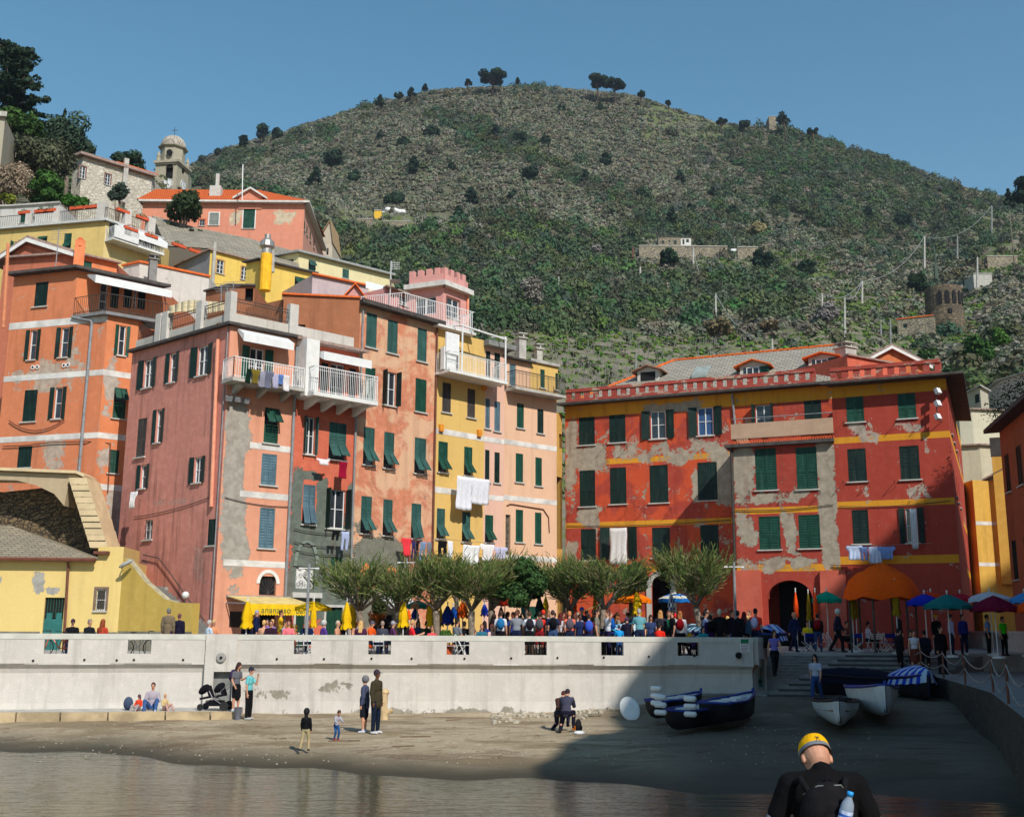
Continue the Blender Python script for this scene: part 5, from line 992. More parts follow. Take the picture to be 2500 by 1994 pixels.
def clock(fc,u,v,rad):
 s,z=fc.sz(u,v);n3=Vector((fc.n.x,fc.n.y,0));c=fc.P(s,z);mb=MB();mb.tube([c,c+n3*.08],rad,24);o=part('clock_face',mb,W_WHITE,H.o);mb=MB();d3=Vector((fc.d.x,fc.d.y,0));up=Vector((0,0,1))
 for i in range(12):A=i*math.pi/6;q=c+n3*.1+(d3*math.cos(A)+up*math.sin(A))*rad*.8;w_=(d3*math.cos(A)+up*math.sin(A))*rad*.12;mb.tube([q-w_,q+w_],.03*rad,4)
 for A,L in((R(95),.75),(R(-42),.5)):mb.tube([c+n3*.11,c+n3*.11+(d3*math.cos(A)+up*math.sin(A))*rad*L],.04*rad,4)
 mb.tube([c+n3*.081+(d3*math.cos(t/16*6.283)+up*math.sin(t/16*6.283))*rad*.95 for t in range(17)],.03*rad,4,cap=False);part('clock_hands',mb,simple('clock_black',(.02,.02,.03),.5),o)
clock(FA,409,449,.8);clock(FB,447,453,.75)
cc=FA.P(1.6,0,-1.6).xy;H.eave(.35,.35,mT);mb=MB()
for fc in(FA,FB):
 for i in range(14):mb.fbox(fc,i*.235,i*.235+.12,zt-.22,zt-.01,0,.22)
part('dentils',mb,mT,H.o);z1=at(420,364,141.5).z;zd=at(420,334,141.5).z
mb=MB();mb.lathe((cc.x,cc.y,zt+.35),[(1.75,0),(1.65,.1),(1.65,z1-zt-.5),(2.0,z1-zt-.35),(2.05,z1-zt-.2)],8,rz=R(22.5));part('octagonal_drum',mb,mT,H.o)
mb=MB();h=zd-z1;mb.lathe((cc.x,cc.y,z1+.15),[(1.75*math.cos(t)**.8 if t<1.55 else.02,h*math.sin(t))for t in np.linspace(0,1.57,14)],16);part('dome',mb,slate('dome_scales',srgb(196,186,170),srgb(170,160,146),3,'Object',2),H.o)
mb=MB();mb.tube([(cc.x,cc.y,zd),(cc.x,cc.y,zd+1.6)],.04,4);mb.tube([(cc.x-.4,cc.y,zd+1.1),(cc.x+.4,cc.y,zd+1.1)],.04,4);part('cross',mb,IRON,H.o)
mb=MB();s,z=FA.sz(416,374);c=FA.P(s,z,.15);mb.tube([c,c+Vector((FA.n.x,FA.n.y,0))*.2],.42,14);part('round_window',mb,DARK,H.o)
for fc,s in((FA,.3),(FB,2.9)):mb=MB();c=fc.P(s,zt+.35,-.1);mb.lathe(c,[(.3,0),(.3,.5),(.2,.6),(.28,.9),(.05,1.5),(0,1.6)],8);part('pinnacle',mb,mT,H.o)
H=House('coral_house','large coral house with orange tiled roof, tall green door and long roofline',[(349,496),(744,499),(786,612)],110,38,[plaster('coral',srgb(236,146,112),srgb(206,186,160),.1,zones=(),streak=.2),plaster('coral_side',srgb(226,160,134),srgb(200,180,160),.2),CONC],depth=10,ref=0)
f=H.facs[0];zz=[zone(f,675,515,722,550,1.2),zone(f,560,515,592,565,1.0),zone(f,625,510,640,530,.7)];H.mats[0]=plaster('coral_front',srgb(236,146,112),srgb(214,196,168),.1,zones=zz,streak=.2,bump=.3)
H.win(0,(511,520,534,550),'c',simple('grey_shutter',srgb(140,146,140),.7),surround=W_WHITE);H.win(0,(594,506,622,558),'c',GREEN,surround=W_WHITE);H.win(0,(486,536,500,551),'g',GREEN,surround=TERRA)
for u in(742,748,756,765):H.win(1,(u,540+(u-742)*1.8,u+3,566+(u-742)*1.8),'c',GREEN)
H.walls(top=False);H.eave(.6,.2,simple('white_cornice',(.6,.58,.54),.8));zr=f.off(-5).sz(500,463)[1];a,b,z=-.5,f.L+.5,H.z+.2
mb=MB();e0,e1,b0,b1=f.P(a,z,.6),f.P(b,z,.6),f.P(a,z,-10.5),f.P(b,z,-10.5);s2=f.off(-5).sz(632,463)[0];r0,r1=f.P(a,zr,-5),f.P(s2,zr,-5);mb.face([e0,e1,r1,r0],[(0,0),(b,0),(s2,6),(0,6)]);mb.face([e1,b1,r1],[(0,0),(11,0),(5.5,6)]);mb.face([b1,b0,r0,r1],[(0,0),(b,0),(b,6),(0,6)]);mb.face([b0,e0,r0]);part('roof',mb,TILE,H.o)
sg0,sg1=f.sz(577,487)[0],f.sz(647,487)[0];zg=f.sz(609,462)[1];mb=MB();mb.face([f.P(sg0+.3,H.z-.6,.1),f.P(sg1-.3,H.z-.6,.1),f.P(sg1-.3,H.z+.9,.1),f.P((sg0+sg1)/2,zg-.1,.1),f.P(sg0+.3,H.z+.9,.1)],[(sg0,40),(sg1,40),(sg1,42),((sg0+sg1)/2,43),(sg0,42)]);part('pediment',mb,H.mats[0],H.o);mb=MB()
for s,zlow in((sg0-.3,H.z+.5),(sg1+.3,H.z+.5)):mb.hexa([f.P(q,zz_+k,n)for q,zz_ in((s,zlow),((sg0+sg1)/2,zg))for n in(.45,-3)for k in(-.1,.12)])
part('pediment_trim',mb,simple('white_cornice',(.6,.58,.54),.8),H.o)
c=at(527,478,112);mb=MB();mb.box(c+Vector((0,0,.3)),(1.2,.9,1.4));mb.box(c+Vector((.1,0,1.7)),(.35,.35,1.6));part('chimney',mb,MARBLE,H.o);mb=MB();mb.tube([at(591,490,108),at(593,402,108)],.06,5);part('flagpole',mb,W_FRAME,H.o)
H=House('church_gable','tall narrow pale gable end of the church right of the coral house',[(776,592),(812,592)],135,40,[plaster('church_render',srgb(206,190,166),srgb(180,160,130),.25)],depth=6,cat='church');H.holes[0]=[H.facs[0].rect(797,606,802,622)];H.walls();f=H.facs[0];zg=f.sz(806,540)[1]
mb=MB();s_=f.L*.8;mb.face([f.P(0,H.z,.02),f.P(f.L,H.z,.02),f.P(s_,zg,.02)],[(0,H.z),(f.L,H.z),(s_,zg)]);mb.face([f.P(f.L,H.z,-6),f.P(0,H.z,-6),f.P(s_,zg,-6)]);part('gable',mb,H.mats[0],H.o);mb=MB();mb.hexa([f.P(q,z,n)for q,z in((-.3,H.z-.2),(s_,zg))for n in(.3,-6)for z in(z,z+.15)]);mb.hexa([f.P(q,z,n)for q,z in((f.L+.1,H.z-.2),(s_,zg))for n in(.3,-6)for z in(z,z+.15)]);part('roof',mb,simple('wooden_shingles',srgb(170,140,104),.9,.3,6),H.o);mb=MB();r0=H.holes[0][0];mb.fbox(f,*r0,-.4,-.3);part('window',mb,DARK,H.o)
up=[(372,526),(480,556),(600,580),(722,614)];lo_=[(405,600),(505,606),(632,648),(735,668)];U_=[at(u,v,101)for u,v in up];L_=[at(u,v,92)for u,v in lo_]
zu_=sum(p.z for p in U_)/4;RS=slate('long_grey_slabs',srgb(158,148,130),srgb(132,126,112),2.2,cw=1.1);t=thing('slab_roofed_house','low house almost hidden under a long sloping roof of grey stone slabs','house',L_[1]);mb=MB()
for i in range(3):mb.face([L_[i],L_[i+1],U_[i+1],U_[i]],[(i*5,0),(i*5+5,0),(i*5+5,9),(i*5,9)]);mb.face([L_[i]-Vector((0,0,8)),L_[i+1]-Vector((0,0,8)),L_[i+1]-Vector((0,0,.1)),L_[i]-Vector((0,0,.1))])
part('roof',mb,RS,t);mb=MB()
for i in range(3):mb.face([U_[i+1]-Vector((0,0,.05)),U_[i]-Vector((0,0,.05)),U_[i]-Vector((0,0,12)),U_[i+1]-Vector((0,0,12))])
mb.face([L_[0]-Vector((0,0,8)),L_[0],U_[0],U_[0]-Vector((0,0,8))]);mb.face([L_[3]-Vector((0,0,8)),U_[3]-Vector((0,0,8)),U_[3],L_[3]]);part('wall',mb,stone('rubble_wall',srgb(150,140,122),srgb(120,112,98),2.4),t)
c=xy(512,640,88);fa=Fac(walk(c,-45,432,640),c);fb=Fac(c,walk(c,43.6,632,640));zt=fb.sz(570,627)[1];H=House('grey_gabled_house','yellow house with a bare grey side wall and two tall pale windows',None,None,22,[simple('bare_cement',(.23,.235,.25),.95,.15,.5,.3),plaster('lemon',srgb(242,202,74),srgb(200,180,120),.03,streak=.2)],facs=[fa,fb],ztop=zt,depth=8)
for px in((529,635,547,668),(589,651,605,683)):H.win(1,px,'w',GREEN,surround=simple('tan_frame',srgb(196,150,90),.8))
H.walls();H.eave(.25,.12,OLDT);pipe(H.o,[fb.P(.3,zt+.8,.15),fb.P(.3,zt-7,.15)],.16,CONC,'chimney_flue')
c=xy(628,700,83);fa=Fac(walk(c,-30,598,700),c);fb=Fac(c,walk(c,40,767,700));zt=fb.sz(700,653)[1];H=House('chimney_house','yellow house with a fat yellow chimney stack and propped green shutters',None,None,20,[plaster('lemon',srgb(242,202,74),srgb(200,180,120),.03,streak=.2)]*2,facs=[fa,fb],ztop=zt,depth=7);H.win(1,(719,677,748,716),'h',GREEN);H.walls();H.eave(.35,.12,EAVE)
mb=MB();c=at(649,665,82);mb.tube([c-Vector((0,0,1.5)),c+Vector((0,0,1.5))],.45,12);part('chimney',mb,simple('lemon_plain',srgb(244,182,40),.8),H.o);mb=MB();mb.lathe(c+Vector((0,0,1.5)),[(.4,0),(.4,.4),(.6,.6),(.55,1.0),(.25,1.3),(.25,1.6)],12);part('chimney_cowl',mb,simple('tin',(.4,.37,.33),.4,.2,4,Metallic=.6),H.o);pipe(H.o,[at(664,665,83),at(664,612,83)],.2,CONC,'chimney_flue')
H=House('cream_house','long cream coloured house with three green shuttered windows under a thin grey roof',[(650,632),(730,618),(955,674)],96,28,[plaster('cream',srgb(238,222,166),srgb(200,190,150),.02,streak=.2)]*2+[CONC],depth=9,ref=1)
H.win(0,(698,634,716,655),'s',DGREEN)
for px,st in(((753,636,770,667),'h'),((836,657,852,680),'c')):H.win(1,px,st,TEAL)
H.walls();H.eave(.45,.2,simple('grey_gutter',(.3,.3,.29),.6))
H=House('lavender_house','pale lavender rendered house under an orange tile edge',[(763,671),(900,700)],80,20,[plaster('lavender',srgb(206,184,186),srgb(190,170,160),.05)],depth=8);H.walls();H.eave(.25,.12,RIDGE)
H=House('pink_gabled_cottage','small pink cottage with a little tiled gable among the roof terraces',[(838,727),(892,732)],74,18,[plaster('candy_pink',srgb(226,160,156),srgb(200,160,150),.05)],depth=5,cat='cottage');H.walls();gableroof(H,0,1.0,RIDGE)
mb=MB();
for(u0,v0,u1,v1)in((893,700,985,728),):p=[at(u0,v0,78),at(u1,v1,78),at(u1,v1-18,81),at(u0,v0-14,81)];mb.hexa([a-Vector((0,0,k))for a in(p[0],p[1])for k in(0,.1)]+[a-Vector((0,0,k))for a in(p[3],p[2])for k in(0,.1)])
for u in(905,945,982):mb.tube([at(u,703+(u-893)*.3,78),at(u,745+(u-893)*.3,78)],.06,5)
solo('white_pergola',mb,W_WHITE,'white slatted terrace pergola beside the pink castellated house','pergola',at(905,745,78))
H=House('castellated_house','pink house with toy battlements, white cornice and dark brown windows',[(1000,711),(1083,700),(1140,722)],72,14,[plaster('battlement_pink',srgb(232,160,150),srgb(220,180,170),.03)]*2+[CONC],depth=6,ref=1)
H.win(0,(1014,726,1064,768),'oc',GREEN,sill=False);H.win(1,(1091,730,1121,777),'w',GREEN,surround=simple('red_brown_frame',srgb(120,60,50),.8));H.walls();H.eave(.45,.35,simple('white_cornice',(.6,.58,.54),.8));mb=MB()
for fc in H.facs:
 mb.fbox(fc,.0,fc.L-.02,H.z+.353,H.z+.95,-.25,.1);n=int(fc.L/.62)
 for i in range(n):s=i*fc.L/n;mb.fbox(fc,s,s+.36,H.z+.951,H.z+1.4,-.25,.1)
part('battlements',mb,H.mats[0],H.o);pipe(H.o,[H.facs[1].P(H.facs[1].L,H.z,.1),H.facs[1].P(H.facs[1].L,16,.1)],.09,PINKPIPE)
H=House('pink_rooftop_hut','small pink rooftop structure with trellis beside the castellated house',[(940,703),(1010,728)],74,15,[plaster('candy_pink',srgb(226,160,156),srgb(200,160,150),.05)],depth=4,cat='hut');H.win(0,(975,722,995,745),'w');H.walls();H.eave(.4,.12,OLDT)
mb=MB();p=at(953,700,74);mb.tube([p-Vector((0,0,1.5)),p+Vector((0,0,1.9))],.05,5)
for k in range(4):mb.tube([p+Vector((0,0,1.3+.16*k)),p+Vector((.6,.1,1.35+.16*k))],.02,4)
for k in range(4):mb.tube([p+Vector((.1+.16*k,0,1.25)),p+Vector((.1+.16*k,0,1.85))],.015,4)
mb.lathe(p+Vector((.35,-.1,.3)),[(0,-.1),(.25,-.04),(.42,.1)],12);solo('antenna_mast',mb,simple('pale_metal',(.5,.5,.5),.5),'white aerial and dish on a mast at the end of the cream house','antenna',p)
pr=F22 .P(-.02,0).xy;FBW=Fac(walk(pr,8,689,800),pr);zt=FBW.sz(780,724)[1];mB=plaster('burnt_ochre',srgb(178,108,66),srgb(170,120,90),.03,streak=.35)
H=House('blind_gable_house','blank burnt orange wall with a tile coping rising beside the weathered house',None,None,F21 .sz(790,830)[1]-3,[mB],facs=[FBW],ztop=zt,depth=7);H.holes[0]=[FBW.rect(718,792,745,812)];H.walls();mb=MB();mb.fbox(FBW,*H.holes[0][0],-.5,-.4);part('dark_opening',mb,DARK,H.o);mb=MB();mb.fbox(FBW,-.1,FBW.L,zt+.003,zt+.1,-.4,.12);part('coping_tiles',mb,RIDGE,H.o)
H=House('rust_shed','small burnt orange rooftop shed with a lean-to roof and aerials',[(503,713),(562,698),(622,699)],60,12,[mB,mB,CONC],depth=4,ref=1,cat='shed');H.holes[1]=[H.facs[1].rect(598,704,618,735)];H.walls();H.eave(.15,.1,EAVE);mb=MB();mb.fbox(H.facs[1],*H.holes[1][0],-.5,-.4);part('dark_opening',mb,DARK,H.o)
H=House('rust_terrace_wall','low burnt orange wall stepping up behind the iron railed roof terrace',[(600,752),(690,731)],57.5,12,[mB],depth=2,cat='wall');H.walls()
for i,(u,v)in enumerate(((540,705),(555,712),(570,700))):
 mb=MB();p=at(u,v+30,58);q=at(u,v-12,58);mb.tube([p,q],.03,4)
 for k in range(4):mb.tube([q+Vector((-.6+.1*k,.1,-.14*k)),q+Vector((.6-.1*k,-.1,-.14*k))],.014,4)
 solo('television_aerial',mb,PIPE,('tall comb aerial by the rust shed, leftmost of three','middle comb aerial by the rust shed, second of three','comb aerial nearest the rust shed door')[i],'aerial',p)
c=xy(340,660,71);fa=Fac(walk(c,-30,300,660),c);fb=Fac(c,walk(c,38,510,690));zt=fb.sz(425,659)[1];H=House('crumbling_white_house','crumbling white rendered wall topped by orange tiles behind the roof awning',None,None,14,[plaster('crumbling_white',srgb(222,214,204),srgb(158,142,122),.42,pscale=.5,streak=.5)]*2,facs=[fa,fb],ztop=zt,depth=6);H.walls();H.eave(.12,.14,RIDGE);chimney(H.o,at(372,668,70),.5,.9,DCONC)
p=[at(415,745,56),at(560,742,54.5),at(470,738,57.5),at(480,762,53.5)];mb=MB();G=[]
for j in range(7):
 for i in range(11):t,s=j/6,i/10;q=p[0].lerp(p[1],s).lerp(p[2].lerp(p[1],s),0);b=at(412+150*s,748-6*s+18*t,56-1.6*t-1*s);b.z+=.5*math.sin(math.pi*s)*math.sin(math.pi*t)+.08*math.sin(8*s);G.append(b)
for j in range(6):
 for i in range(10):k=j*11+i;mb.face([G[k],G[k+1],G[k+12],G[k+11]])
o=solo('roof_sunshade',mb,cloth(206,188,150),'beige canvas sunshade stretched over the iron railed roof terrace','sunshade',p[0],smooth=True);md=o.modifiers.new('t','SOLIDIFY');md.thickness=.015
H=House('castle_corner','sliver of a grey castle turret at the left edge',[(-60,280),(13,288)],100,30,[mT],depth=6,cat='tower');H.walls();H.eave(.4,.5,CONC)
a,b=onz(-160,1600,ZT-.05),onz(290,1600,ZT-.05);pa,pb=xy(-160,1450,49.5),xy(294,1450,50.2);FY=Fac(pa,pb);zt=FY.sz(110,1364)[1]
mY=plaster('butter_yellow',srgb(240,206,116),srgb(172,168,160),.03,zones=[zone(FY,78,1390,112,1452,1.3),zone(FY,105,1430,152,1455,1.1),zone(FY,-20,1400,10,1432,1.0)],streak=.15,var=.08)
H=House('boathouse','low butter yellow boathouse with a blue green door under a grey slab roof',None,None,ZT-.3,[mY],facs=[FY],ztop=zt,depth=5.5,cat='boathouse')
d=FY.rect(104,1458,152,1604);H.holes[0]=[d];DAD=simple('grey_dado',srgb(122,116,102),.95,.3,1.5,.5);zd_=FY.sz(60,1541)[1];mb=MB();mb.fbox(FY,0,d[0]-.1,ZT-.3,zd_,.0,.02);mb.fbox(FY,d[1]+.1,FY.L-.02,ZT-.3,zd_,.0,.02);part('dado',mb,DAD,H.o);H.win(0,(234,1438,258,1490),'g',BROWN,surround=simple('slate_frame',srgb(120,100,86),.8));H.walls(top=False);mb=MB();mb.fbox(FY,d[0]+.003,d[1]-.003,d[2],d[3]-.95,-.15,-.08)
for i in range(2):
 for j in range(2):w_=(d[1]-d[0])/2;mb.fbox(FY,d[0]+.1+w_*i,d[0]+w_*(i+1)-.08,d[2]+.2+j*.95,d[2]+1.0+j*.95,-.08,-.055)
dr=part('door',mb,simple('blue_green_door',srgb(44,104,100),.5),H.o);mb=MB();mb.fbox(FY,d[0]+.003,d[1]-.003,d[3]-.9,d[3]-.003,-.15,-.12);fw=part('fanlight',mb,DARK,H.o);mb=MB()
for i in range(1,7):s=d[0]+(d[1]-d[0])*i/7;mb.tube([FY.P(s,d[3]-.9,-.08),FY.P(s,d[3],-.08)],.015,4)
part('window_grille',mb,simple('green_bars',srgb(40,90,70),.5),fw);s_r=FY.sz(232,1360)[0];zr1=FY.off(-4.5).sz(26,1282)[1]
mb=MB();e0,e1=FY.P(-.3,zt,.35),FY.P(s_r+.1,zt,.35);sA=FY.off(-4.5).sz(26,1282)[0];r0,r1=FY.P(-.3,zr1,-4.5),FY.P(sA,zr1,-4.5);mb.face([e0,e1,r1,r0],[(0,0),(10,0),(7,5),(0,5)]);e2=FY.P(s_r+.1,zt,-5.5);mb.face([e1,e2,r1],[(0,0),(5,0),(3,5)]);part('roof',mb,slate('boathouse_slabs',srgb(158,146,124),srgb(140,130,112),3.5,cw=1.6),H.o)
mb=MB();mb.tube([FY.P(-.3,zt-.04,.4),FY.P(s_r+.15,zt-.04,.4)],.09,6);part('gutter',mb,COPPER,H.o);pipe(H.o,[FY.P(FY.sz(168,1400)[0],zt,.35),FY.P(FY.sz(167,1400)[0],zt-.4,.1),FY.P(FY.sz(160,1550)[0],ZT,.1)],.06,COPPER)
zt2=FY.sz(265,1334)[1];mb=MB();mb.hexa([FY.P(s,z,n)for s in(s_r+.12,FY.L)for n in(0,-3)for z in(zt+.001,zt2)]);part('raised_wall',mb,mY,H.o);mb=MB();mb.fbox(FY,s_r,FY.L-.6,zt2-.35,zt2-.22,.003,.3);part('ledge',mb,COPPER,H.o)
pc=FY.b;pd=walk(pc,-24,468,1560);FSW=Fac(pc,(pd.x,pd.y));L=FSW.L;prof=[(0,1362),(18,1364),(60,1418),(110,1462),(140,1470),(177,1472)]
mb=MB();pr_=[(FSW.sz(292+du,v))for du,v in prof];pr_=[(min(max(s,0),L),z)for s,z in pr_];pr_[-1]=(L,pr_[-1][1])
mS_=plaster('stair_yellow',srgb(216,178,62),srgb(140,130,112),.03,zones=(),streak=.2)
for(s0,z0),(s1,z1)in zip(pr_,pr_[1:]):
 if s1-s0<.01:continue
 for n,fl_ in((0,0),(-.4,1)):
  q=[FSW.P(s0,ZT-.3,n),FSW.P(s1,ZT-.3,n),FSW.P(s1,z1,n),FSW.P(s0,z0,n)];mb.face(q[::-1]if fl_ else q,[(s0,ZT),(s1,ZT),(s1,z1),(s0,z0)]if not fl_ else[(s0,z0),(s1,z1),(s1,ZT),(s0,ZT)])
 mb.face([FSW.P(s0,z0,0),FSW.P(s1,z1,0),FSW.P(s1,z1,-.4),FSW.P(s0,z0,-.4)],None,1)
q=[FSW.P(L,ZT-.3,0),FSW.P(L,ZT-.3,-.4),FSW.P(L,pr_[-1][1],-.4),FSW.P(L,pr_[-1][1],0)];mb.face(q)
zd_=FSW.sz(400,1541)[1];mbd=MB();mbd.fbox(FSW,.02,L-.02,ZT-.3,zd_,.0,.02);sw=thing('stair_wall','curving yellow parapet wall of the stair climbing left along the pink house','stair wall',FSW.P(L,ZT));part('wall',mb,[mS_,simple('worn_wall_top',srgb(170,160,130),.9,.3,3)],sw);part('dado',mbd,DAD,sw)
mb=MB();n=20;z0s,z1s=ZT,pr_[0][1]-1.2;sE_=L+.6
for i in range(n):
 t0,t1=i/n,(i+1)/n;s0,s1=sE_+(0-sE_)*t0,sE_+(0-sE_)*t1;z=z0s+(z1s-z0s)*t1;mb.hexa([FSW.P(s,zz_,nn)for s in(s1,s0)for nn in(-2.6,-.41)for zz_ in(ZT-.4,z)])
part('steps',mb,simple('step_stone',(.2,.2,.19),.9,.2,2,.4),sw)
mb=MB();mb.fbox(FSW,-.3,.1,ZT-.4,z1s,-3,-.41);part('landing',mb,CONC,sw)
mb=MB();c=FSW.P(L-.5,pr_[-1][1]+.18,-.15);c=at(453,1452,c.y);mb.ell(c,(.16,.16,.16),14);o=thing('globe_lamp','white globe lamp on the foot of the yellow stair wall','lamp',(c.x,c.y,c.z-.3));part('globe',mb,simple('opal_glass',(.75,.74,.7),.3,.05),o,smooth=True);mb=MB();mb.tube([c-Vector((0,0,.7)),c-Vector((0,0,.12))],.03,6);part('post',mb,IRON,o)
mb=MB();c=at(308,1375,49.6);mb.ell(c,(.38,.12,.1),10,M=Matrix.Rotation(-.5,3,'Y'));o=thing('street_lamp','grey cobra head lamp on the corner of the yellow boathouse','lamp',c);part('lamp_head',mb,simple('lamp_grey',(.35,.35,.33),.4),o,smooth=True);mb=MB();mb.tube([c+Vector((-.15,0,-.1)),c+Vector((-.3,.3,-.2)),at(300,1384,50.1)],.03,6);part('bracket',mb,IRON,o)
r_=FOR.rect(294,1290,308,1333);mb=MB();mb.fbox(FOR,r_[0],r_[1],r_[2]-.6,r_[3],.02,.06);dr=part('door',mb,BLUEG,OHO,'pale blue door under a round arch at the stair head');mb=MB();cx=(r_[0]+r_[1])/2;hw=(r_[1]-r_[0])/2+.25
for i in range(8):
 a0,a1=math.pi*i/8,math.pi*(i+1)/8;p=[(cx+math.cos(t)*q,r_[3]+.15+math.sin(t)*q*1.2)for t,q in((a0,hw-.2),(a1,hw-.2),(a1,hw),(a0,hw))];mb.hexa([FOR.P(*p[k],n)for k,n in((0,0),(3,0),(0,.12),(3,.12),(1,0),(2,0),(1,.12),(2,.12))])
for s in(r_[0]-.22,r_[1]+.003):mb.fbox(FOR,s,s+.217,r_[2]-.6,r_[3]+.15,0,.12)
part('door_surround',mb,CONC,OHO)
ap=[(u,v)for u,v in((-90,1147),(185,1158),(203,1168),(258,1332),(228,1340),(168,1175),(157,1235),(132,1205),(90,1185),(40,1172),(0,1171),(-90,1171))]
t=thing('flying_arch','beige rendered flying arch with a slanting stepped buttress above the boathouse roof','arch',at(200,1340,53));YA=53.;BG=plaster('arch_beige',srgb(196,172,134),srgb(160,140,110),.1,streak=.3)
mb=MB();front=[at(u,v,YA)for u,v in ap];back=[p+Vector((.1,1.1,0))for p in front];n=len(ap);mb.face(front[::-1],[(p.x,p.z)for p in front[::-1]]);mb.face(back,[(p.x,p.z)for p in back])
for i in range(n):a,b=i,(i+1)%n;mb.face([front[a],front[b],back[b],back[a]][::1],[(0,0),(1,0),(1,1),(0,1)])
part('arch',mb,BG,t);mb=MB();tops=[(-90,1144),(185,1155),(205,1165)]
for(u0,v0),(u1,v1)in zip(tops,tops[1:]):mb.hexa([at(u,v,YA-.25)+Vector((0,k,z))for u,v in((u0,v0),(u1,v1))for k in(0,1.7)for z in(0,.14)])
for i in range(11):q=[(205+53*j/11,1166+168*j/11)for j in(i,i+.97)];mb.hexa([at(u,v,YA-.3)+Vector((dx_,k,zz_))for(u,v),zz_ in zip(q,(0,-.06))for k in(0,1.8)for dx_ in(-.75,.12-.02*(i%2))])
part('stepped_coping',mb,simple('beige_slab',srgb(206,184,146),.9,.12,1.5,.3),t)
RUB=stone('rubble_dark',srgb(132,112,84),srgb(96,84,68),3.4,(1,1.6,1),(.06,.05,.04));mb=MB();pts=[(-90,1190),(8,1201),(112,1190),(170,1165),(250,1340),(230,1360),(26,1284),(-90,1284)];fr_=[at(u,v,54.6)for u,v in pts];mb.face(fr_[::-1],[(p.x,p.z)for p in fr_[::-1]]);bk=[p+Vector((0,1.2,0))for p in fr_];mb.face(bk)
for i in range(len(pts)):a,b=i,(i+1)%len(pts);mb.face([fr_[a],fr_[b],bk[b],bk[a]])
solo('rubble_wall',mb,RUB,'dark rubble stone wall seen through the beige flying arch','wall',fr_[5])
H=House('salmon_rooftop','salmon rooftop room with tiled edge behind the red corner block',[(2068,868),(2200,893)],62,zL-1,[plaster('salmon_roof',srgb(222,100,66),srgb(206,150,120),.05)],depth=5,cat='rooftop room');H.walls();H.eave(.15,.1,OLDT)
H=House('orange_gable','bright orange gable with white edge standing behind the red house roof',[(2092,890),(2262,890)],70,zL-2,[plaster('bright_orange',srgb(228,118,52),srgb(220,170,140),.03)],depth=5);H.walls();gableroof(H,0,H.facs[0].sz(2177,846)[1]-H.z,OLDT,.3,W_WHITE)
YY=plaster('strong_yellow',srgb(232,176,44),srgb(200,160,90),.04,streak=.3)
c=xy(2420,1250,74);fa=Fac(walk(c,12,2380,1250),c);fb=Fac(c,walk(c,-22,2500,1250));zt=fb.sz(2440,1172)[1];H=House('far_yellow_house','strong yellow house down the lane with a square yellow chimney',None,None,ZT,[YY,YY],facs=[fa,fb],ztop=zt,depth=8)
H.walls()
for v in(1277,1377):z=H.band(0,v,.25,WB,u=2400);H.band(1,0,.25,WB,z=z)
mb=MB();mb.fbox(fb,.3,1.1,zt-7,zt+1.6,.003,.3);part('chimney_breast',mb,YY,H.o);mb=MB();mb.fbox(fb,.25,1.15,zt+1.6,zt+2.9,.0,.32);part('chimney_pot',mb,IRON,H.o);mb=MB();mb.hexa([fb.P(s,z,n)for s,z in((-.4,zt),(fb.L,zt+1.2))for n in(.3,-6)for z in(z,z+.12)]);part('roof',mb,OLDT,H.o)
for i,(ln,Y0,col_,lab,wn)in enumerate(((((2300,1092),(2392,1087),(2480,1092)),82,srgb(214,200,168),'cream plastered house with a low roof above the yellow house',None),(((2340,1002),(2372,1000),(2462,1004)),90,srgb(216,206,176),'cream house with washing and a shaded balcony in the lane',None),(((2366,958),(2392,945),(2412,956)),97,srgb(196,186,164),'little pale stone house with one dark shutter high in the lane',(2380,962,2391,985)),(((2405,958),(2440,930),(2520,905)),104,srgb(200,186,174),'pale grey rendered house with a rounded roofline at the right edge',None))):
 H=House('pale_house',lab,list(ln),Y0,6,[plaster('pale_%d'%i,col_,srgb(160,150,130),.15,streak=.3)]*2+[CONC],depth=7,ref=1)
 if wn:H.win(0,wn,'s',DGREEN)
 H.walls();H.eave(.25,.12,OLDT if i<2 else CONC)
c=xy(2452,1200,55);nearp=xy(2720,1200,38);FX=Fac(c,nearp);zt=FX.sz(2470,1030)[1];c2=c+Vector((6,3.));
H=House('shaded_house','dark orange house in deep shade along the right edge, plants spilling from its roof',None,None,ZT-1,[plaster('shaded_orange',srgb(190,92,48),srgb(120,80,60),.1,streak=.4)],facs=[FX],ztop=zt,depth=6);
for(a,b,z)in((.6,1.6,zt-3.2),(3.2,4.3,zt-3.2),(7,8.1,zt-3.2),(.6,1.6,zt-7.5),(3.2,4.3,zt-7.5),(7,8.1,zt-7.5)):r_=(a,b,z,z+1.9);H.holes.setdefault(0,[]).append(r_);H.wins.append((0,r_,'c',(DGREEN,),{}))
H.walls();H.eave(.7,.2,EAVE)
n=900;r_=np.random.default_rng(9);P=clump_proto(n,1,.12,3);s=r_.random(n)*9;base_=np.array([[*FX.P(a,0,r_.random()*1.0-.2).xy,zt+.3+r_.random()*1.2*(1-a/30)]for a in s]);V=(P.reshape(n,4,3)*np.array([.35,.35,.3])+base_[:,None]).reshape(-1,3)
tag(link('roof_plants',bulk('roof_plants',V,np.arange(len(V)).reshape(-1,4),np.tile([[.03,.05,.02]],(n,1))*(.5+r_.random((n,1))),VEG)),'dark plants spilling over the roof edge at the right','plants',None,'stuff')
ST=stone('tower_rubble',srgb(128,112,90),srgb(92,84,70),1.3,(1,1,1.6),(.07,.06,.05),'Object');c=at(2312,850,205);zt=at(2312,706,205).z;h=zt-c.z+4;t=thing('round_tower','round rubble watchtower with arched openings and an antenna mast','tower',(c.x,c.y,c.z-4))
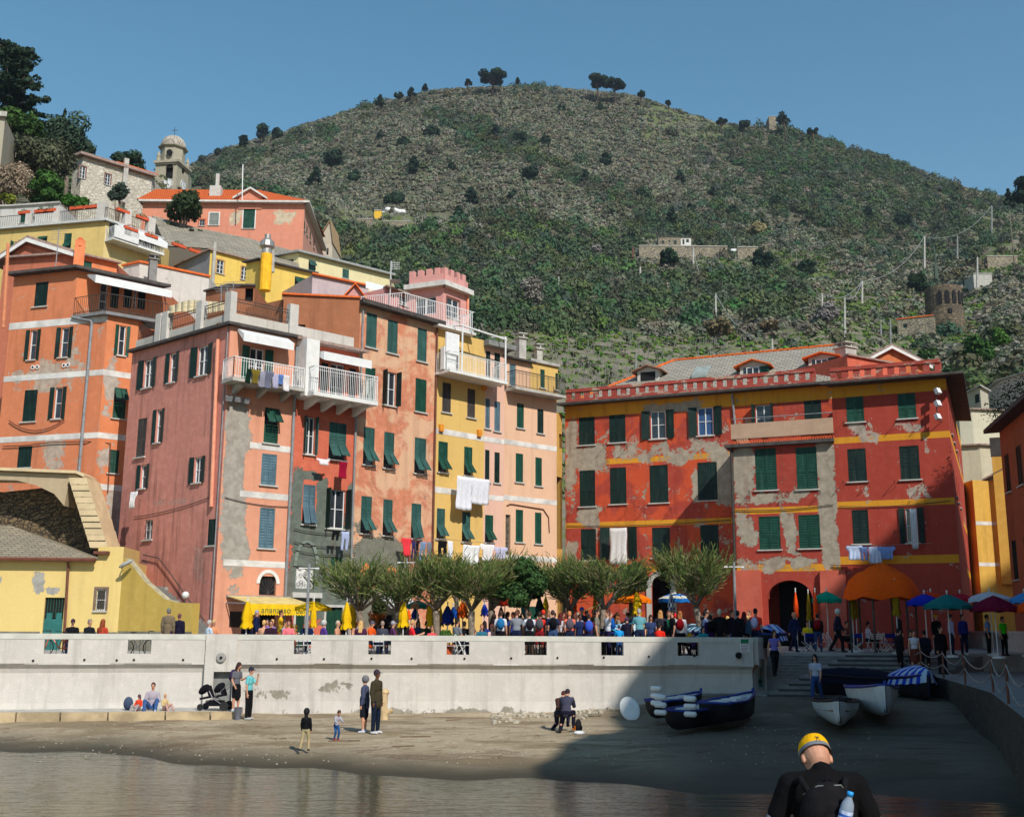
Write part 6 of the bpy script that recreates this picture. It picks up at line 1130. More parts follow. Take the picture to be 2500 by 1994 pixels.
mb=MB();mb.lathe((c.x,c.y,c.z-4),[(3.9,0),(3.75,h*.55),(3.45,h-5),(3.45,h-.8),(3.4,h),(2.9,h),(2.9,h-.6),(0,h-.6)],28);part('wall',mb,ST,t);mb=MB()
for A in(-100,-78,-57,-122,-36):a=R(A);p=Vector((c.x+3.36*math.cos(a),c.y+3.36*math.sin(a),c.z-4+h-3.6));mb.box(p+Vector((0,0,.9)),(.75,.5,2.2),a-math.pi/2);mb.ell(p+Vector((0,0,2.0)),(.37,.3,.5),10)
part('arched_openings',mb,DARK,t);mb=MB()
for A,dz_ in((-95,h-5.4),(-110,h-9.4)):a=R(A);mb.box((c.x+3.5*math.cos(a),c.y+3.5*math.sin(a),c.z-4+dz_),(.7,.5,.9),a-math.pi/2)
part('small_windows',mb,DARK,t);mb=MB();mb.tube([(c.x-.6,c.y,zt-.5),(c.x-1.2,c.y,zt+9)],.16,5);mb.tube([(c.x-1.1,c.y,zt+2),(c.x-1.1,c.y,zt+5)],.35,6);part('antenna_mast',mb,simple('green_mast',srgb(70,84,70),.6),t)
def hut(name,label,px,Y,base,mat,wins=(),cat='hut',depth=5,roof=None,deg=None):
 (u0,v0),(u1,v1)=px;a,b=xy(u0,v0,Y),xy(u1,v0,Y if deg is None else Y+deg);f=Fac(a,b);z=f.sz((u0+u1)/2,(v0+v1)/2)[1];H=House(name,label,None,None,base if base else z-8,[mat],facs=[f],ztop=z,depth=depth,cat=cat)
 for w_ in wins:H.win(0,w_,'c',DGREEN,sill=False)
 H.walls();H.eave(.15,.2,roof or CONC);return H
STW=stone('pale_rubble',srgb(170,158,134),srgb(140,130,110),1.6,(1,1.5,1));Yh=hill_uv(1650,612).y-2
zb=at(1640,600,Yh).z
hut('stone_hut','long low stone hut on the hillside terrace left of the white one',((1607,579),(1662,579)),Yh,zb-1,STW,((1616,588,1622,595),(1632,586,1637,591),(1645,587,1652,597)),roof=EAVE)
hut('white_hut','small white hut with a blue door joined to the stone hut',((1662,581),(1687,581)),Yh,zb-1,simple('hut_white',(.6,.58,.55),.9),((1666,584,1671,597),(1675,584,1682,592)),roof=EAVE)
hut('retaining_wall','curved dry stone retaining wall under the hillside huts',((1560,602),(1695,600)),Yh-2.5,zb-7,STW,cat='wall',depth=2)
Yc=hill_uv(2400,705).y-1;hut('concrete_hut','plain concrete hut with an orange mark beside the round tower',((2376,670),(2421,668)),Yc,None,CONC);Yc2=hill_uv(2440,650).y-1;hut('terrace_wall','tall grey stone terrace wall on the slope at right',((2408,612),(2482,640)),Yc2,None,STW,cat='wall',depth=2)
hut('tower_annex','low stone house with an orange roof edge left of the round tower',((2190,783),(2280,768)),203,None,STW,((2205,790,2215,800),),depth=6,roof=RIDGE,deg=-3);hut('ridge_ruin','small stone ruin on the ridge beside dark trees',((1877,286),(1896,284)),462,None,STW,cat='ruin',depth=6)
hut('yellow_shed','tiny yellow shed on the cultivated terraces',((914,514),(931,514)),hill_uv(922,525).y-1,None,simple('yellow_shed',srgb(214,170,50),.8),cat='shed',depth=2);hut('red_shed','tiny red shed on the lower cultivated terrace',((834,551),(850,549)),hill_uv(842,560).y-1,None,simple('red_shed',srgb(206,50,36),.8),cat='shed',depth=2)
for i,(u0,v0,u1,v1)in enumerate(((870,530,910,540),(935,538,1000,545),(1690,600,1775,604),(1800,596,1850,612))):hut('dry_stone_wall',('pale dry stone wall on the left cultivated terraces','long dry stone wall right of the yellow shed','dry stone wall running right from the hillside huts','short dry stone wall below the white bales')[i],((u0,v0),(u1,v1)),hill_uv((u0+u1)/2,v1+6).y-.5,None,STW,cat='wall',depth=1.5)
rs=random.Random(8)
for i in range(9):
 u,v=1790+i*9+rs.uniform(-2,2),608+i*.6+rs.uniform(-2,2);p=hill_uv(u,v);mb=MB();mb.ell(p+Vector((0,0,.4)),(1.1,.9,.7),8);solo('white_bale',mb,simple('white_plastic',(.7,.7,.7),.5),('first','second','third','fourth','fifth','sixth','seventh','eighth','ninth')[i]+' white bale from the left in the row right of the huts','bale',p,'white bales on the terraces',True)
for i in range(6):u,v=938+i*9,515-i*.8+(6 if i%2 else 0)*-.5;p=hill_uv(u,v);mb=MB();mb.ell(p+Vector((0,0,.6)),(1.2,1.0,.9),8);solo('water_butt',mb,simple('white_plastic',(.7,.7,.7),.5),('first','second','third','fourth','fifth','sixth')[i]+' white water butt counted rightwards from the yellow shed','water butt',p,'water butts by the yellow shed',True)
POLES=[(2257,577,668,'pale'),(2105,686,748,'pale'),(2062,727,825,'pale'),(2007,717,787,'pale'),(2386,628,725,'pale'),(1692,604,650,'pale'),(1747,716,762,'pale'),(1563,651,678,'pale'),(1545,603,640,'rust'),(1364,676,703,'pale'),(1885,827,864,'pale'),(2173,778,856,'grey'),(2421,502,580,'grey'),(2337,576,640,'grey'),(2150,790,812,'grey'),(1552,863,905,'grey'),(2086,40,0,'')]
LP_=['tall pale pole carrying the cable above the round tower','pale leaning pole in the middle of the cable run','pale pole rising just behind the red house roof','slim pale pole left of the cable run','pale pole on the slope right of the round tower','thin pale pole below the right end of the white hut','pale pole in the scrub above the slate roof','short pale pole below the rusty one','rusty orange pole on the hillside','short white pole left in the woods','short pale post just behind the slate roof ridge','dark grey pole left of the round tower annex','thin grey pole on the upper right terraces','thin grey pole right of the tall pale pole','stub of a grey pole under the green terraces','thin grey pole in the bright green vineyard']
tops={}
for i,(u,v0,v1,k)in enumerate(POLES[:-1]):
 b=hill_uv(u,v1);tp=at(u,v0,b.y);mb=MB();mb.tube([b-Vector((0,0,.5)),tp],[.2*b.y/200+.05,.12*b.y/200+.04],6);solo('utility_pole',mb,{'pale':CONC,'rust':COPPER,'grey':DCONC}[k],LP_[i],'pole',b,'poles on the hillside');tops[i]=tp
cb=simple('cable_grey',(.3,.3,.3),.6)
for i,(a,b,sag)in enumerate(((0,1,3),(1,2,1.5),(3,1,2.),(0,12,4),(8,5,2),(6,10,3),(5,6,4))):
 p,q=tops[a],tops[b];mb=MB();mb.tube([p.lerp(q,t/14)-Vector((0,0,4*sag*(t/14)*(1-t/14)))for t in range(15)],.06,4,cap=False);solo('overhead_cable',mb,cb,('overhead cable sagging from the tall pole to the leaning pole','overhead cable from the leaning pole down to the pole behind the roof','overhead cable joining the slim pole and the leaning pole','overhead cable running right from the tall pole','overhead cable from the rusty pole to the pole below the huts','overhead cable dropping to the post behind the slate roof','overhead cable down the scrub between two pale poles')[i],'cable',p)
BARK=simple('grey_brown_bark',srgb(126,112,98),.95,.35,6,.8);DBARK=simple('dark_bark',srgb(84,70,56),.95,.35,4,.8)
def leafcloud(cs,rs,n,leaf_,tint,seed,var=.5,squash=1.):
 r=np.random.default_rng(seed);k=r.integers(0,len(cs),n)if np.isscalar(rs)else r.choice(len(cs),n,p=(np.array(rs)**2)/(np.array(rs)**2).sum());rs=np.broadcast_to(rs,(len(cs),))
 d=r.normal(size=(n,3));d/=np.linalg.norm(d,axis=1)[:,None];c=np.array(cs)[k]+d*(rs[k]*(.6+.45*r.random(n)))[:,None]*np.array([1,1,squash])
 nn=d+r.normal(size=(n,3))*.5;nn[:,2]+=.3;nn/=np.linalg.norm(nn,axis=1)[:,None];t=np.cross(nn,r.normal(size=(n,3)));t/=np.linalg.norm(t,axis=1)[:,None];b=np.cross(nn,t);s=leaf_*(.6+.8*r.random(n))[:,None]
 P=np.stack([c-t*s-b*s*.5,c+t*s-b*s*.4,c+t*s*.9+b*s*.6,c-t*s*.8+b*s*.6],1);lob=.7+.6*r.random(len(cs));col=np.array(tint)[None]*(1-var/2+var*r.random((n,1)))*lob[k][:,None]
 return P.reshape(-1,3),col
def crown_part(tree,V,colr,name='crown',mat=None):
 return link(name,bulk(name,V-np.array(worg(tree)),np.arange(len(V)).reshape(-1,4),colr,mat or VEG),tree)
def tree(name,label,u,v,w,h,Y,tint,kind='round',n=2600,leaf_=.17,seed=1,group=None,base=None,lobes=14,cat='tree',bark=None):
 """crown centred on the photo point, w x h pixels wide at depth Y"""
 k=1/2718*Y;a,c=w*k/2,h*k/2;C0=at(u,v,Y);g=base if base is not None else hill_at(u,Y).z;g=min(g,C0 .z-c*.8);r=np.random.default_rng(seed);t=thing(name,label,cat,(C0 .x,C0 .y,g),0,group);mb=MB();O=Vector((C0 .x,C0 .y,g))
 if kind=='round':
  cs=[];rs=[]
  for i in range(lobes):
   d=r.normal(size=3);d/=np.linalg.norm(d);q=d*np.array([a,a,c])*(.35+.35*r.random());cs.append(np.array(C0)+q);rs.append(min(a,c)*(.34+.3*r.random()))
  V,col=leafcloud(cs,np.array(rs),n,leaf_,tint,seed,squash=.9);mb.tube([O-Vector((0,0,.3)),O.lerp(C0,.5),C0],[a*.09+.05,a*.07+.04,.04],7)
  for i in range(6):mb.tube([O.lerp(C0,.5),O.lerp(C0,.5).lerp(Vector(cs[i]),.5)+Vector((0,0,.1)),Vector(cs[i])],[a*.04+.03,a*.03+.02,.02],5)
 if kind=='umbrella':
  cs=[];rs=[]
  for i in range(lobes*2):A=r.random()*6.283;q=math.sqrt(r.random())*.85;cs.append(np.array(C0)+np.array([math.cos(A)*a*q,math.sin(A)*a*q,c*(.25*(1-q*q)+.2*r.random()-.1)]));rs.append(c*(.62+.25*r.random()))
  V,col=leafcloud(cs,np.array(rs),n*4,leaf_*.8,tint,seed,squash=.8);mb.tube([O-Vector((0,0,.3)),O.lerp(C0,.6)+Vector((a*.05,0,0)),C0-Vector((0,0,c*.4))],[a*.07,a*.05,.05],7)
  for i in range(8):mb.tube([O.lerp(C0,.62),Vector(cs[i])],[a*.03,.04],5)
 if kind=='cone':
  cs=[];rs=[]
  for i in range(lobes*3):z=r.random();A=r.random()*6.283;q=(1-z)**.8*(.55+.45*r.random());cs.append(np.array(C0)+np.array([math.cos(A)*a*q,math.sin(A)*a*q,c*(2*z-1)]));rs.append((.28*(1-z)+.1)*a)
  V,col=leafcloud(cs,np.array(rs),n,leaf_,tint,seed,squash=.6);mb.tube([O-Vector((0,0,.3)),C0+Vector((0,0,c))],[a*.1+.05,.03],7)
 if kind=='cedar':
  cs=[];rs=[]
  for i in range(46):
   z=r.random();A=r.random()*6.283;L=a*(1.05-z*.75)*(.6+.5*r.random());p0=C0+Vector((0,0,c*(2*z-1)));p1=p0+Vector((math.cos(A)*L,math.sin(A)*L,L*(.25-.1*r.random())));mb.tube([p0,p0 .lerp(p1,.5)+Vector((0,0,.2)),p1],[.12,.08,.02],4)
   for j in range(9):s=.1+.93*j/9;q=p0 .lerp(p1,s);cs.append(np.array(q)+r.normal(size=3)*np.array([.35,.35,.12]));rs.append(.75*(1-s*.55)+.1)
  V,col=leafcloud(cs,np.array(rs),n,leaf_,tint,seed,squash=.45);mb.tube([O-Vector((0,0,.3)),C0+Vector((0,0,c))],[.5,.06],8)
 link('trunk',mb.mesh('trunk',O,[bark or BARK],True),t);crown_part(t,V,col);return t
G1,G2,G3,G4,G5=(.035,.06,.032),(.05,.085,.04),(.085,.12,.05),(.10,.115,.07),(.075,.10,.075)
tree('cedar_tree','tall ragged dark conifer at the top left corner against the sky',28,210,300,230,118,(.035,.06,.036),'cedar',15000,.19,3)
tree('broadleaf_tree','rounded bright green tree under the dark conifer',45,318,150,130,114,(.07,.13,.035),n=5200,seed=4)
tree('broadleaf_tree','blue green tree mass falling to the right of the dark conifer',172,335,170,150,120,(.07,.11,.07),n=7000,seed=5,lobes=20)
tree('cypress_tree','small pointed cypress tip rising above the blue green tree',157,292,26,60,119,(.05,.085,.05),'cone',900,.12,6)
tree('olive_tree','wide grey olive tree left of the white stone house',110,392,200,140,108,(.11,.12,.07),n=7000,seed=7,lobes=22)
tree('bare_bush','bare pinkish tan bush at the left edge below the trees',34,445,130,110,102,(.38,.28,.2),n=5000,leaf_=.09,seed=8,cat='bush')
tree('green_bush','vivid green bush between the tan bush and the white stone house',118,460,160,90,104,(.07,.15,.035),n=4200,seed=9,cat='bush')
tree('palm_bush','clump of spiky green fronds beside the white stone house foot',182,492,76,40,103,(.07,.17,.03),n=1100,leaf_=.2,seed=10,cat='bush')
tree('pine_tree','dark tree showing behind the roof of the white stone house',312,402,120,84,122,(.05,.085,.05),n=2600,seed=11)
tree('small_tree','small grey green tree in front of the white stone house',292,470,62,46,106,G5,n=1100,seed=12)
tree('round_bush','big round dark green bush in front of the orange tiled roof',442,500,140,100,100,(.06,.085,.04),n=5200,leaf_=.14,seed=13,cat='bush',lobes=10)
tree('yellow_bush','little yellow green bush at the left edge above the terrace cottage',18,486,46,28,99,(.18,.2,.03),n=600,seed=14,cat='bush')
for i,(u,v,w_,h_)in enumerate(((410,558,60,26),(470,572,70,20))):tree('creeper_bush',('weedy creeper spilling over the slab roof, left clump','weedy creeper lower on the slab roof, right clump')[i],u,v,w_,h_,100,(.14,.15,.08),n=700,seed=15+i,cat='bush',base=at(u,v+14,100).z)
RT_=[('umbrella_pine','lone umbrella pine standing on the left part of the summit',1202,190,80,34,'umbrella'),('umbrella_pine','left and larger of the two umbrella pines on the summit',1458,200,66,32,'umbrella'),('umbrella_pine','right of the two umbrella pines on the summit',1500,208,56,28,'umbrella'),('pine_tree','tall spreading pine at the left foot of the ridge',640,318,44,50,'round'),('pine_tree','second spreading pine right of the tall one on the left ridge',677,330,36,44,'round'),('pine_tree','grey green pine left of the tall spreading pine',598,345,40,42,'round'),('pine_tree','dark clump of pine lowest on the left ridge',545,372,56,34,'round'),('pine_tree','pine lowest of all beside the bell tower',497,392,50,36,'round'),('pine_tree','dark pointed pine halfway up the left ridge',928,244,26,28,'cone'),('pine_tree','row of little pines right of the pointed pine',975,234,36,20,'round'),('pine_tree','dark pine higher on the left ridge',1005,222,24,28,'cone'),('pine_tree','small pine next up the ridge',1038,214,18,18,'cone'),('pine_tree','tiny pine left of the lone umbrella pine',1143,202,24,14,'round'),('pine_tree','tiny cypress right of the lone umbrella pine',1264,196,7,12,'cone'),('round_tree','dark round tree right of the paired umbrella pines',1564,228,22,20,'round'),('round_tree','paler bush on the right shoulder of the summit',1632,252,22,14,'round'),('round_tree','twin dark trees beside the ridge ruin',1915,288,46,38,'round'),('round_tree','dark tree left of the ridge ruin',1815,300,40,28,'round'),('round_tree','dark tree right of the ridge ruin',1985,318,42,24,'round'),('round_tree','low dark clump on the ridge before the ruin',1760,296,52,16,'round')]
for i,(nm,lab,u,v,w_,h_,kd)in enumerate(RT_):tree(nm,lab,u,v,w_,h_,455,(.03,.05,.03),kd,420 if kd!='umbrella' else 900,.55 if kd!='umbrella' else.5,30+i,'trees along the ridge',lobes=7,bark=DBARK)
tree('pine_tree','tall dark pine at the right edge of the picture',2512,470,70,110,240,(.025,.045,.028),n=2200,leaf_=.35,seed=60);tree('pine_tree','small layered pine left of the tall one at the right edge',2462,482,26,44,260,(.03,.05,.03),'cone',500,.35,61)
PT=[(930,330),(985,345),(1010,400),(1050,325),(1100,395),(860,420),(770,440),(820,395),(1370,250),(1470,255),(1210,330),(1270,350),(1330,345),(1485,380),(1660,420),(1570,470),(1740,455),(1690,510),(1640,545),(1790,520),(1860,545),(1250,470),(1150,470),(1900,480),(1960,530),(2010,560),(1120,520),(960,470),(1540,560),(2040,480),(2120,520),(2200,540),(2260,500),(2330,540),(1430,430),(1300,420)]
p0=None
for i,(u,v)in enumerate(PT):
 b=hill_uv(u,v+14);
 if i<4:o=tree('hillside_pine','dark pine standing alone in grey scrub on the mountainside',u,v,30+6*i,34+5*i,b.y,(.035,.058,.036),'round' if i%2 else 'cone',700,.5,70+i,'pines scattered over the mountainside',lobes=8,base=b.z-.3,bark=DBARK);p0=p0 or[];p0 .append(o)
 else:
  src=p0[i%4];s=RNG.uniform(.75,1.25)*b.y/worg(src).y;o=copytree(src);o.location=b-Vector((0,0,.4));o.scale=(s,s,s*RNG.uniform(.85,1.15));o.rotation_euler.z=RNG.uniform(0,6)
PB=[(1300,716,80,90,(.30,.26,.22),'pale bare tree in the woods left of centre'),(1455,607,28,24,(.32,.29,.28),'pinkish bare tree left of the hillside huts'),(1846,560,50,40,(.30,.25,.13),'clump of tall tan canes above the white bales'),(1750,800,120,50,(.24,.19,.11),'wide tan cane thicket below the cable'),(1880,795,70,34,(.24,.18,.11),'smaller tan cane thicket to the right'),(1632,625,50,44,(.03,.055,.03),'dark round tree below the stone hut'),(1862,635,56,62,(.025,.045,.03),'big dark pine below the white bales'),(1975,650,50,48,(.03,.05,.03),'dark tree right of the big dark pine'),(2245,690,70,50,(.04,.065,.03),'dark bush on the slope left of the round tower'),(2330,670,90,24,(.22,.2,.1),'tan grass clump behind the tower mast'),(2390,858,110,80,(.05,.11,.03),'big green bush below the round tower'),(2440,830,80,60,(.07,.14,.03),'yellow green bush by the path at right'),(2270,865,60,50,(.05,.09,.03),'dark green bush at the tower foot'),(2470,905,60,50,(.12,.15,.11),'spiky grey agave clump at the right'),(2020,760,60,60,(.26,.23,.22),'leafless grey tree near the slim pole')]
for i,(u,v,w_,h_,tn,lab)in enumerate(PB):
 b=hill_uv(u,v+h_*.5);tree('hillside_tree' if 'tree' in lab or 'pine' in lab else 'hillside_bush',lab,u,v,w_,h_,b.y,tn,n=1500 if w_>40 else 600,leaf_=.16*b.y/110,seed=110+i,base=b.z-.3,lobes=12,cat='tree' if 'tree' in lab or 'pine' in lab else 'bush')
TAM=foliage('tamarisk',(1,1,1),(.8,.85,.8),.3)
def tamarisk(label,u,uc,vc,w,h,Y,seed,dens=1.):
 k=Y/2718;r=random.Random(seed);b=at(u,1545,Y);b.z=floorz(Y);C0=at(uc,vc+6,Y);t=thing('tamarisk_tree',label,'tree',b,0,'tamarisk trees on the piazza');mb=MB();fork=b.lerp(C0,.66)+Vector((r.uniform(-.1,.1),0,0));mb.tube([b,b.lerp(fork,.5)+Vector((r.uniform(-.12,.12),r.uniform(-.1,.1),0)),fork],[.16,.13,.15],8)
 A_,Cc=w*k*.78,h*k*.44*r.uniform(.85,1.2);V=[];col=[];tips=[]
 for i in range(9):
  an=r.uniform(0,6.28);q=Vector((math.cos(an)*A_*r.uniform(.35,.85),math.sin(an)*A_*r.uniform(.3,.7),Cc*r.uniform(-.15,.75)));e=C0+q;m_=fork.lerp(e,.5)+Vector((0,0,.15));mb.tube([fork,m_,e],[.075,.045,.015],5);tips+=[fork.lerp(m_,.8),m_,m_.lerp(e,.5),e,e]
  for j in range(3):e2=m_+Vector((r.uniform(-1,1)*A_*.5,r.uniform(-1,1)*A_*.4,r.uniform(.3,1)*Cc));mb.tube([m_,e2],[.025,.008],4,cap=False);tips.append(e2)
 for i in range(int(1000*dens)):
  s=r.choice(tips)+Vector((r.gauss(0,.12),r.gauss(0,.12),r.gauss(0,.1)));d=(s-fork+Vector((r.gauss(0,.5),r.gauss(0,.5),r.gauss(.25,.4)))).normalized();L=r.uniform(.4,1.15);tint=r.choice(((.23,.25,.09),(.16,.22,.065),(.27,.24,.12),(.12,.19,.05)));f_=r.uniform(.7,1.3)
  for j in range(4):
   n_=(d+Vector((r.gauss(0,.35),r.gauss(0,.35),-.05*j))).normalized();e=s+n_*L/4;side=n_.cross(Vector((r.gauss(0,1),r.gauss(0,1),r.gauss(0,1)))).normalized()*(.024-.003*j);V+=[s-side,s+side,e+side*.8,e-side*.8];col.append([c*f_ for c in tint]);s=e
 link('trunk',mb.mesh('trunk',b,[BARK],True),t);crown_part(t,np.array([tuple(v)for v in V]),np.array(col),'crown',TAM)
for a in((('slender tamarisk left of the green door and yellow parasols'),885,880,1432,150,120,47.4,1,.9),('tamarisk beside the teal parasol',972,966,1436,120,100,47.2,2,.8),('pollarded tamarisk behind the leafy tub',1068,1068,1428,120,110,47,3,.9),('full crowned tamarisk in the middle of the terrace',1163,1150,1430,150,110,47,4,1.6),('second trunk of tamarisk just right of the full crowned one',1197,1200,1428,110,100,47.6,5,1.2),('tamarisk behind the coral backpacker',1385,1390,1428,130,100,48.5,6,1.3),('tamarisk left of the orange parasol',1475,1478,1425,150,110,48,7,1.5),('tamarisk standing alone before the red house arch',1707,1700,1415,150,120,47.5,8,1.3)):tamarisk(*a)
EVG=foliage('evergreen',(1,1,1),(.8,.9,.8),.1)
def evergreen(label,u,uc,vc,w,h,Y,seed,n=2400):
 b=at(u,1545,Y);b.z=floorz(Y);C0=at(uc,vc,Y);k=Y/2718;a,c=w*k/2,h*k/2;t=thing('evergreen_tree',label,'tree',b,0,'glossy evergreens behind the tamarisks');r=np.random.default_rng(seed);cs=[np.array(C0)+(lambda d:d/np.linalg.norm(d)*np.array([a,a,c])*(.3+.4*r.random()))(r.normal(size=3))for _ in range(14)]
 V,col=leafcloud(cs,np.array([c*.5]*14),n,.075,(.04,.08,.026),seed,.9);mb=MB();mb.tube([b,b.lerp(C0,.7),C0],[.14,.1,.05],7)
 for q in cs[:6]:mb.tube([b.lerp(C0,.6),Vector(q)],[.05,.02],5)
 link('trunk',mb.mesh('trunk',b,[BARK],True),t);crown_part(t,V,col,'crown',EVG)
for i,(u,uc,vc,w_,h_,n_,lab)in enumerate(((1120,1112,1402,110,56,2600,'glossy evergreen behind the middle tamarisk, leftmost of the row'),(1200,1196,1398,120,60,2800,'glossy evergreen second in the row behind the tamarisks'),(1300,1278,1424,170,112,8000,'wide dark glossy evergreen in the centre of the terrace trees'),(1392,1385,1404,130,66,3400,'glossy evergreen above the coral backpacker'),(1468,1462,1402,120,62,3000,'glossy evergreen behind the tamarisk left of the orange parasol'),(1540,1540,1408,110,74,3200,'glossy evergreen just above the big orange parasol'))):evergreen(lab,u,uc,vc,w_,h_,46.9 if i==2 else 50.5+.3*(i%2),i+1,n_)
tree('vine_bush','dark olive creeper hanging beside the stone ground floor',925,1488,36,70,50.5,(.07,.085,.03),n=1500,leaf_=.06,seed=140,base=ZT,cat='creeper')
def pot_plant(label,u,v,w,h,Y,seed,tint=(.08,.16,.03),pot=True):
 b=at(u,v,Y);b.z=floorz(Y);k=Y/2718;t=thing('potted_plant',label,'plant',b);mb=MB();mb.lathe(b,[(.0,0),(.2,0),(.28,.42),(.31,.43),(.31,.5),(.25,.5),(.0,.46)],14);link('pot',mb.mesh('pot',b,[TERRA],False),t);C0=b+Vector((0,0,.55+h*k/2));V,col=leafcloud([np.array(C0)+RNG.normal(size=3)*np.array([w*k*.22,.15,h*k*.2])for _ in range(8)],w*k*.22,700,.05,tint,seed);crown_part(t,V,col,'leaves')
pot_plant('bushy green plant in a terracotta pot against the wall slot',1092,1548,44,34,46,1)
def closed_parasol(label,u,vt,vb,hw,Y,colr,hem=None,checks=False):
 b=at(u,1540,Y);g=floorz(Y);z1,z0=at(u,vt,Y).z,at(u,vb,Y).z;r=hw*Y/2718;b.z=g;t=thing('closed_parasol',label,'parasol',b,0,'folded parasols on the piazza');mb=MB();mb.tube([b,(b.x,b.y,z1+.1)],.025,6);mb.ell((b.x,b.y,z1+.12),(.04,.04,.05),6);mb.lathe(b,[(0,0),(.28,0),(.28,.08),(.05,.12)],12);part('pole',mb,W_WHITE,t)
 H_=z1-z0;mb=MB();prof=[(r*1.0,0),(r*.92,H_*.1),(r*.7,H_*.22),(r*.85,H_*.35),(r*.7,H_*.55),(r*.42,H_*.8),(r*.18,H_*.97),(.01,H_)];K=18;i0=len(mb.v);ph=u%7
 for(rr,z)in prof:
  for q in range(K):A=2*math.pi*q/K;f=rr*(1+.24*math.cos(q*math.pi*2/3+ph)+.08*math.sin(A*3+z*5));mb.v.append((b.x+math.cos(A)*f,b.y+math.sin(A)*f,z0+z+(.06*math.cos(q*2.1)if z==0 else 0)))
 for j in range(len(prof)-1):
  for q in range(K):
   p_,q_=i0+j*K+q,i0+j*K+(q+1)%K;mb.f.append((p_,q_,q_+K,p_+K));mb.uv.append([(0,0)]*4);mb.m.append(1 if(hem and j==0)or(checks and(q//2+j)%2)else 0)
 part('folded_canopy',mb,[cloth(*colr),cloth(*(hem or(235,235,235)))],t,smooth=True)
YL,ORG,OLV=(232,184,20),(244,96,20),(150,124,22)
for a in(('yellow folded parasol before the bar menu board',601,1466,1533,14,46.8,YL),('slim yellow folded parasol before the tall narrow green door',764,1466,1530,8,46.8,YL),('yellow folded parasol at the green double door, left of a pair',845,1468,1535,13,46.8,YL),('yellow folded parasol right of the green double door, right of a pair',858,1460,1532,11,48.6,YL),('yellow folded parasol left of the teal parasol',984,1468,1530,13,46.9,YL),('yellow folded parasol right of the teal parasol',1050,1466,1528,12,47.8,YL),('narrow yellow folded parasol behind the pollarded tamarisk',1075,1482,1528,7,49,YL),('dark blue folded parasol with a patterned hem',1092,1478,1525,15,48,(20,50,150),(60,40,80)),('plain blue folded parasol next to the dark blue one',1106,1480,1508,9,50,(30,90,190)),('blue folded parasol with white scalloped hem under the teal parasol',1012,1485,1512,10,49.5,(30,60,160),(210,190,200)),('orange folded parasol left of the middle tamarisk',1129,1466,1508,14,50,ORG),('small orange folded parasol behind the yellow one',997,1486,1512,6,51,ORG),('royal blue folded parasol behind the middle tamarisk',1182,1474,1503,9,50.5,(26,60,180),(80,50,120)),('black green folded parasol behind the backpackers',1223,1480,1514,9,50,(8,40,34)),('teal folded parasol with orange and white hem',1279,1462,1502,9,50,(20,136,130),(226,170,130)),('dark green folded parasol below the wide evergreen',1317,1456,1505,12,49,(8,60,50)),('yellow folded parasol peeping from behind the dark green one',1332,1456,1496,8,51,YL),('orange folded parasol beside the coral backpacker',1401,1448,1496,8,50.5,ORG),('thin yellow folded parasol left of the orange open parasol',1453,1452,1494,6,51,YL),('blue folded parasol tucked beside a tamarisk trunk',1464,1464,1484,6,51.5,(20,90,210)),('yellow folded parasol standing before the big orange open one',1556,1440,1500,11,48.5,YL),('blue and white chequered folded parasol',1640,1448,1500,9,48.5,(40,56,130),None,True),('orange folded parasol in the arcade arch, left one',1946,1443,1506,6,54,(250,84,24)),('olive yellow folded parasol in the arcade arch',1977,1446,1514,6,54.5,OLV),('orange folded parasol at the right side of the arcade arch',1994,1443,1508,6,54,(250,84,24)),('olive folded parasol left of the orange canopy',2083,1443,1510,7,53,OLV),('shorter olive folded parasol touching its taller twin',2092,1450,1508,6,53.4,OLV),('olive folded parasol in front of the orange canopy',2191,1420,1502,9,51.5,OLV)):closed_parasol(*a)
def open_parasol(label,u,vt,vb,hw,Y,colr,c2=None,stripes=None,rings=False,val=.18):
 b=at(u,1540,Y);g=floorz(Y);z1,z0=at(u,vt,Y).z,at(u,vb,Y).z;r=hw*Y/2718;b.z=g;t=thing('open_parasol',label,'parasol',b,.3,'open parasols on the piazza');t.rotation_euler.z=0;mb=MB();mb.tube([b,(b.x,b.y,z1+.1)],.025,6);mb.ell((b.x,b.y,z1+.12),(.05,.05,.06),6);mb.lathe(b,[(0,0),(.3,0),(.3,.08),(.05,.12)],12);part('pole',mb,W_WHITE,t)
 K=16;mb=MB();i0=0;H_=z1-z0;prof=[(1.,-val),(1.,0),(.66,H_*.42),(.33,H_*.74),(.02,H_)]
 for j,(rr,z)in enumerate(prof):
  for q in range(K):A=2*math.pi*q/K+.2;f=rr*r*(1-(.035 if q%2 else 0));mb.v.append((b.x+math.cos(A)*f,b.y+math.sin(A)*f,z0+z-(0.0 if q%2==0 or j in(0,4)else-.02)+(.05 if j==0 and q%2 else 0)))
 for j in range(4):
  for q in range(K):p_,q_=j*K+q,j*K+(q+1)%K;mb.f.append((p_,q_,q_+K,p_+K));mb.uv.append([(0,0)]*4);mb.m.append(1 if c2 and((rings and j%2)or(not rings and(q//2)%2))else 0)
 part('canopy',mb,[cloth(*colr),cloth(*(c2 or colr))],t);mb=MB()
 for q in range(8):A=2*math.pi*q/8+.2;mb.tube([(b.x,b.y,z1-.05),(b.x+math.cos(A)*r*.97,b.y+math.sin(A)*r*.97,z0-.02)],.012,3,cap=False);mb.tube([(b.x,b.y,z0-.05),(b.x+math.cos(A)*r*.5,b.y+math.sin(A)*r*.5,z0+H_*.42)],.01,3,cap=False)
 part('ribs',mb,W_FRAME,t)
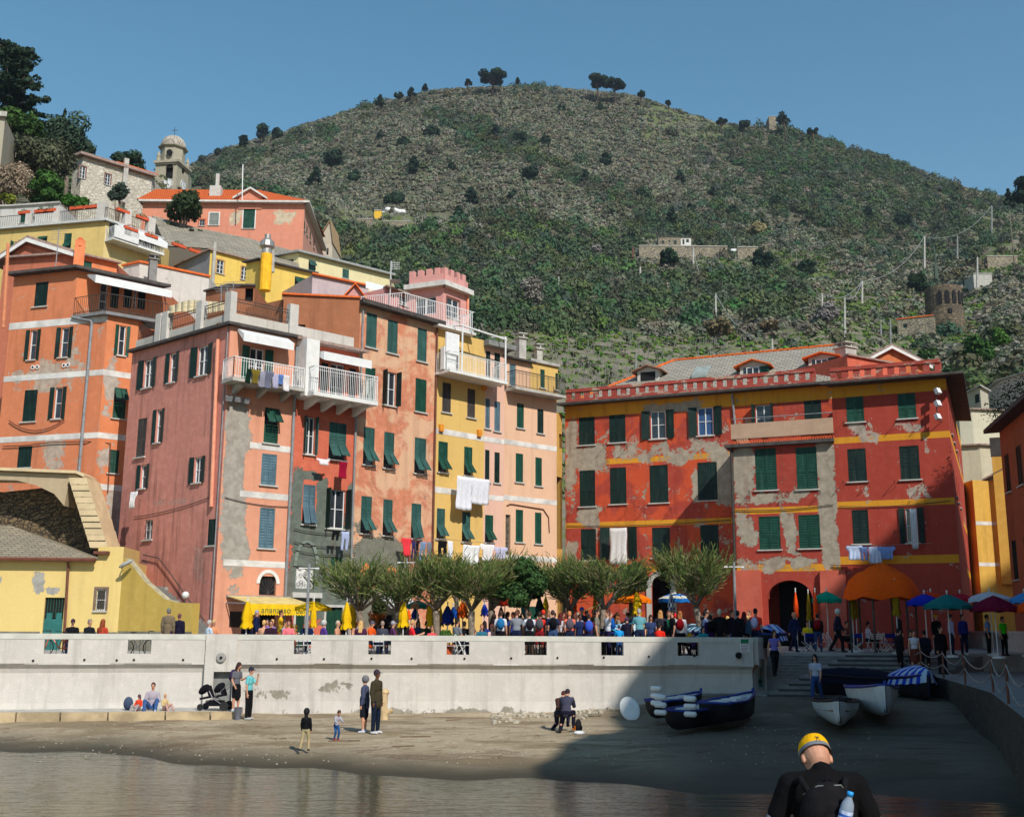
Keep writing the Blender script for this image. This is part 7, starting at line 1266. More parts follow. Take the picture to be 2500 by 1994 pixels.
for a in(('wide yellow open parasol right of the bar awning',762,1467,1482,44,48.4,YL),('faded teal open parasol between the yellow folded ones',1018,1465,1477,28,49,(24,140,130),(190,150,120)),('orange and red open parasol half hidden by the evergreen',1232,1456,1470,32,50.5,(240,90,20),(190,40,20)),('teal open parasol edge behind the orange and red one',1262,1464,1473,22,51.5,(30,150,140)),('big orange open parasol behind the striped boat cover',1545,1443,1464,48,51,(250,124,10)),('blue and white ringed open parasol in front of the stone arch',1650,1446,1462,42,51.5,(30,110,190),(214,210,190),None,True),('green open parasol right of the arcade arch',2022,1443,1463,37,54.5,(0,146,116)),('deep blue open parasol right of the orange canopy',2262,1449,1470,44,50.5,(20,40,170)),('rusty red open parasol behind the deep blue one',2278,1445,1458,40,53,(200,60,20)),('dark teal open parasol over the market stalls',2318,1450,1478,58,48.5,(20,110,110)),('crimson open parasol mostly hidden between teal and white ones',2350,1448,1462,38,51,(170,30,50)),('pale grey white open parasol at the lane mouth',2422,1444,1462,58,50.5,(200,210,220)),('maroon open parasol in front of the pale one',2432,1453,1484,58,47.8,(110,16,50)),('light blue open parasol at the right edge',2508,1446,1464,36,49.5,(70,150,220)),('red orange open parasol cut by the right edge',2520,1462,1486,34,47,(230,80,20))):open_parasol(*a)
Y=52.5;b=at(2158,1540,Y);b.z=floorz(Y);t=thing('orange_canopy','huge domed orange canopy draped in front of the red corner block','canopy',b);z1,zm,zl_=at(2158,1376,Y).z,at(2158,1412,Y).z,at(2158,1462,Y).z;r0=90*Y/2718;K=24;mb=MB();rs=random.Random(2);prof=[(1.0,zl_),(.97,zl_+.35),(.84,zl_+.9*(zm-zl_)),(.62,zm+.25*(z1-zm)),(.3,zm+.72*(z1-zm)),(.02,z1)]
for j,(rr,z)in enumerate(prof):
 for q in range(K):A=2*math.pi*q/K;pk_=1+.06*math.cos(A*6)*(1 if j<4 else.4);mb.v.append((b.x+math.cos(A)*rr*r0*pk_,b.y+math.sin(A)*rr*r0*.75*pk_,z+(.09*math.sin(q*1.7+1)if j==0 else.07*math.sin(q*2.3+j*1.9))))
for j in range(5):
 for q in range(K):p_,q_=j*K+q,j*K+(q+1)%K;mb.f.append((p_,q_,q_+K,p_+K));mb.uv.append([(0,0)]*4);mb.m.append(0)
part('canopy_cloth',mb,cloth(250,96,16),t,smooth=True);mb=MB()
for q in range(6):A=2*math.pi*q/6;mb=MB();mb.tube([(b.x+math.cos(A)*r0*.9,b.y+math.sin(A)*r0*.68,b.z),(b.x+math.cos(A)*r0*.9,b.y+math.sin(A)*r0*.68,zl_+.4)],.05,6);part('post',mb,IRON,t)
a_,b_=FPR.rect(552,1455,706,1458)[:2];zt_a=FPR.sz(620,1457)[1];t=thing('bar_awning','yellow bar awning with a lettered valance under the pink corner house','awning',FPR.P(a_,zt_a));n1=2.0;z2=zt_a-.35;pL=[FPR.P(a_,zt_a,.06),FPR.P(b_,zt_a,.06),FPR.P(b_,z2,n1),FPR.P(a_+.15,z2,n1)]
mb=MB();mb.hexa([p+Vector((0,0,k))for p in(pL[0],pL[1])for k in(0,.04)]+[p+Vector((0,0,k))for p in(pL[3],pL[2])for k in(0,.04)]);part('awning_top',mb,simple('beige_striped_canvas',srgb(206,184,122),.9,.2,2),t);mb=MB();nn=22;Lf=(pL[2]-pL[3]);vh=.52
for i in range(nn):p,q=pL[3]+Lf*(i/nn),pL[3]+Lf*((i+1)/nn);m_=(p+q)/2;mb.face([p,q,q-Vector((0,0,vh-.06)),m_-Vector((0,0,vh)),p-Vector((0,0,vh-.06))])
va=part('valance',mb,STRIPE_Y,t);tc=bpy.data.curves.new('lettering','FONT');tc.body='ananasso  bar';tc.size=.4;tc.align_x='CENTER';tc.extrude=.004;tc.space_character=1.06;to=bpy.data.objects.new('tmp_lettering',tc);COL.objects.link(to);bpy.context.view_layer.update();me=bpy.data.meshes.new_from_object(to.evaluated_get(bpy.context.evaluated_depsgraph_get()));bpy.data.objects.remove(to)
me.materials.clear();me.materials.append(simple('olive_lettering',srgb(92,112,60),.8));lo2=link('lettering',me,va);dv=Lf.normalized();c=(pL[3]+pL[2])/2-Vector((0,0,.4))+Vector((FPR.n.x,FPR.n.y,0))*.015;dn_=Vector((dv.x,dv.y,0)).normalized();lo2 .matrix_world=Matrix(((dn_.x,0,FPR.n.x,0),(dn_.y,0,FPR.n.y,0),(0,1,0,0),(0,0,0,1)));lo2 .parent=va;lo2 .location=c+dn_*.2-worg(t);lo2 .matrix_parent_inverse=Matrix.Identity(4)
mb=MB();mb.tube([pL[0],pL[1]],.07,8);mb.tube([pL[0]-Vector((0,0,.3)),pL[3]],.03,6);mb.tube([pL[1]-Vector((0,0,.3)),pL[2]],.03,6);part('awning_arms',mb,PIPE,t)
def line_between(label,p,q,sag=.1):mb=MB();mb.tube([p.lerp(q,i/10)-Vector((0,0,4*sag*(i/10)*(1-i/10)))for i in range(11)],.012,3,cap=False);solo('washing_line',mb,cb,label,'washing line',p)
def wash(name,fc,u0,v0,u1,v1,kind,colr,label,n=.7,group=None,fold=.04):
 a,b,c,d=fc.rect(u0,v0,u1,v1);f=fc.off(n);a,b,c,d=f.rect(u0,v0,u1,v1);p=f.P((a+b)/2,d);return hang(name,p,(b-a),d-c,kind,cloth(*colr)if isinstance(colr,tuple)else colr,label,(fc.d.x,fc.d.y,0),group or 'washing on the lines',fold)
WH=(226,226,232)
for a in(('sheet',F23,1114,1163,1152,1243,'towel',WH,'large white sheet hanging straight on the yellow house'),('sheet',F23,1150,1168,1192,1230,'towel',WH,'second white sheet blown aside on the yellow house'),('shirt',F22,984,1313,1001,1356,'shirt',(226,60,70),'coral red shirt, first on the long washing line'),('trousers',F22,1002,1320,1014,1366,'trousers',(50,44,92),'dark purple trousers next to the coral shirt'),('tights',F22,1015,1321,1022,1372,'trousers',(20,20,24),'thin black leggings on the long washing line'),('jeans',F22,1023,1322,1038,1373,'trousers',(120,146,186),'light blue jeans on the long washing line'),('trousers',F22,1039,1322,1052,1370,'trousers',(120,124,134),'grey patterned trousers at the end of the line'),('trousers',F23,1068,1320,1092,1360,'trousers',(18,18,22),'black trousers on the yellow house line'),('towel',F23,1091,1320,1103,1362,'towel',WH,'narrow white towel beside the black trousers'),('sheet',F23,1130,1330,1170,1378,'towel',(232,232,232),'white sheet just above the terrace trees'),('towel',F24,1176,1328,1200,1368,'shirt',(230,226,226),'white shirt on the pale pink house line'),('towel',F25,1208,1335,1232,1364,'shirt',(190,188,214),'bluish white shirt at the right end of the line'),('cloth',F21,828,1127,846,1167,'towel',(150,16,50),'crimson cloth hanging on the coral house'),('small_cloth',F21,778,1120,800,1135,'shirt',(230,220,224),'small white laundry left of the crimson cloth'),('trousers',F21,830,1297,851,1343,'trousers',(170,180,214),'pale blue trousers above the pointed arch'),('socks',F21,808,1295,828,1318,'trousers',(20,20,24),'black laundry left of the pale blue trousers'),('curtain',FRL,1489,1288,1530,1376,'towel',(214,210,206),'long white curtain hanging out of the red house window'),('curtain',FR_,2224,1242,2240,1338,'towel',(210,210,214),'white curtain blowing out of the shaded red window'),('shirt',FR_,2072,1332,2100,1366,'shirt',(186,200,226),'pale blue shirt, leftmost on the red block line'),('shirt',FR_,2100,1334,2120,1368,'trousers',(120,144,196),'blue laundry, second on the red block line'),('shirt',FR_,2122,1334,2152,1374,'towel',(200,214,240),'pale blue sheet, third on the red block line'),('shirt',FR_,2150,1334,2180,1364,'shirt',(130,160,220),'blue shirt, rightmost on the red block line'),('cloth',FPL,320,1200,332,1240,'shirt',(230,230,230),'small white laundry on the pink house side'),('cloth',FPR,600,900,612,935,'towel',(16,40,30),'dark green cloth on the pink balcony railing'),('cloth',FPR,615,902,630,936,'shirt',(120,104,40),'olive shirt on the pink balcony railing'),('cloth',FPR,632,906,645,945,'towel',(150,150,166),'grey towel on the pink balcony railing'),('cloth',FPR,646,906,662,948,'shirt',(110,112,130),'speckled dark grey shirt on the pink balcony railing'),('cloth',FPR,664,912,678,948,'shirt',(170,166,190),'lilac shirt on the pink balcony railing'),('cloth',FPR,679,914,690,938,'towel',(96,130,190),'blue towel on the pink balcony railing'),('cloth',FPR,691,916,706,955,'towel',(220,214,214),'white towel at the right end of the pink balcony')):
 wash(*a,n=1.25 if a[1]is FPR else.7)
line_between('washing line under the weathered house windows',F22 .off(.7).P(F22 .sz(975,1312)[0],F22 .sz(1020,1316)[1]),F22 .off(.7).P(F22 .L,F22 .sz(1020,1316)[1]),.05);line_between('washing line on the yellow house below the last windows',F23 .off(.7).P(0,F23 .sz(1090,1318)[1]),F23 .off(.7).P(F23 .L,F23 .sz(1090,1318)[1]),.05);line_between('washing line under the lowest windows of the red corner block',FR_.off(.7).P(FR_.sz(2068,1330)[0],FR_.sz(2120,1331)[1]),FR_.off(.7).P(FR_.sz(2275,1326)[0],FR_.sz(2120,1331)[1]),.05)
def boat(label,p,L,B,Hh,rz,hull,inner,rim,cover=None,stripes=None,group='boats drawn up on the beach',name='boat',tilt=0,deck=False,fenders=0):
 if group[:5]=='boats' and 'stand' not in label:p=Vector((p.x,p.y,max(float(sandz(p.x+q*math.cos(rz)*L*.4,p.y+q*math.sin(rz)*L*.4))for q in(-1,0,1))-.04))
 t=thing(name,label,'boat',p,rz,group);t.rotation_euler.x=tilt;NS_,NR=16,9;V=[]
 def sec(i):
  s=i/NS_;wv=B/2*min(1,(1.02-s)**.55*1.25)*(.86+.14*math.sin(math.pi*min(1,s*1.4)));sh=Hh*(.82+.30*s*s+.05*(1-s));keel=Hh*.02+Hh*.45*max(0,s-.72)**2*6;return-L/2+L*s,wv if s<.999 else.015,sh,min(keel,sh*.85)
 mb=MB();idx=[]
 for i in range(NS_+1):
  x_,wv,sh,k=sec(i);row=[]
  for j in range(NR):a=-1+2*j/(NR-1);y=wv*math.copysign(abs(math.sin(a*math.pi/2))**.75,a);z=k+(sh-k)*(1-math.cos(a*math.pi/2))**.9;row.append(len(mb.v));mb.v.append((x_+(.12*L*.3*(z/sh)if i==NS_ else 0),y,z))
  idx.append(row)
 for i in range(NS_):
  for j in range(NR-1):mb.f.append((idx[i][j],idx[i+1][j],idx[i+1][j+1],idx[i][j+1]));mb.uv.append([(0,0)]*4);mb.m.append(0)
 mb.f.append(tuple(idx[0]));mb.uv.append([(0,0)]*NR);mb.m.append(0);link('hull',mb.mesh('hull',(0,0,0),[hull],True),t)
 mb=MB()
 for sd in(0,NR-1):mb.tube([Vector(q)+Vector((0,0,.02))for q in[(sec(i)[0],(-1 if sd==0 else 1)*sec(i)[1],sec(i)[2])for i in range(NS_+1)]],.045,6)
 mb.tube([(sec(0)[0],-sec(0)[1],sec(0)[2]),(sec(0)[0],sec(0)[1],sec(0)[2])],.045,6);mb.tube([(L/2-.05,0,sec(NS_)[3]),(L/2+.06,0,sec(NS_)[2]+.15)],.05,6);link('gunwale',mb.mesh('gunwale',(0,0,0),[rim],True),t)
 mb=MB();f=.62 if not deck else.93
 for i in range(NS_):
  a,b=sec(i),sec(i+1);za,zb_=a[2]*f,b[2]*f;wa,wb=a[1]*.93,b[1]*.93;mb.face([(a[0],-wa,za),(b[0],-wb,zb_),(b[0],wb,zb_),(a[0],wa,za)])
  for sd in(-1,1):mb.face([(a[0],sd*wa,za),(b[0],sd*wb,zb_),(b[0],sd*b[1]*.97,b[2]),(a[0],sd*a[1]*.97,a[2])])
 link('inner_deck',mb.mesh('inner_deck',(0,0,0),[inner]),t)
 if not cover:
  for s in(.2,.45,.68):
   i=int(s*NS_);q=sec(i);mb=MB();mb.box((q[0],0,q[2]*.86+(.1 if deck else 0)),(.24 if not deck else.5,q[1]*1.86 if not deck else q[1]*.9,.05 if not deck else.1));link('thwart',mb.mesh('thwart',(0,0,0),[inner]),t)
 if cover:
  mb=MB();nn_=12
  for i in range(NS_+1):
   q=sec(i)
   for j in range(nn_+1):a=-1+2*j/nn_;ov=1.08;z=q[2]+.55*Hh*(1-abs(a)**1.6)*math.sin(math.pi*(.12+.8*i/NS_))**.6-(.28 if abs(a)==1 else.02)+.02*math.sin(i*2.1+j*1.7);mb.v.append((q[0]*1.03,a*max(q[1],.08)*ov,z))
  for i in range(NS_):
   for j in range(nn_):k=i*(nn_+1)+j;mb.f.append((k,k+nn_+1,k+nn_+2,k+1));mb.uv.append([(0,0)]*4);mb.m.append(i%2 if stripes else 0)
  link('tarpaulin',mb.mesh('tarpaulin',(0,0,0),[cover,stripes or cover],True),t)
 if fenders:
  for i in range(fenders):mb=MB();q=sec(1);y=(-.55 if i%2 else.55)if fenders>3 else-.1;mb.tube([(q[0]-.35,y-.22,.55+.24*(i//2 if fenders>3 else i)),(q[0]-.35,y-.18,.55+.24*(i//2 if fenders>3 else i)),(q[0]-.35,y+.18,.55+.24*(i//2 if fenders>3 else i)),(q[0]-.35,y+.22,.55+.24*(i//2 if fenders>3 else i))],[.04,.09,.09,.04],10);link('fender',mb.mesh('fender',(0,0,0),[W_FRAME],True),t)
 return t
def onbeach(u,v):
 p=onz(u,v,.6)
 for _ in range(6):z=float(sandz(p.x,p.y));p=onz(u,v,z)
 return Vector((p.x,p.y,z))
BLU=simple('boat_blue',srgb(24,52,130),.4,.15,3);BWH=simple('boat_white',(.6,.62,.62),.4,.1,3);BDK=simple('boat_dark',srgb(20,22,30),.5,.2,3);RED_=simple('boat_red',srgb(206,36,24),.4,.12,3);WOOD_=simple('varnished_wood',srgb(120,74,34),.5,.3,5);TRQ=simple('boat_teal',srgb(30,110,116),.5,.2,3);SB_,SW_=cloth(30,66,190),cloth(170,196,220);SB2,SW2=cloth(60,150,190),cloth(226,234,236)
boat('white boat with dark wooden interior pointing at the water, leftmost of the right group',onbeach(2050,1780)+Vector((.2,.9,0)),4.4,1.55,.75,R(-104),BWH,WOOD_,BDK)
boat('white boat with a blue painted top and a small oval mark on its bow',onbeach(2158,1776)+Vector((.1,1.0,0)),4.4,1.75,.95,R(-100),BWH,BLU,BLU,deck=True)
boat('boat under a humped blue and white striped tarpaulin',onbeach(2256,1752)+Vector((.1,.9,0)),4.4,1.8,.9,R(-98),BDK,BDK,BLU,SB_,SW_)
boat('dark tarpaulin covered boat behind the white one',onbeach(2110,1728)+Vector((.0,1.2,0)),4.2,1.6,.8,R(-150),BDK,BDK,BDK,cloth(22,26,44))
boat('blue hulled boat with white deck nearest the stairway',onbeach(1806,1778)+Vector((0,.8,0)),3.2,1.3,.8,R(55),BDK,BWH,BLU,deck=True)
boat('blue hulled boat with white deck and sausage fenders, nearest the water',onbeach(1722,1786)+Vector((0,.8,0)),3.1,1.2,.72,R(52),BDK,BWH,BLU,deck=True,fenders=6)
boat('dark blue boat behind the fendered one with two stern posts',onbeach(1672,1768)+Vector((0,1.2,0)),3.0,1.1,.7,R(50),BDK,BWH,BLU,deck=True,fenders=3)
boat('low boat under a teal cover at the foot of the steps',onbeach(1796,1718)+Vector((0,.5,0)),2.6,1.3,.5,R(10),BDK,TRQ,BDK,simple('teal_cover',srgb(30,96,100),.8))
rb=boat('long red rimmed black boat propped on a stand by the sea wall',onbeach(1742,1722)+Vector((0,.6,.45)),3.9,1.3,.7,R(14),BDK,RED_,RED_);mb=MB()
for x_ in(-1.1,1.1):mb.box((x_,0,-.2),(.12,1.0,.5))
link('cradle',mb.mesh('cradle',(0,0,0),[WOOD_]),rb)
for u,Y,L,rz,lab,c1,c2 in((1525,47.8,3.4,58,'boat under a pale blue and white striped cover behind the teal shirted man',SB2,SW2),(1704,48,2.6,112,'boat under a pale striped cover behind the alone standing tamarisk',SB2,SW2),(1882,48.0,2.8,64,'boat under a blue and white striped cover at the end of the wall',cloth(40,90,180),cloth(214,224,240))):
 b=at(u,1545,Y);b.z=floorz(Y)+.35;boat(lab,b,L,1.5,.7,R(rz),BDK,BDK,BLU,c1,c2,'covered boats parked on the piazza')
b=at(1785,1545,49.5);b.z=floorz(49.5)+.3;boat('upturned looking cream and green covered boat behind the black jacketed men',b,2.4,1.3,.7,R(60),BWH,BWH,TRQ,cloth(206,196,160),None,'covered boats parked on the piazza')
mb=MB();c=onbeach(1540,1757);M_=Matrix.Rotation(R(-22),3,'Y')@Matrix.Rotation(R(-30),3,'X');mb.ell(c+Vector((0,.3,.38)),(.36,.05,.5),20,M=M_);solo('white_board',mb,W_WHITE,'white oval float board leaning on the rubble','float',c,smooth=True)
for i,(u,v,r_,col_)in enumerate(((1495,1716,.19,(70,74,96)),(1478,1718,.12,(70,60,90)),(1508,1716,.14,(120,120,130)))):
 c=onbeach(u,v);mb=MB();rz=(0.4,1.2,.1)[i];d_=Vector((math.cos(rz),math.sin(rz),0))*.22;mb.tube([c+Vector((0,0,r_))-d_,c+Vector((0,0,r_))-d_*.8,c+Vector((0,0,r_))+d_*.8,c+Vector((0,0,r_))+d_],[r_*.9,r_,r_,r_*.9],14);mb.tube([c+Vector((0,0,r_))+d_,c+Vector((0,0,r_))+d_*1.05],[r_*.3,r_*.3],8);solo('drum',mb,simple('drum_%d'%i,srgb(*col_),.5),('large blue grey drum on its side by the rubble','small purple tub left of the large drum','pale grey drum behind the large one')[i],'drum',c)
c=onbeach(1553,1712);mb=MB();mb.box(c+Vector((0,0,.24)),(.55,.4,.5),.2);mb.box(c+Vector((0,0,.5)),(.6,.44,.05),.2);solo('pink_crate',mb,simple('faded_pink',srgb(190,150,156),.8,.2,3),'faded pink crate standing against the sea wall','crate',c)
r_=np.random.default_rng(5);mb=MB()
for i in range(900):
 u=r_.uniform(1200,1640)if i<400 else r_.uniform(0,2150);v=(1752-.10*(u-1200)+r_.normal()*9)if i<400 else r_.uniform(1765,1865);c=onbeach(u,v);s=r_.uniform(.03,.13)*(1 if i<400 else.2);mb.ell(c+Vector((0,0,s*.2)),(s*r_.uniform(.8,1.6),s,s*.6),6,M=Matrix.Rotation(r_.uniform(0,3),3,'Z'))
tag(link('rubble',mb.mesh('rubble',(0,0,0),[simple('beach_rubble',srgb(176,166,148),.95,.35,1.2,.4)])),'pale stone rubble heaped along the foot of the sea wall','rubble',None,'stuff')
mb=MB()
for i in range(150):
 u,v=r_.uniform(0,2050),r_.uniform(1752,1850);c=onbeach(u,v);a=r_.uniform(0,3.1);L=r_.uniform(.05,.25)if i>5 else r_.uniform(.6,1.3);d_=Vector((math.cos(a*.25),math.sin(a*.25),0))*L/2;mb.tube([c-d_+Vector((0,0,.015)),c+d_+Vector((0,0,.03))],.007 if L<.5 else.016,4)
tag(link('driftwood_litter',mb.mesh('driftwood_litter',(0,0,0),[simple('driftwood',srgb(96,66,50),.9,.4,4)])),'thin sticks and driftwood litter strewn over the sand','litter',None,'stuff')
c=onbeach(938,1756);mb=MB();mb.tube([c-Vector((0,0,.1)),c+Vector((-.05,0,.5)),c+Vector((.0,0,.95))],[.16,.15,.12],10);mb.ell(c+Vector((0,0,.98)),(.17,.15,.14),8);mb.tube([c+Vector((0,0,.2)),c+Vector((.3,0,.35))],[.1,.08],8);solo('mooring_stump',mb,simple('pale_stump',srgb(196,170,130),.9,.2,5,.4),'pale wooden mooring stump behind the standing couple','bollard',c)
c=onbeach(580,1756);mb=MB();mb.lathe(c,[(0,0),(.11,0),(.14,.42),(.15,.44),(.12,.44),(.1,.05)],14);solo('bucket',mb,simple('grey_bucket',srgb(96,98,108),.6),'tall grey bucket standing at the end of the stone ledge','bucket',c)
def backpack(label,p,colr,s=1.,rz=0,name='backpack'):
 t=thing(name,label,'backpack',p,rz);mb=MB();mb.ell((0,0,.22*s),(.16*s,.1*s,.23*s),12);link('bag',mb.mesh('bag',(0,0,0),[cloth(*colr)],True),t);mb=MB();mb.ell((0,-.09*s,.14*s),(.11*s,.05*s,.1*s),10);link('front_pocket',mb.mesh('front_pocket',(0,0,0),[cloth(*[max(0,c-14)for c in colr])],True),t);mb=MB()
 for sd in(-1,1):mb.tube([(sd*.08*s,.07*s,.4*s),(sd*.1*s,.15*s,.3*s),(sd*.08*s,.09*s,.06*s)],.015*s,5)
 link('straps',mb.mesh('straps',(0,0,0),[cloth(*[max(0,c-20)for c in colr])]),t);return t
c=Vector(onz(523,1733,ZK-.02));t=thing('pushchair','double pushchair with black hoods parked on the stone ledge','pushchair',c,R(-8));DKF=cloth(24,24,30)
def pc(name,fn,mat,smooth=False):mb=MB();fn(mb);link(name,mb.mesh(name,(0,0,0),[mat],smooth),t)
pc('frame',lambda m:[m.tube([(-.42,y,.2),(.1,y,.5),(.62,y,1.0)],.013,6)for y in(-.22,.22)]+[m.tube([(.5,y,.15),(.0,y,.45),(-.15,y,.7)],.012,6)for y in(-.22,.22)]+[m.tube([(.62,-.22,1.),(.62,.22,1.)],.018,6)],simple('alloy_tube',(.32,.32,.34),.35,.1,4,Metallic=.7))
for x_,r_1 in((-.45,.12),(.47,.17)):
 for y in(-.26,.26):pc('wheel',lambda m:m.tube([(x_,y-.02,r_1),(x_,y+.02,r_1)],r_1,16),simple('rubber',(.02,.02,.02),.8))
for i,(x_,z,hd)in enumerate(((-.4,.55,1),(.1,.62,0))):
 pc('seat',lambda m:(m.box((x_+.05,0,z-.1),(.36,.36,.08),rx=0,ry=-.2),m.box((x_+.2,0,z+.12),(.08,.36,.45),ry=-.35)),DKF);A0=.2
 mbh=MB();mbh.ell((x_+.06-.1*hd,0,z+.2),(.25,.19,.14),14,M=Matrix.Rotation(R(-42),3,'Y'));link('hood',mbh.mesh('hood',(0,0,0),[DKF],True),t)
pc('basket',lambda m:m.box((.02,0,.26),(.6,.36,.2)),DKF)
f=W2 .off(.305);a,b,c_,d=f.rect(1807,1558,1829,1592);t=thing('notice_board','white printed notice with a green header fixed to the end of the sea wall','sign',f.P(a,c_));mb=MB();mb.fbox(f,a,b,c_,d,0,.02);part('board',mb,W_WHITE,t);mb=MB();mb.fbox(f,a+.02,b-.02,d-.2,d-.02,.02,.024);part('header',mb,simple('sign_green',srgb(30,120,80),.5),t);mb=MB()
for i in range(5):z=d-.25-i*.06;mb.fbox(f,a+.03,b-.03-.04*(i%2),z-.018,z,.02,.024,i%2)
part('printed_lines',mb,[simple('sign_red',srgb(190,60,60),.5),simple('sign_blue',srgb(50,60,120),.5)],t)
def post(label,u,vt,Y,r=.055,top=None):
 b=at(u,1545,Y);b.z=floorz(Y);zt_=at(u,vt,Y).z;t=thing('lamp_post',label,'post',b);mb=MB();mb.tube([b,(b.x,b.y,zt_)],[r*1.3,r],8);part('pole',mb,PIPE,t);mb=MB();z=zt_-.2;mb.tube([(b.x-.35,b.y,z),(b.x+.35,b.y,z)],.025,5);mb.box((b.x-.35,b.y,z),(.14,.12,.06));mb.box((b.x+.35,b.y,z),(.14,.12,.06));part('crossarm',mb,W_FRAME,t)
post('grey post rising in front of the pointed stone arch',748,1375,46.3);post('grey post at the right end of the wall before the red house',1797,1372,46.6);post('thin grey post under the long washing line',988,1362,50)
c=at(1670,1547,46.6);c.z=at(1670,1553,46.6).z;mb=MB();mb.box(c+Vector((0,0,.07)),(.72,.4,.16));
for i in range(5):mb.ell(c+Vector((-.28+.14*i,-.205,.09)),(.022,.01,.022),6,m=1)
t=thing('yellow_crate','yellow spotted box lying on a table behind the wall','box',(c.x,c.y,floorz(46.6)));part('box',mb,[STRIPE_Y,DARK],t);mb=MB();zt__=c.z-.03;mb.box((c.x,c.y,zt__),(.9,.5,.04));
for x_ in(-.38,.38):
 for y in(-.18,.18):mb.tube([(c.x+x_,c.y+y,floorz(46.6)),(c.x+x_,c.y+y,zt__)],.02,5)
solo('folding_table',mb,DCONC,'folding table under the yellow spotted box','table',(c.x,c.y,floorz(46.6)))
def chair(proto=[None]):
 if proto[0]is None:
  t=thing('folding_chair','x','chair');proto[0]=t
  def pp(nm,fn,m_):mb=MB();fn(mb);link(nm,mb.mesh(nm,(0,0,0),[m_]),t)
  pp('seat',lambda m:[m.box((0,-.16+.08*i,.45),(.42,.06,.02))for i in range(5)],W_FRAME);pp('backrest',lambda m:[m.box((0,.22,.62+.1*i),(.42,.02,.06))for i in range(3)],W_FRAME)
  for sd in(-1,1):pp('leg',lambda m:m.tube([(sd*.21,-.22,0),(sd*.21,.22,.9)],.016,5),W_FRAME);pp('leg',lambda m:m.tube([(sd*.19,.24,0),(sd*.19,-.2,.45)],.016,5),W_FRAME)
  return t
 return copytree(proto[0])
CH=[(740,45.2,170,'white folding chair in the wall slot under the grey post'),(755,45.6,20,'white folding chair at the right side of the first table slot'),(925,45.4,180,'white folding chair seen through the slot below the grey headed man'),(1103,45.8,160,'white folding chair by the potted plant slot'),(1125,46.4,90,'white folding chair beside the man in grey at the wall'),(1145,46.8,200,'white folding chair under the woman in black'),(1680,46.9,10,'folding chair behind the yellow spotted box'),(2018,54,90,'pale folding chair stacked left at the cafe in shade'),(2030,54.3,80,'pale folding chair next to the stacked one in shade'),(2128,53.6,200,'pale folding chair of the man in white in the shade'),(2140,53.8,190,'pale folding chair behind the man in white'),(2160,54,100,'pale folding chair at the right of the shaded cafe'),(662,47.6,150,'white folding chair under the blonde woman at the bar'),(705,47.4,200,'white folding chair under the woman in pink'),(900,47.4,40,'white folding chair under the man in a cap'),(950,47.6,10,'white folding chair in front of the flower basket')]
for u,Y,a,lab in CH:o=chair();q=at(u,1545,Y);o.location=(q.x,q.y,floorz(Y));o.rotation_euler.z=R(a);o['label']=lab;o['group']='folding chairs on the piazza'
def dchair(u,Y,label):q=at(u,1545,Y);q.z=floorz(Y);t=thing('directors_chair',label,'chair',q,R(random.uniform(-20,20)),"director's chairs of the shaded cafe");mb=MB();mb.box((0,0,.46),(.5,.42,.03));link('seat',mb.mesh('seat',(0,0,0),[cloth(20,40,130)]),t);mb=MB();mb.box((0,-.24,.76),(.54,.02,.2));link('backrest',mb.mesh('backrest',(0,0,0),[cloth(20,40,130)]),t);mb=MB();[mb.tube([(sd*.27,-.22,0),(-sd*.27,-.22,.46)],.018,5)for sd in(-1,1)];[mb.tube([(sd*.27,.22,0),(-sd*.27,.22,.46)],.018,5)for sd in(-1,1)];[mb.tube([(sd*.27,-.24,.46),(sd*.27,-.24,.9)],.018,5)for sd in(-1,1)];link('frame',mb.mesh('frame',(0,0,0),[W_FRAME]),t)
dchair(1973,53.5,'blue canvas director chair left of three in the shade');dchair(2088,53.3,'blue canvas director chair in the middle of the shaded cafe');dchair(2168,53.6,'blue canvas director chair nearest the chain fence')
def table(u,Y,label,colr=(232,190,40),w_=.8):q=at(u,1545,Y);q.z=floorz(Y);t=thing('cafe_table',label,'table',q,0,'cafe tables on the piazza');mb=MB();mb.box((0,0,.73),(w_,w_,.03));mb.box((0,0,.66),(w_+.02,w_+.02,.12));link('tabletop',mb.mesh('tabletop',(0,0,0),[cloth(*colr)]),t);mb=MB();[mb.tube([(x_*w_*.45,y*w_*.45,0),(x_*w_*.45,y*w_*.45,.62)],.02,5)for x_ in(-1,1)for y in(-1,1)];link('legs',mb.mesh('legs',(0,0,0),[IRON]),t)
table(570,47.5,'yellow clothed table at the left end of the bar terrace');table(655,47.9,'yellow clothed table between the blonde woman and the waitress');table(728,47.2,'yellow clothed table by the woman in pink');table(805,47,'yellow clothed table at the curly haired woman');table(915,47.9,'yellow clothed table near the man in a cap');table(1118,47.5,'blue grey table beside the man in grey',(120,140,160));table(2065,54,'dark table under the olive parasols',(60,50,50));table(1812,46.7,'small dark table with bottles by the end post',(50,44,44))
c=at(1812,1545,46.7);mb=MB()
for i,(dx_,hh_)in enumerate(((-.2,.26),(-.1,.2),(.05,.24),(.16,.18))):p=Vector((c.x+dx_,c.y,floorz(46.7)+.75));bt=MB();bt.lathe(p,[(0,0),(.035,0),(.035,hh_*.6),(.012,hh_*.8),(.012,hh_),(0,hh_)],8);solo('bottle',bt,(STRIPE_Y,W_FRAME,W_FRAME,TERRA)[i],('yellow bottle at the left of the small dark table','short white bottle on the small dark table','tall white bottle on the small dark table','small brown bottle at the right of the dark table')[i],'bottle',p,'bottles on the small dark table')
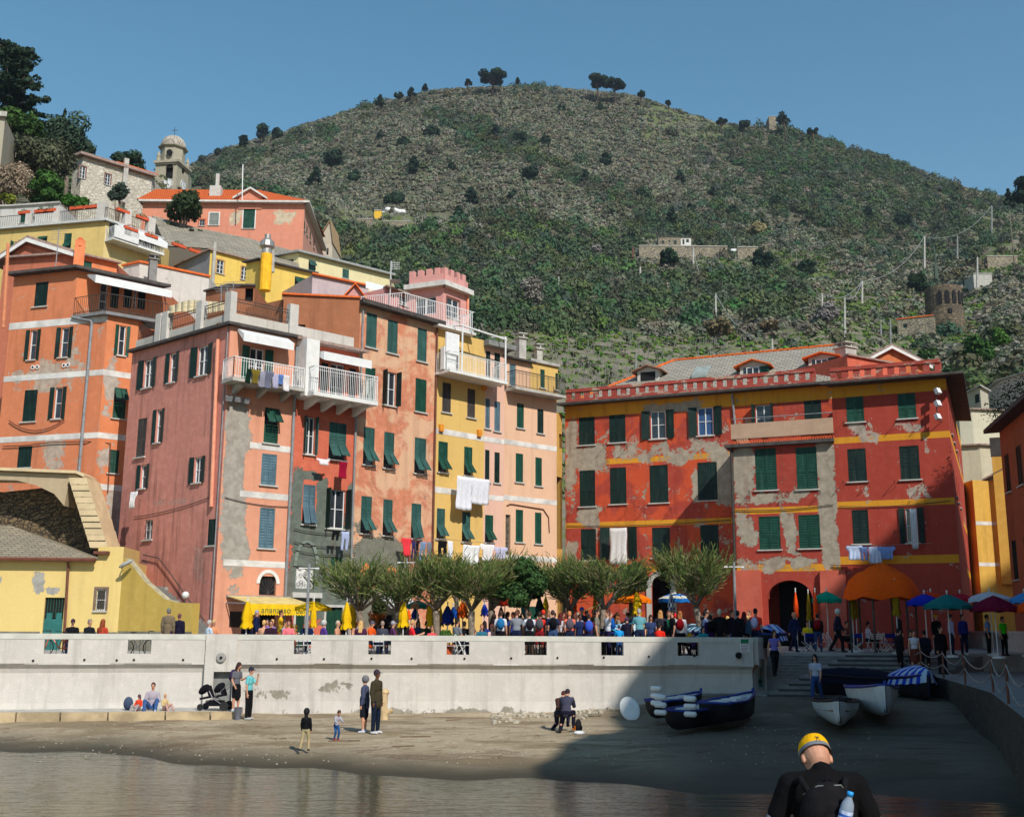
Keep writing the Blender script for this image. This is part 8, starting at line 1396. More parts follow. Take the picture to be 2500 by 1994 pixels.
p=at(915,1512,48.8);t=thing('flower_basket','hanging basket of orange flowers beside the creeper','basket',p);mb=MB();mb.lathe(p-Vector((0,0,.28)),[(0,0),(.2,.04),(.3,.28)],12);part('basket',mb,WOOD_,t);V,c_=leafcloud([np.array(p)+RNG.normal(size=3)*np.array([.15,.15,.08])+np.array([0,0,.12])for _ in range(8)],.14,420,.035,(.5,.13,.02),3);crown_part(t,V,c_,'flowers');mb=MB();[mb.tube([p+Vector((x_,0,0)),p+Vector((0,0,1.2))],.008,3)for x_ in(-.28,.28)];mb.tube([p+Vector((0,0,1.2)),(p.x,p.y,p.z+1.25),(p.x,p.y+1.5,p.z+1.3)],.015,4);part('hanger',mb,IRON,t)
for i,(u,Y,cc_)in enumerate(((694,48.4,(.55,.42,.03)),(710,48.4,(.6,.3,.02)))):
 p=at(u,1545,Y);p.z=floorz(Y);t=thing('flower_tub',('tub of yellow flowers left of the slim green door','tub of orange flowers right beside the yellow tub')[i],'planter',p);mb=MB();mb.lathe(p,[(0,0),(.22,0),(.3,.9),(.26,.9),(0,.85)],14);part('tub',mb,TERRA,t);V,c_=leafcloud([np.array(p)+np.array([0,0,1.0])+RNG.normal(size=3)*np.array([.15,.12,.08])for _ in range(8)],.15,420,.035,cc_,5+i);crown_part(t,V,c_,'flowers')
def bicycle(label,u,Y,colr,rz=0):
 q=at(u,1545,Y);q.z=floorz(Y);t=thing('bicycle',label,'bicycle',q,rz);fr=simple('bike_%d'%colr[0],srgb(*colr),.35)
 for x_ in(-.52,.52):
  mb=MB();mb.tube([(x_+.33*math.cos(a),0,.34+.33*math.sin(a))for a in np.linspace(0,6.283,25)],.018,6,cap=False);w_=link('wheel',mb.mesh('wheel',(0,0,0),[simple('rubber',(.02,.02,.02),.8)]),t);mb=MB();[mb.tube([(x_,0,.34),(x_+.32*math.cos(a),0,.34+.32*math.sin(a))],.003,3,cap=False)for a in np.linspace(0,6.1,16)];link('spokes',mb.mesh('spokes',(0,0,0),[PIPE]),w_)
 mb=MB();P_=dict(bb=(-.05,0,.3),rear=(-.52,0,.34),st=(-.2,0,.82),hd=(.36,0,.85),fw=(.52,0,.34))
 for a,b in(('bb','rear'),('bb','st'),('st','hd'),('bb','hd'),('st','rear'),('hd','fw')):mb.tube([P_[a],P_[b]],.018,6)
 link('frame',mb.mesh('frame',(0,0,0),[fr]),t);mb=MB();mb.tube([(.36,0,.85),(.36,0,.98),(.45,-.2,.98),(.55,-.22,.95)],.014,5);mb.tube([(.36,0,.98),(.45,.2,.98),(.55,.22,.95)],.014,5);link('handlebar',mb.mesh('handlebar',(0,0,0),[IRON]),t);mb=MB();mb.ell((-.22,0,.92),(.14,.06,.03),8);mb.tube([(-.2,0,.82),(-.21,0,.9)],.012,5);link('saddle',mb.mesh('saddle',(0,0,0),[IRON]),t)
bicycle('orange bicycle behind the leftmost wall slot',144,42.9,(230,90,30),R(170));bicycle('white bicycle behind the second wall slot',340,43.6,(210,210,210),R(5))
mb=MB();p=at(1198,1560,44.9);
UPZ=Vector((0,0,1))
def V3(*a):return Vector(a).normalized()
DN=(0,0,-1)
POSES=dict(stand=dict(ua=((-.16,.05,-1),(.16,.05,-1)),fa=((-.06,-.2,-1),(.06,-.2,-1)),th=((-.05,0,-1),(.07,-.03,-1)),sh=((-.02,.03,-1),(.03,.05,-1))),phone=dict(ua=((-.18,.1,-1),(.22,-.1,-1)),fa=((-.1,-.5,-.6),(-.1,-.95,.35)),th=((-.04,0,-1),(.08,-.05,-1)),sh=((-.02,.03,-1),(.03,.06,-1)),bow=.35),face=dict(ua=((-.16,.05,-1),(.1,-.6,-.75)),fa=((-.05,-.15,-1),(-.25,-.25,1)),th=((-.05,0,-1),(.1,-.05,-1)),sh=((-.02,.03,-1),(.03,.05,-1)),bow=.2),lean=dict(ua=((-.3,-.35,-1),(.3,-.35,-1)),fa=((-.1,-.45,-1),(.1,-.45,-1)),th=((-.06,.1,-1),(.08,.1,-1)),sh=((-.02,.1,-1),(.03,.1,-1)),lean=(0,-.2,1),bow=.25),point=dict(ua=((-.16,.05,-1),(.9,-.4,.15)),fa=((-.06,-.3,-1),(.9,-.4,.2)),th=((-.05,0,-1),(.07,-.03,-1)),sh=((-.02,.03,-1),(.03,.05,-1))),walk=dict(ua=((-.14,.4,-1),(.14,-.3,-1)),fa=((-.04,.1,-1),(.04,-.6,-1)),th=((-.03,-.42,-1),(.04,.3,-1)),sh=((-.02,-.1,-1),(.03,.6,-1)),lean=(0,-.06,1)),sit=dict(ua=((-.2,-.25,-1),(.2,-.3,-1)),fa=((.1,-.9,-.1),(-.15,-.9,.1)),th=((-.12,-1,-.05),(.14,-1,-.08)),sh=((-.02,.1,-1),(.03,-.1,-1)),lean=(0,-.05,1)),wall=dict(ua=((-.1,-.5,-.9),(.15,-.5,-.9)),fa=((.1,-.85,.35),(-.1,-.85,.3)),th=((-.1,-1,.25),(.12,-1,.1)),sh=((-.02,-.85,-.6),(.03,-.9,-.2)),lean=(0,.1,1),bow=.3),ground=dict(ua=((-.3,-.3,-1),(.3,-.3,-1)),fa=((.2,-.9,-.2),(-.2,-.9,-.2)),th=((-.3,-.8,.55),(.3,-.75,.6)),sh=((.05,-.5,-.9),(-.05,-.6,-.9)),lean=(0,.08,1),seat=.12,bow=.2),crouch=dict(ua=((-.15,-.6,-.8),(.15,-.6,-.8)),fa=((.1,-.5,.5),(-.1,-.6,-.6)),th=((-.25,-.95,.05),(.2,-.5,-.85)),sh=((0,.25,-1),(0,.9,-.35)),lean=(0,-.5,1),bow=.6),bend=dict(ua=((-.1,-.6,-.9),(.1,-.6,-.9)),fa=((.05,-.4,-1),(-.05,-.5,-1)),th=((-.06,.05,-1),(.1,.15,-1)),sh=((-.02,.12,-1),(.03,.12,-1)),lean=(0,-.6,1),bow=.35),toddle=dict(ua=((-.2,-.5,-.8),(.2,-.6,-.8)),fa=((.2,-.7,-.4),(-.2,-.8,-.2)),th=((-.12,-.45,-1),(.12,-.3,-1)),sh=((0,.4,-1),(.02,.3,-1)),lean=(0,-.25,1),bow=.4,hs=1.4),child=dict(ua=((-.2,.1,-1),(.2,-.1,-1)),fa=((.0,-.3,-1),(0,-.3,-1)),th=((-.1,-.15,-1),(.14,.15,-1)),sh=((-.02,.1,-1),(.1,.3,-1)),hs=1.35),front=dict(ua=((-.42,.1,-1),(.42,-.15,-1)),fa=((-.2,-.1,-1),(.05,-.4,-1)),th=((-.05,0,-1),(.07,-.03,-1)),sh=((-.02,.03,-1),(.03,.05,-1)),lean=(0,-.12,1),bow=1.15,nk=.13))
def skel(name):
 P=POSES[name];hs=P.get('hs',1.);th=[V3(*t)*.43 for t in P['th']];sh=[V3(*t)*.43 for t in P['sh']]
 hz=P['seat']if 'seat' in P else max(-(t+s).z for t,s in zip(th,sh))+.075
 J={};H=Vector((0,0,hz));up=V3(*P.get('lean',(0,0,1)));J['H']=H;J['up']=up;J['W']=H+up*.16;J['C']=H+up*.38;J['N']=H+up*.53;bw=P.get('bow',.05);J['hd']=(up+Vector((0,-bw,0))).normalized();J['hs']=hs
 for i,sd in enumerate((-1,1)):
  J['hip',i]=H+Vector((sd*.09,0,0));J['kn',i]=J['hip',i]+th[i];J['an',i]=J['kn',i]+sh[i];J['sh',i]=J['N']+Vector((sd*.175,0,-.04));J['el',i]=J['sh',i]+V3(*P['ua'][i])*.28;J['fd',i]=V3(*P['fa'][i]);J['wr',i]=J['el',i]+J['fd',i]*.25
 J['Hd']=J['N']+J['hd']*P.get('nk',.13+.1*hs);return J
def cap(mb,a,b,ra,rb,k=12):
 a,b=Vector(a),Vector(b);t=(b-a).normalized();pts=[];rs=[]
 for s in(-1,-.8,-.45,0):pts.append(a+t*ra*s);rs.append(max(.0015,ra*math.sqrt(max(0,1-s*s))))
 for s in(0,.45,.8,1):pts.append(b+t*rb*s);rs.append(max(.0015,rb*math.sqrt(max(0,1-s*s))))
 mb.tube(pts,rs,k)
def trunk(mb,J,g=0.,z0=0,lower=True):
 H,W,C,N=J['H'],J['W'],J['C'],J['N']
 M=Matrix.Rotation(math.atan2(-J['up'].y,J['up'].z),3,'X')
 mb.ell(H+J['up']*.02,(.165+g,.115+g,.13+g),14,M=M)if lower else None
 mb.ell(W,(.145+g,.1+g,.17+g),14,M=M);mb.ell(C,(.165+g,.115+g,.19+g),14,M=M);mb.ell(C+J['up']*.07,(.185+g,.1+g,.12+g),14,M=M)
 for i in(0,1):cap(mb,N-J['up']*.03,J['sh',i],.06+g,.055+g)
def piece(pose,kind):
 J=skel(pose);mb=MB();hs=J['hs'];Hd=J['Hd'];hd=J['hd'];A=math.atan2(-hd.y,hd.z);M=Matrix.Rotation(A,3,'X');hp=lambda x,y,z:Hd+M@Vector((x,y,z))*hs;vox=.011
 if kind=='body':
  trunk(mb,J);cap(mb,J['N']-J['up']*.05,J['Hd']-hd*.06*hs,.055,.05);mb.ell(hp(0,.008,.02),(.075*hs,.095*hs,.105*hs),16,M=M);mb.ell(hp(0,-.02,-.05),(.057*hs,.068*hs,.07*hs),14,M=M);mb.ell(hp(0,-.097,-.012),(.013*hs,.02*hs,.026*hs),8,M=M);mb.ell(hp(0,-.08,-.065),(.025*hs,.016*hs,.011*hs),8,M=M)
  for sd in(-1,1):mb.ell(hp(sd*.077,.01,-.005),(.011*hs,.021*hs,.033*hs),8,M=M)
  for i in(0,1):
   cap(mb,J['hip',i],J['kn',i],.086,.056);cap(mb,J['kn',i],J['an',i]+Vector((0,0,.02)),.056,.036);m_=J['kn',i].lerp(J['an',i],.3)+Vector((0,.02,0));mb.ell(m_,(.052,.056,.1),10)
   f=J['an',i];cap(mb,f+Vector((0,.03,-.04)),f+Vector((0,-.13,-.05)),.036,.026);cap(mb,J['sh',i],J['el',i],.052,.04);cap(mb,J['el',i],J['wr',i],.041,.026)
   fd=J['fd',i];sd=-1 if i==0 else 1;pn=Vector((sd,0,0));pn=(pn-fd*pn.dot(fd)).normalized();bx_=fd.cross(pn).normalized();w0=J['wr',i];pm=w0+fd*.05
   for q in(-1.2,-.4,.4,1.2):cap(mb,w0+fd*.01+bx_*q*.012,w0+fd*.085+bx_*q*.02,.014,.011,8)
   for q,L in((-1.5,.062),(-.5,.075),(.5,.07),(1.5,.055)):b0=w0+fd*.088+bx_*q*.019;b1=b0+(fd-pn*.18+bx_*q*.03).normalized()*L*.55;cap(mb,b0,b1,.0095,.0088,7);cap(mb,b1,b1+(fd-pn*.8).normalized()*L*.5,.0088,.0075,7)
   tb=w0+fd*.03-bx_*.028*(1 if bx_.y>0 else-1);td=(fd*.7-bx_*(1 if bx_.y>0 else-1)*.7-pn*.2).normalized();cap(mb,tb,tb+td*.035,.012,.01,7);cap(mb,tb+td*.035,tb+td*.05+fd*.02,.01,.008,7)
 if kind in('tee','jumper','jacket','vest','dress'):
  g={'tee':.012,'jumper':.018,'jacket':.03,'vest':.01,'dress':.014}[kind];trunk(mb,J,g,lower=kind!='vest');cap(mb,J['N']-J['up']*.05,J['N']+J['up']*.02,.06+g,.052+g)
  if kind=='jacket':cap(mb,J['H']-J['up']*.1,J['W'],.15+g*.5,.14+g)
  for i in(0,1):
   if kind!='vest':
    sl=.62 if kind in('tee','dress')else 1;e=J['sh',i].lerp(J['el',i],sl);cap(mb,J['sh',i],e,.056+g,.048+g)
    if sl==1:cap(mb,J['el',i],J['el',i].lerp(J['wr',i],.93),.046+g*.8,.032+g*.7)
 if kind in('trousers','shorts','skirt','dress'):
  g=.014;M2=Matrix.Rotation(math.atan2(-J['up'].y,J['up'].z),3,'X');mb.ell(J['H']+J['up']*.015,(.17+g,.12+g,.125+g),14,M=M2)
  for i in(0,1):
   cap(mb,J['hip',i],J['kn',i]if kind=='trousers' else J['hip',i].lerp(J['kn',i],.86),.092+g,(.06 if kind=='trousers' else.076)+g)
   if kind=='trousers':cap(mb,J['kn',i],J['kn',i].lerp(J['an',i],.93),.06+g,.046+g)
  if kind in('skirt','dress'):
   k0=(J['kn',0]+J['kn',1])/2;a=J['H'];cap(mb,a,a.lerp(k0,.9),.15,.145)
 if kind=='shoes':
  for i in(0,1):f=J['an',i];cap(mb,f+Vector((0,.035,-.035)),f+Vector((0,-.14,-.045)),.044,.034);cap(mb,f+Vector((0,.01,-.03)),f+Vector((0,0,.03)),.045,.043)
 if kind in('short_hair','long_hair','cap','curly','hood'):
  g={'short_hair':.009,'long_hair':.013,'cap':.012,'curly':.035,'hood':.03}[kind];mb.ell(hp(0,.02,.032),((.077+g)*hs,(.092+g)*hs,(.1+g)*hs),16,M=M)
  if kind=='cap':cap(mb,hp(-.03,-.1,.05),hp(-.03,-.17,.035),.012*hs,.01*hs);cap(mb,hp(.03,-.1,.05),hp(.03,-.17,.035),.012*hs,.01*hs);cap(mb,hp(0,-.1,.055),hp(0,-.18,.035),.014*hs,.01*hs)
  if kind=='short_hair':mb.ell(hp(0,.06,-.02),(.07*hs,.05*hs,.07*hs),12,M=M)
  if kind=='long_hair':[cap(mb,hp(sd*.05,.05,0),J['N']+Vector((sd*.05,.11,-.12-.0)),.05,.035)for sd in(-1,0,1)];[cap(mb,hp(sd*.07,.0,0),J['N']+Vector((sd*.1,-.02,-.06)),.028,.022)for sd in(-1,1)]
  if kind=='hood':cap(mb,hp(0,.05,-.03),J['N']+Vector((0,.04,-.02)),.085,.09)
 return mb,vox,J
PC={};NEED=set()
def need(pose,*k):
 for q in k:NEED.add((pose,q))
PEOPLE=[]
def person(u,Y,rz,pose,top,tc,bot,bc,hair,hc,label,z=None,sc=1.,skin=0,bag=None,shoes=(40,38,38),pos=None,name='person',grp=None):
 PEOPLE.append((u,Y,rz,pose,top,tc,bot,bc,hair,hc,label,z,sc,skin,bag,shoes,pos,grp));need(pose,'body',top,bot if bot else 'shoes','shoes')
 if hair:need(pose,hair)
BK,NV,WT,GY,DN_,BR_,BL,RD_=(22,22,26),(26,34,62),(214,214,218),(120,122,128),(54,76,112),(70,44,30),(206,166,104),(196,40,34)
B,L_,TS,SK,SH_='trousers','long_hair','tee','skirt','shorts';S,CP='short_hair','cap'
OB=onbeach;lz=Vector((0,0,ZK-.02));ledge=lambda u,v:onz(u,v,ZK-.03)
person(0,0,62,'phone',TS,(104,104,112),SK,BK,L_,(60,34,34),'woman in grey top and black skirt looking at her phone by the pushchair',pos=ledge(574,1737),sc=.98,shoes=WT,bag=(60,44,80))
person(0,0,80,'face',TS,(110,190,196),B,BK,CP,(30,30,50),'man in turquoise tee and dark cap holding a hand to his face',pos=OB(605,1756),sc=1.03,shoes=(180,180,180))
person(0,0,-100,'stand','jacket',(70,76,100),SK,(26,30,40),'curly',(110,108,112),'grey haired woman in blue cardigan and dark skirt beside the tall man',pos=OB(888,1788),sc=.98,shoes=(200,200,210))
person(0,0,65,'stand','jacket',(64,58,42),B,(24,34,52),CP,(50,36,50),'tall man in camouflage jacket, jeans and cap facing the grey haired woman',pos=OB(916,1790),sc=1.1,skin=1,shoes=WT)
person(0,0,172,'child','jumper',BK,B,(176,160,120),'hood',BK,'small child in a black hooded top and beige trousers walking on the sand',pos=OB(745,1832),sc=.62)
person(0,0,40,'toddle','jumper',(170,166,176),B,(40,84,140),S,(80,56,50),'toddler in grey jumper and blue jeans bending over the sand',pos=OB(820,1806),sc=.50,shoes=RD_)
person(0,0,170,'crouch','jumper',(66,66,84),B,(26,24,40),S,(40,28,40),'man in grey blue shirt crouching with his back turned on the beach',pos=OB(1382,1788),sc=1.02)
person(0,0,155,'crouch','jumper',(90,60,50),B,(40,40,60),S,(70,30,30),'red brown haired companion half hidden beside the crouching man',pos=OB(1370,1786)+Vector((-.05,.4,0)),sc=.95)
person(0,0,10,'ground','jumper',(170,160,170),B,(60,90,140),S,(70,40,44),'woman in pale top and jeans sitting on the stone ledge',pos=ledge(370,1733),sc=1.0,shoes=(190,200,210))
person(0,0,-20,'ground','jumper',(222,70,40),B,(160,150,150),'hood',(90,60,74),'little child in orange red sitting left of the woman on the ledge',pos=ledge(337,1735),sc=.58)
person(0,0,60,'ground','jumper',(206,180,130),B,(190,150,140),S,(190,150,100),'blond child in beige sitting right of the woman on the ledge',pos=ledge(402,1734),sc=.6)
person(0,0,155,'stand',TS,(96,128,120),SH_,(100,130,170),L_,(166,106,60),'woman in sage tee and denim shorts watching the boats',pos=OB(1643,1733)+Vector((0,.0,0)),sc=1.0)
person(0,0,140,'stand',TS,(30,28,30),B,(30,26,26),S,(200,150,120),'pale haired man in dark clothes just behind the sage tee woman',pos=OB(1638,1730)+Vector((-.18,.5,0)),sc=1.05)
person(0,0,40,'bend','jumper',(30,34,60),B,(26,26,34),S,BK,'young man in navy leaning over the red rimmed boat',pos=OB(1772,1722)+Vector((0,1.6,0)),sc=1.03)
person(0,0,200,'stand','jumper',(20,22,30),B,(50,56,70),S,BK,'man in black seen from behind at the red rimmed boat',pos=OB(1790,1725)+Vector((0,.5,0)),sc=.98)
person(0,0,5,'walk','vest',(120,110,190),B,BK,L_,(60,30,24),'woman in lilac vest and black trousers coming down the side steps',pos=onz(1893,1650,1.95),sc=1.02)
person(0,0,-30,'walk',TS,(170,176,196),B,(44,70,120),L_,BK,'woman in pale tee and jeans carrying a dark coat down the ramp',pos=onz(1995,1716,1.05),sc=1.02)
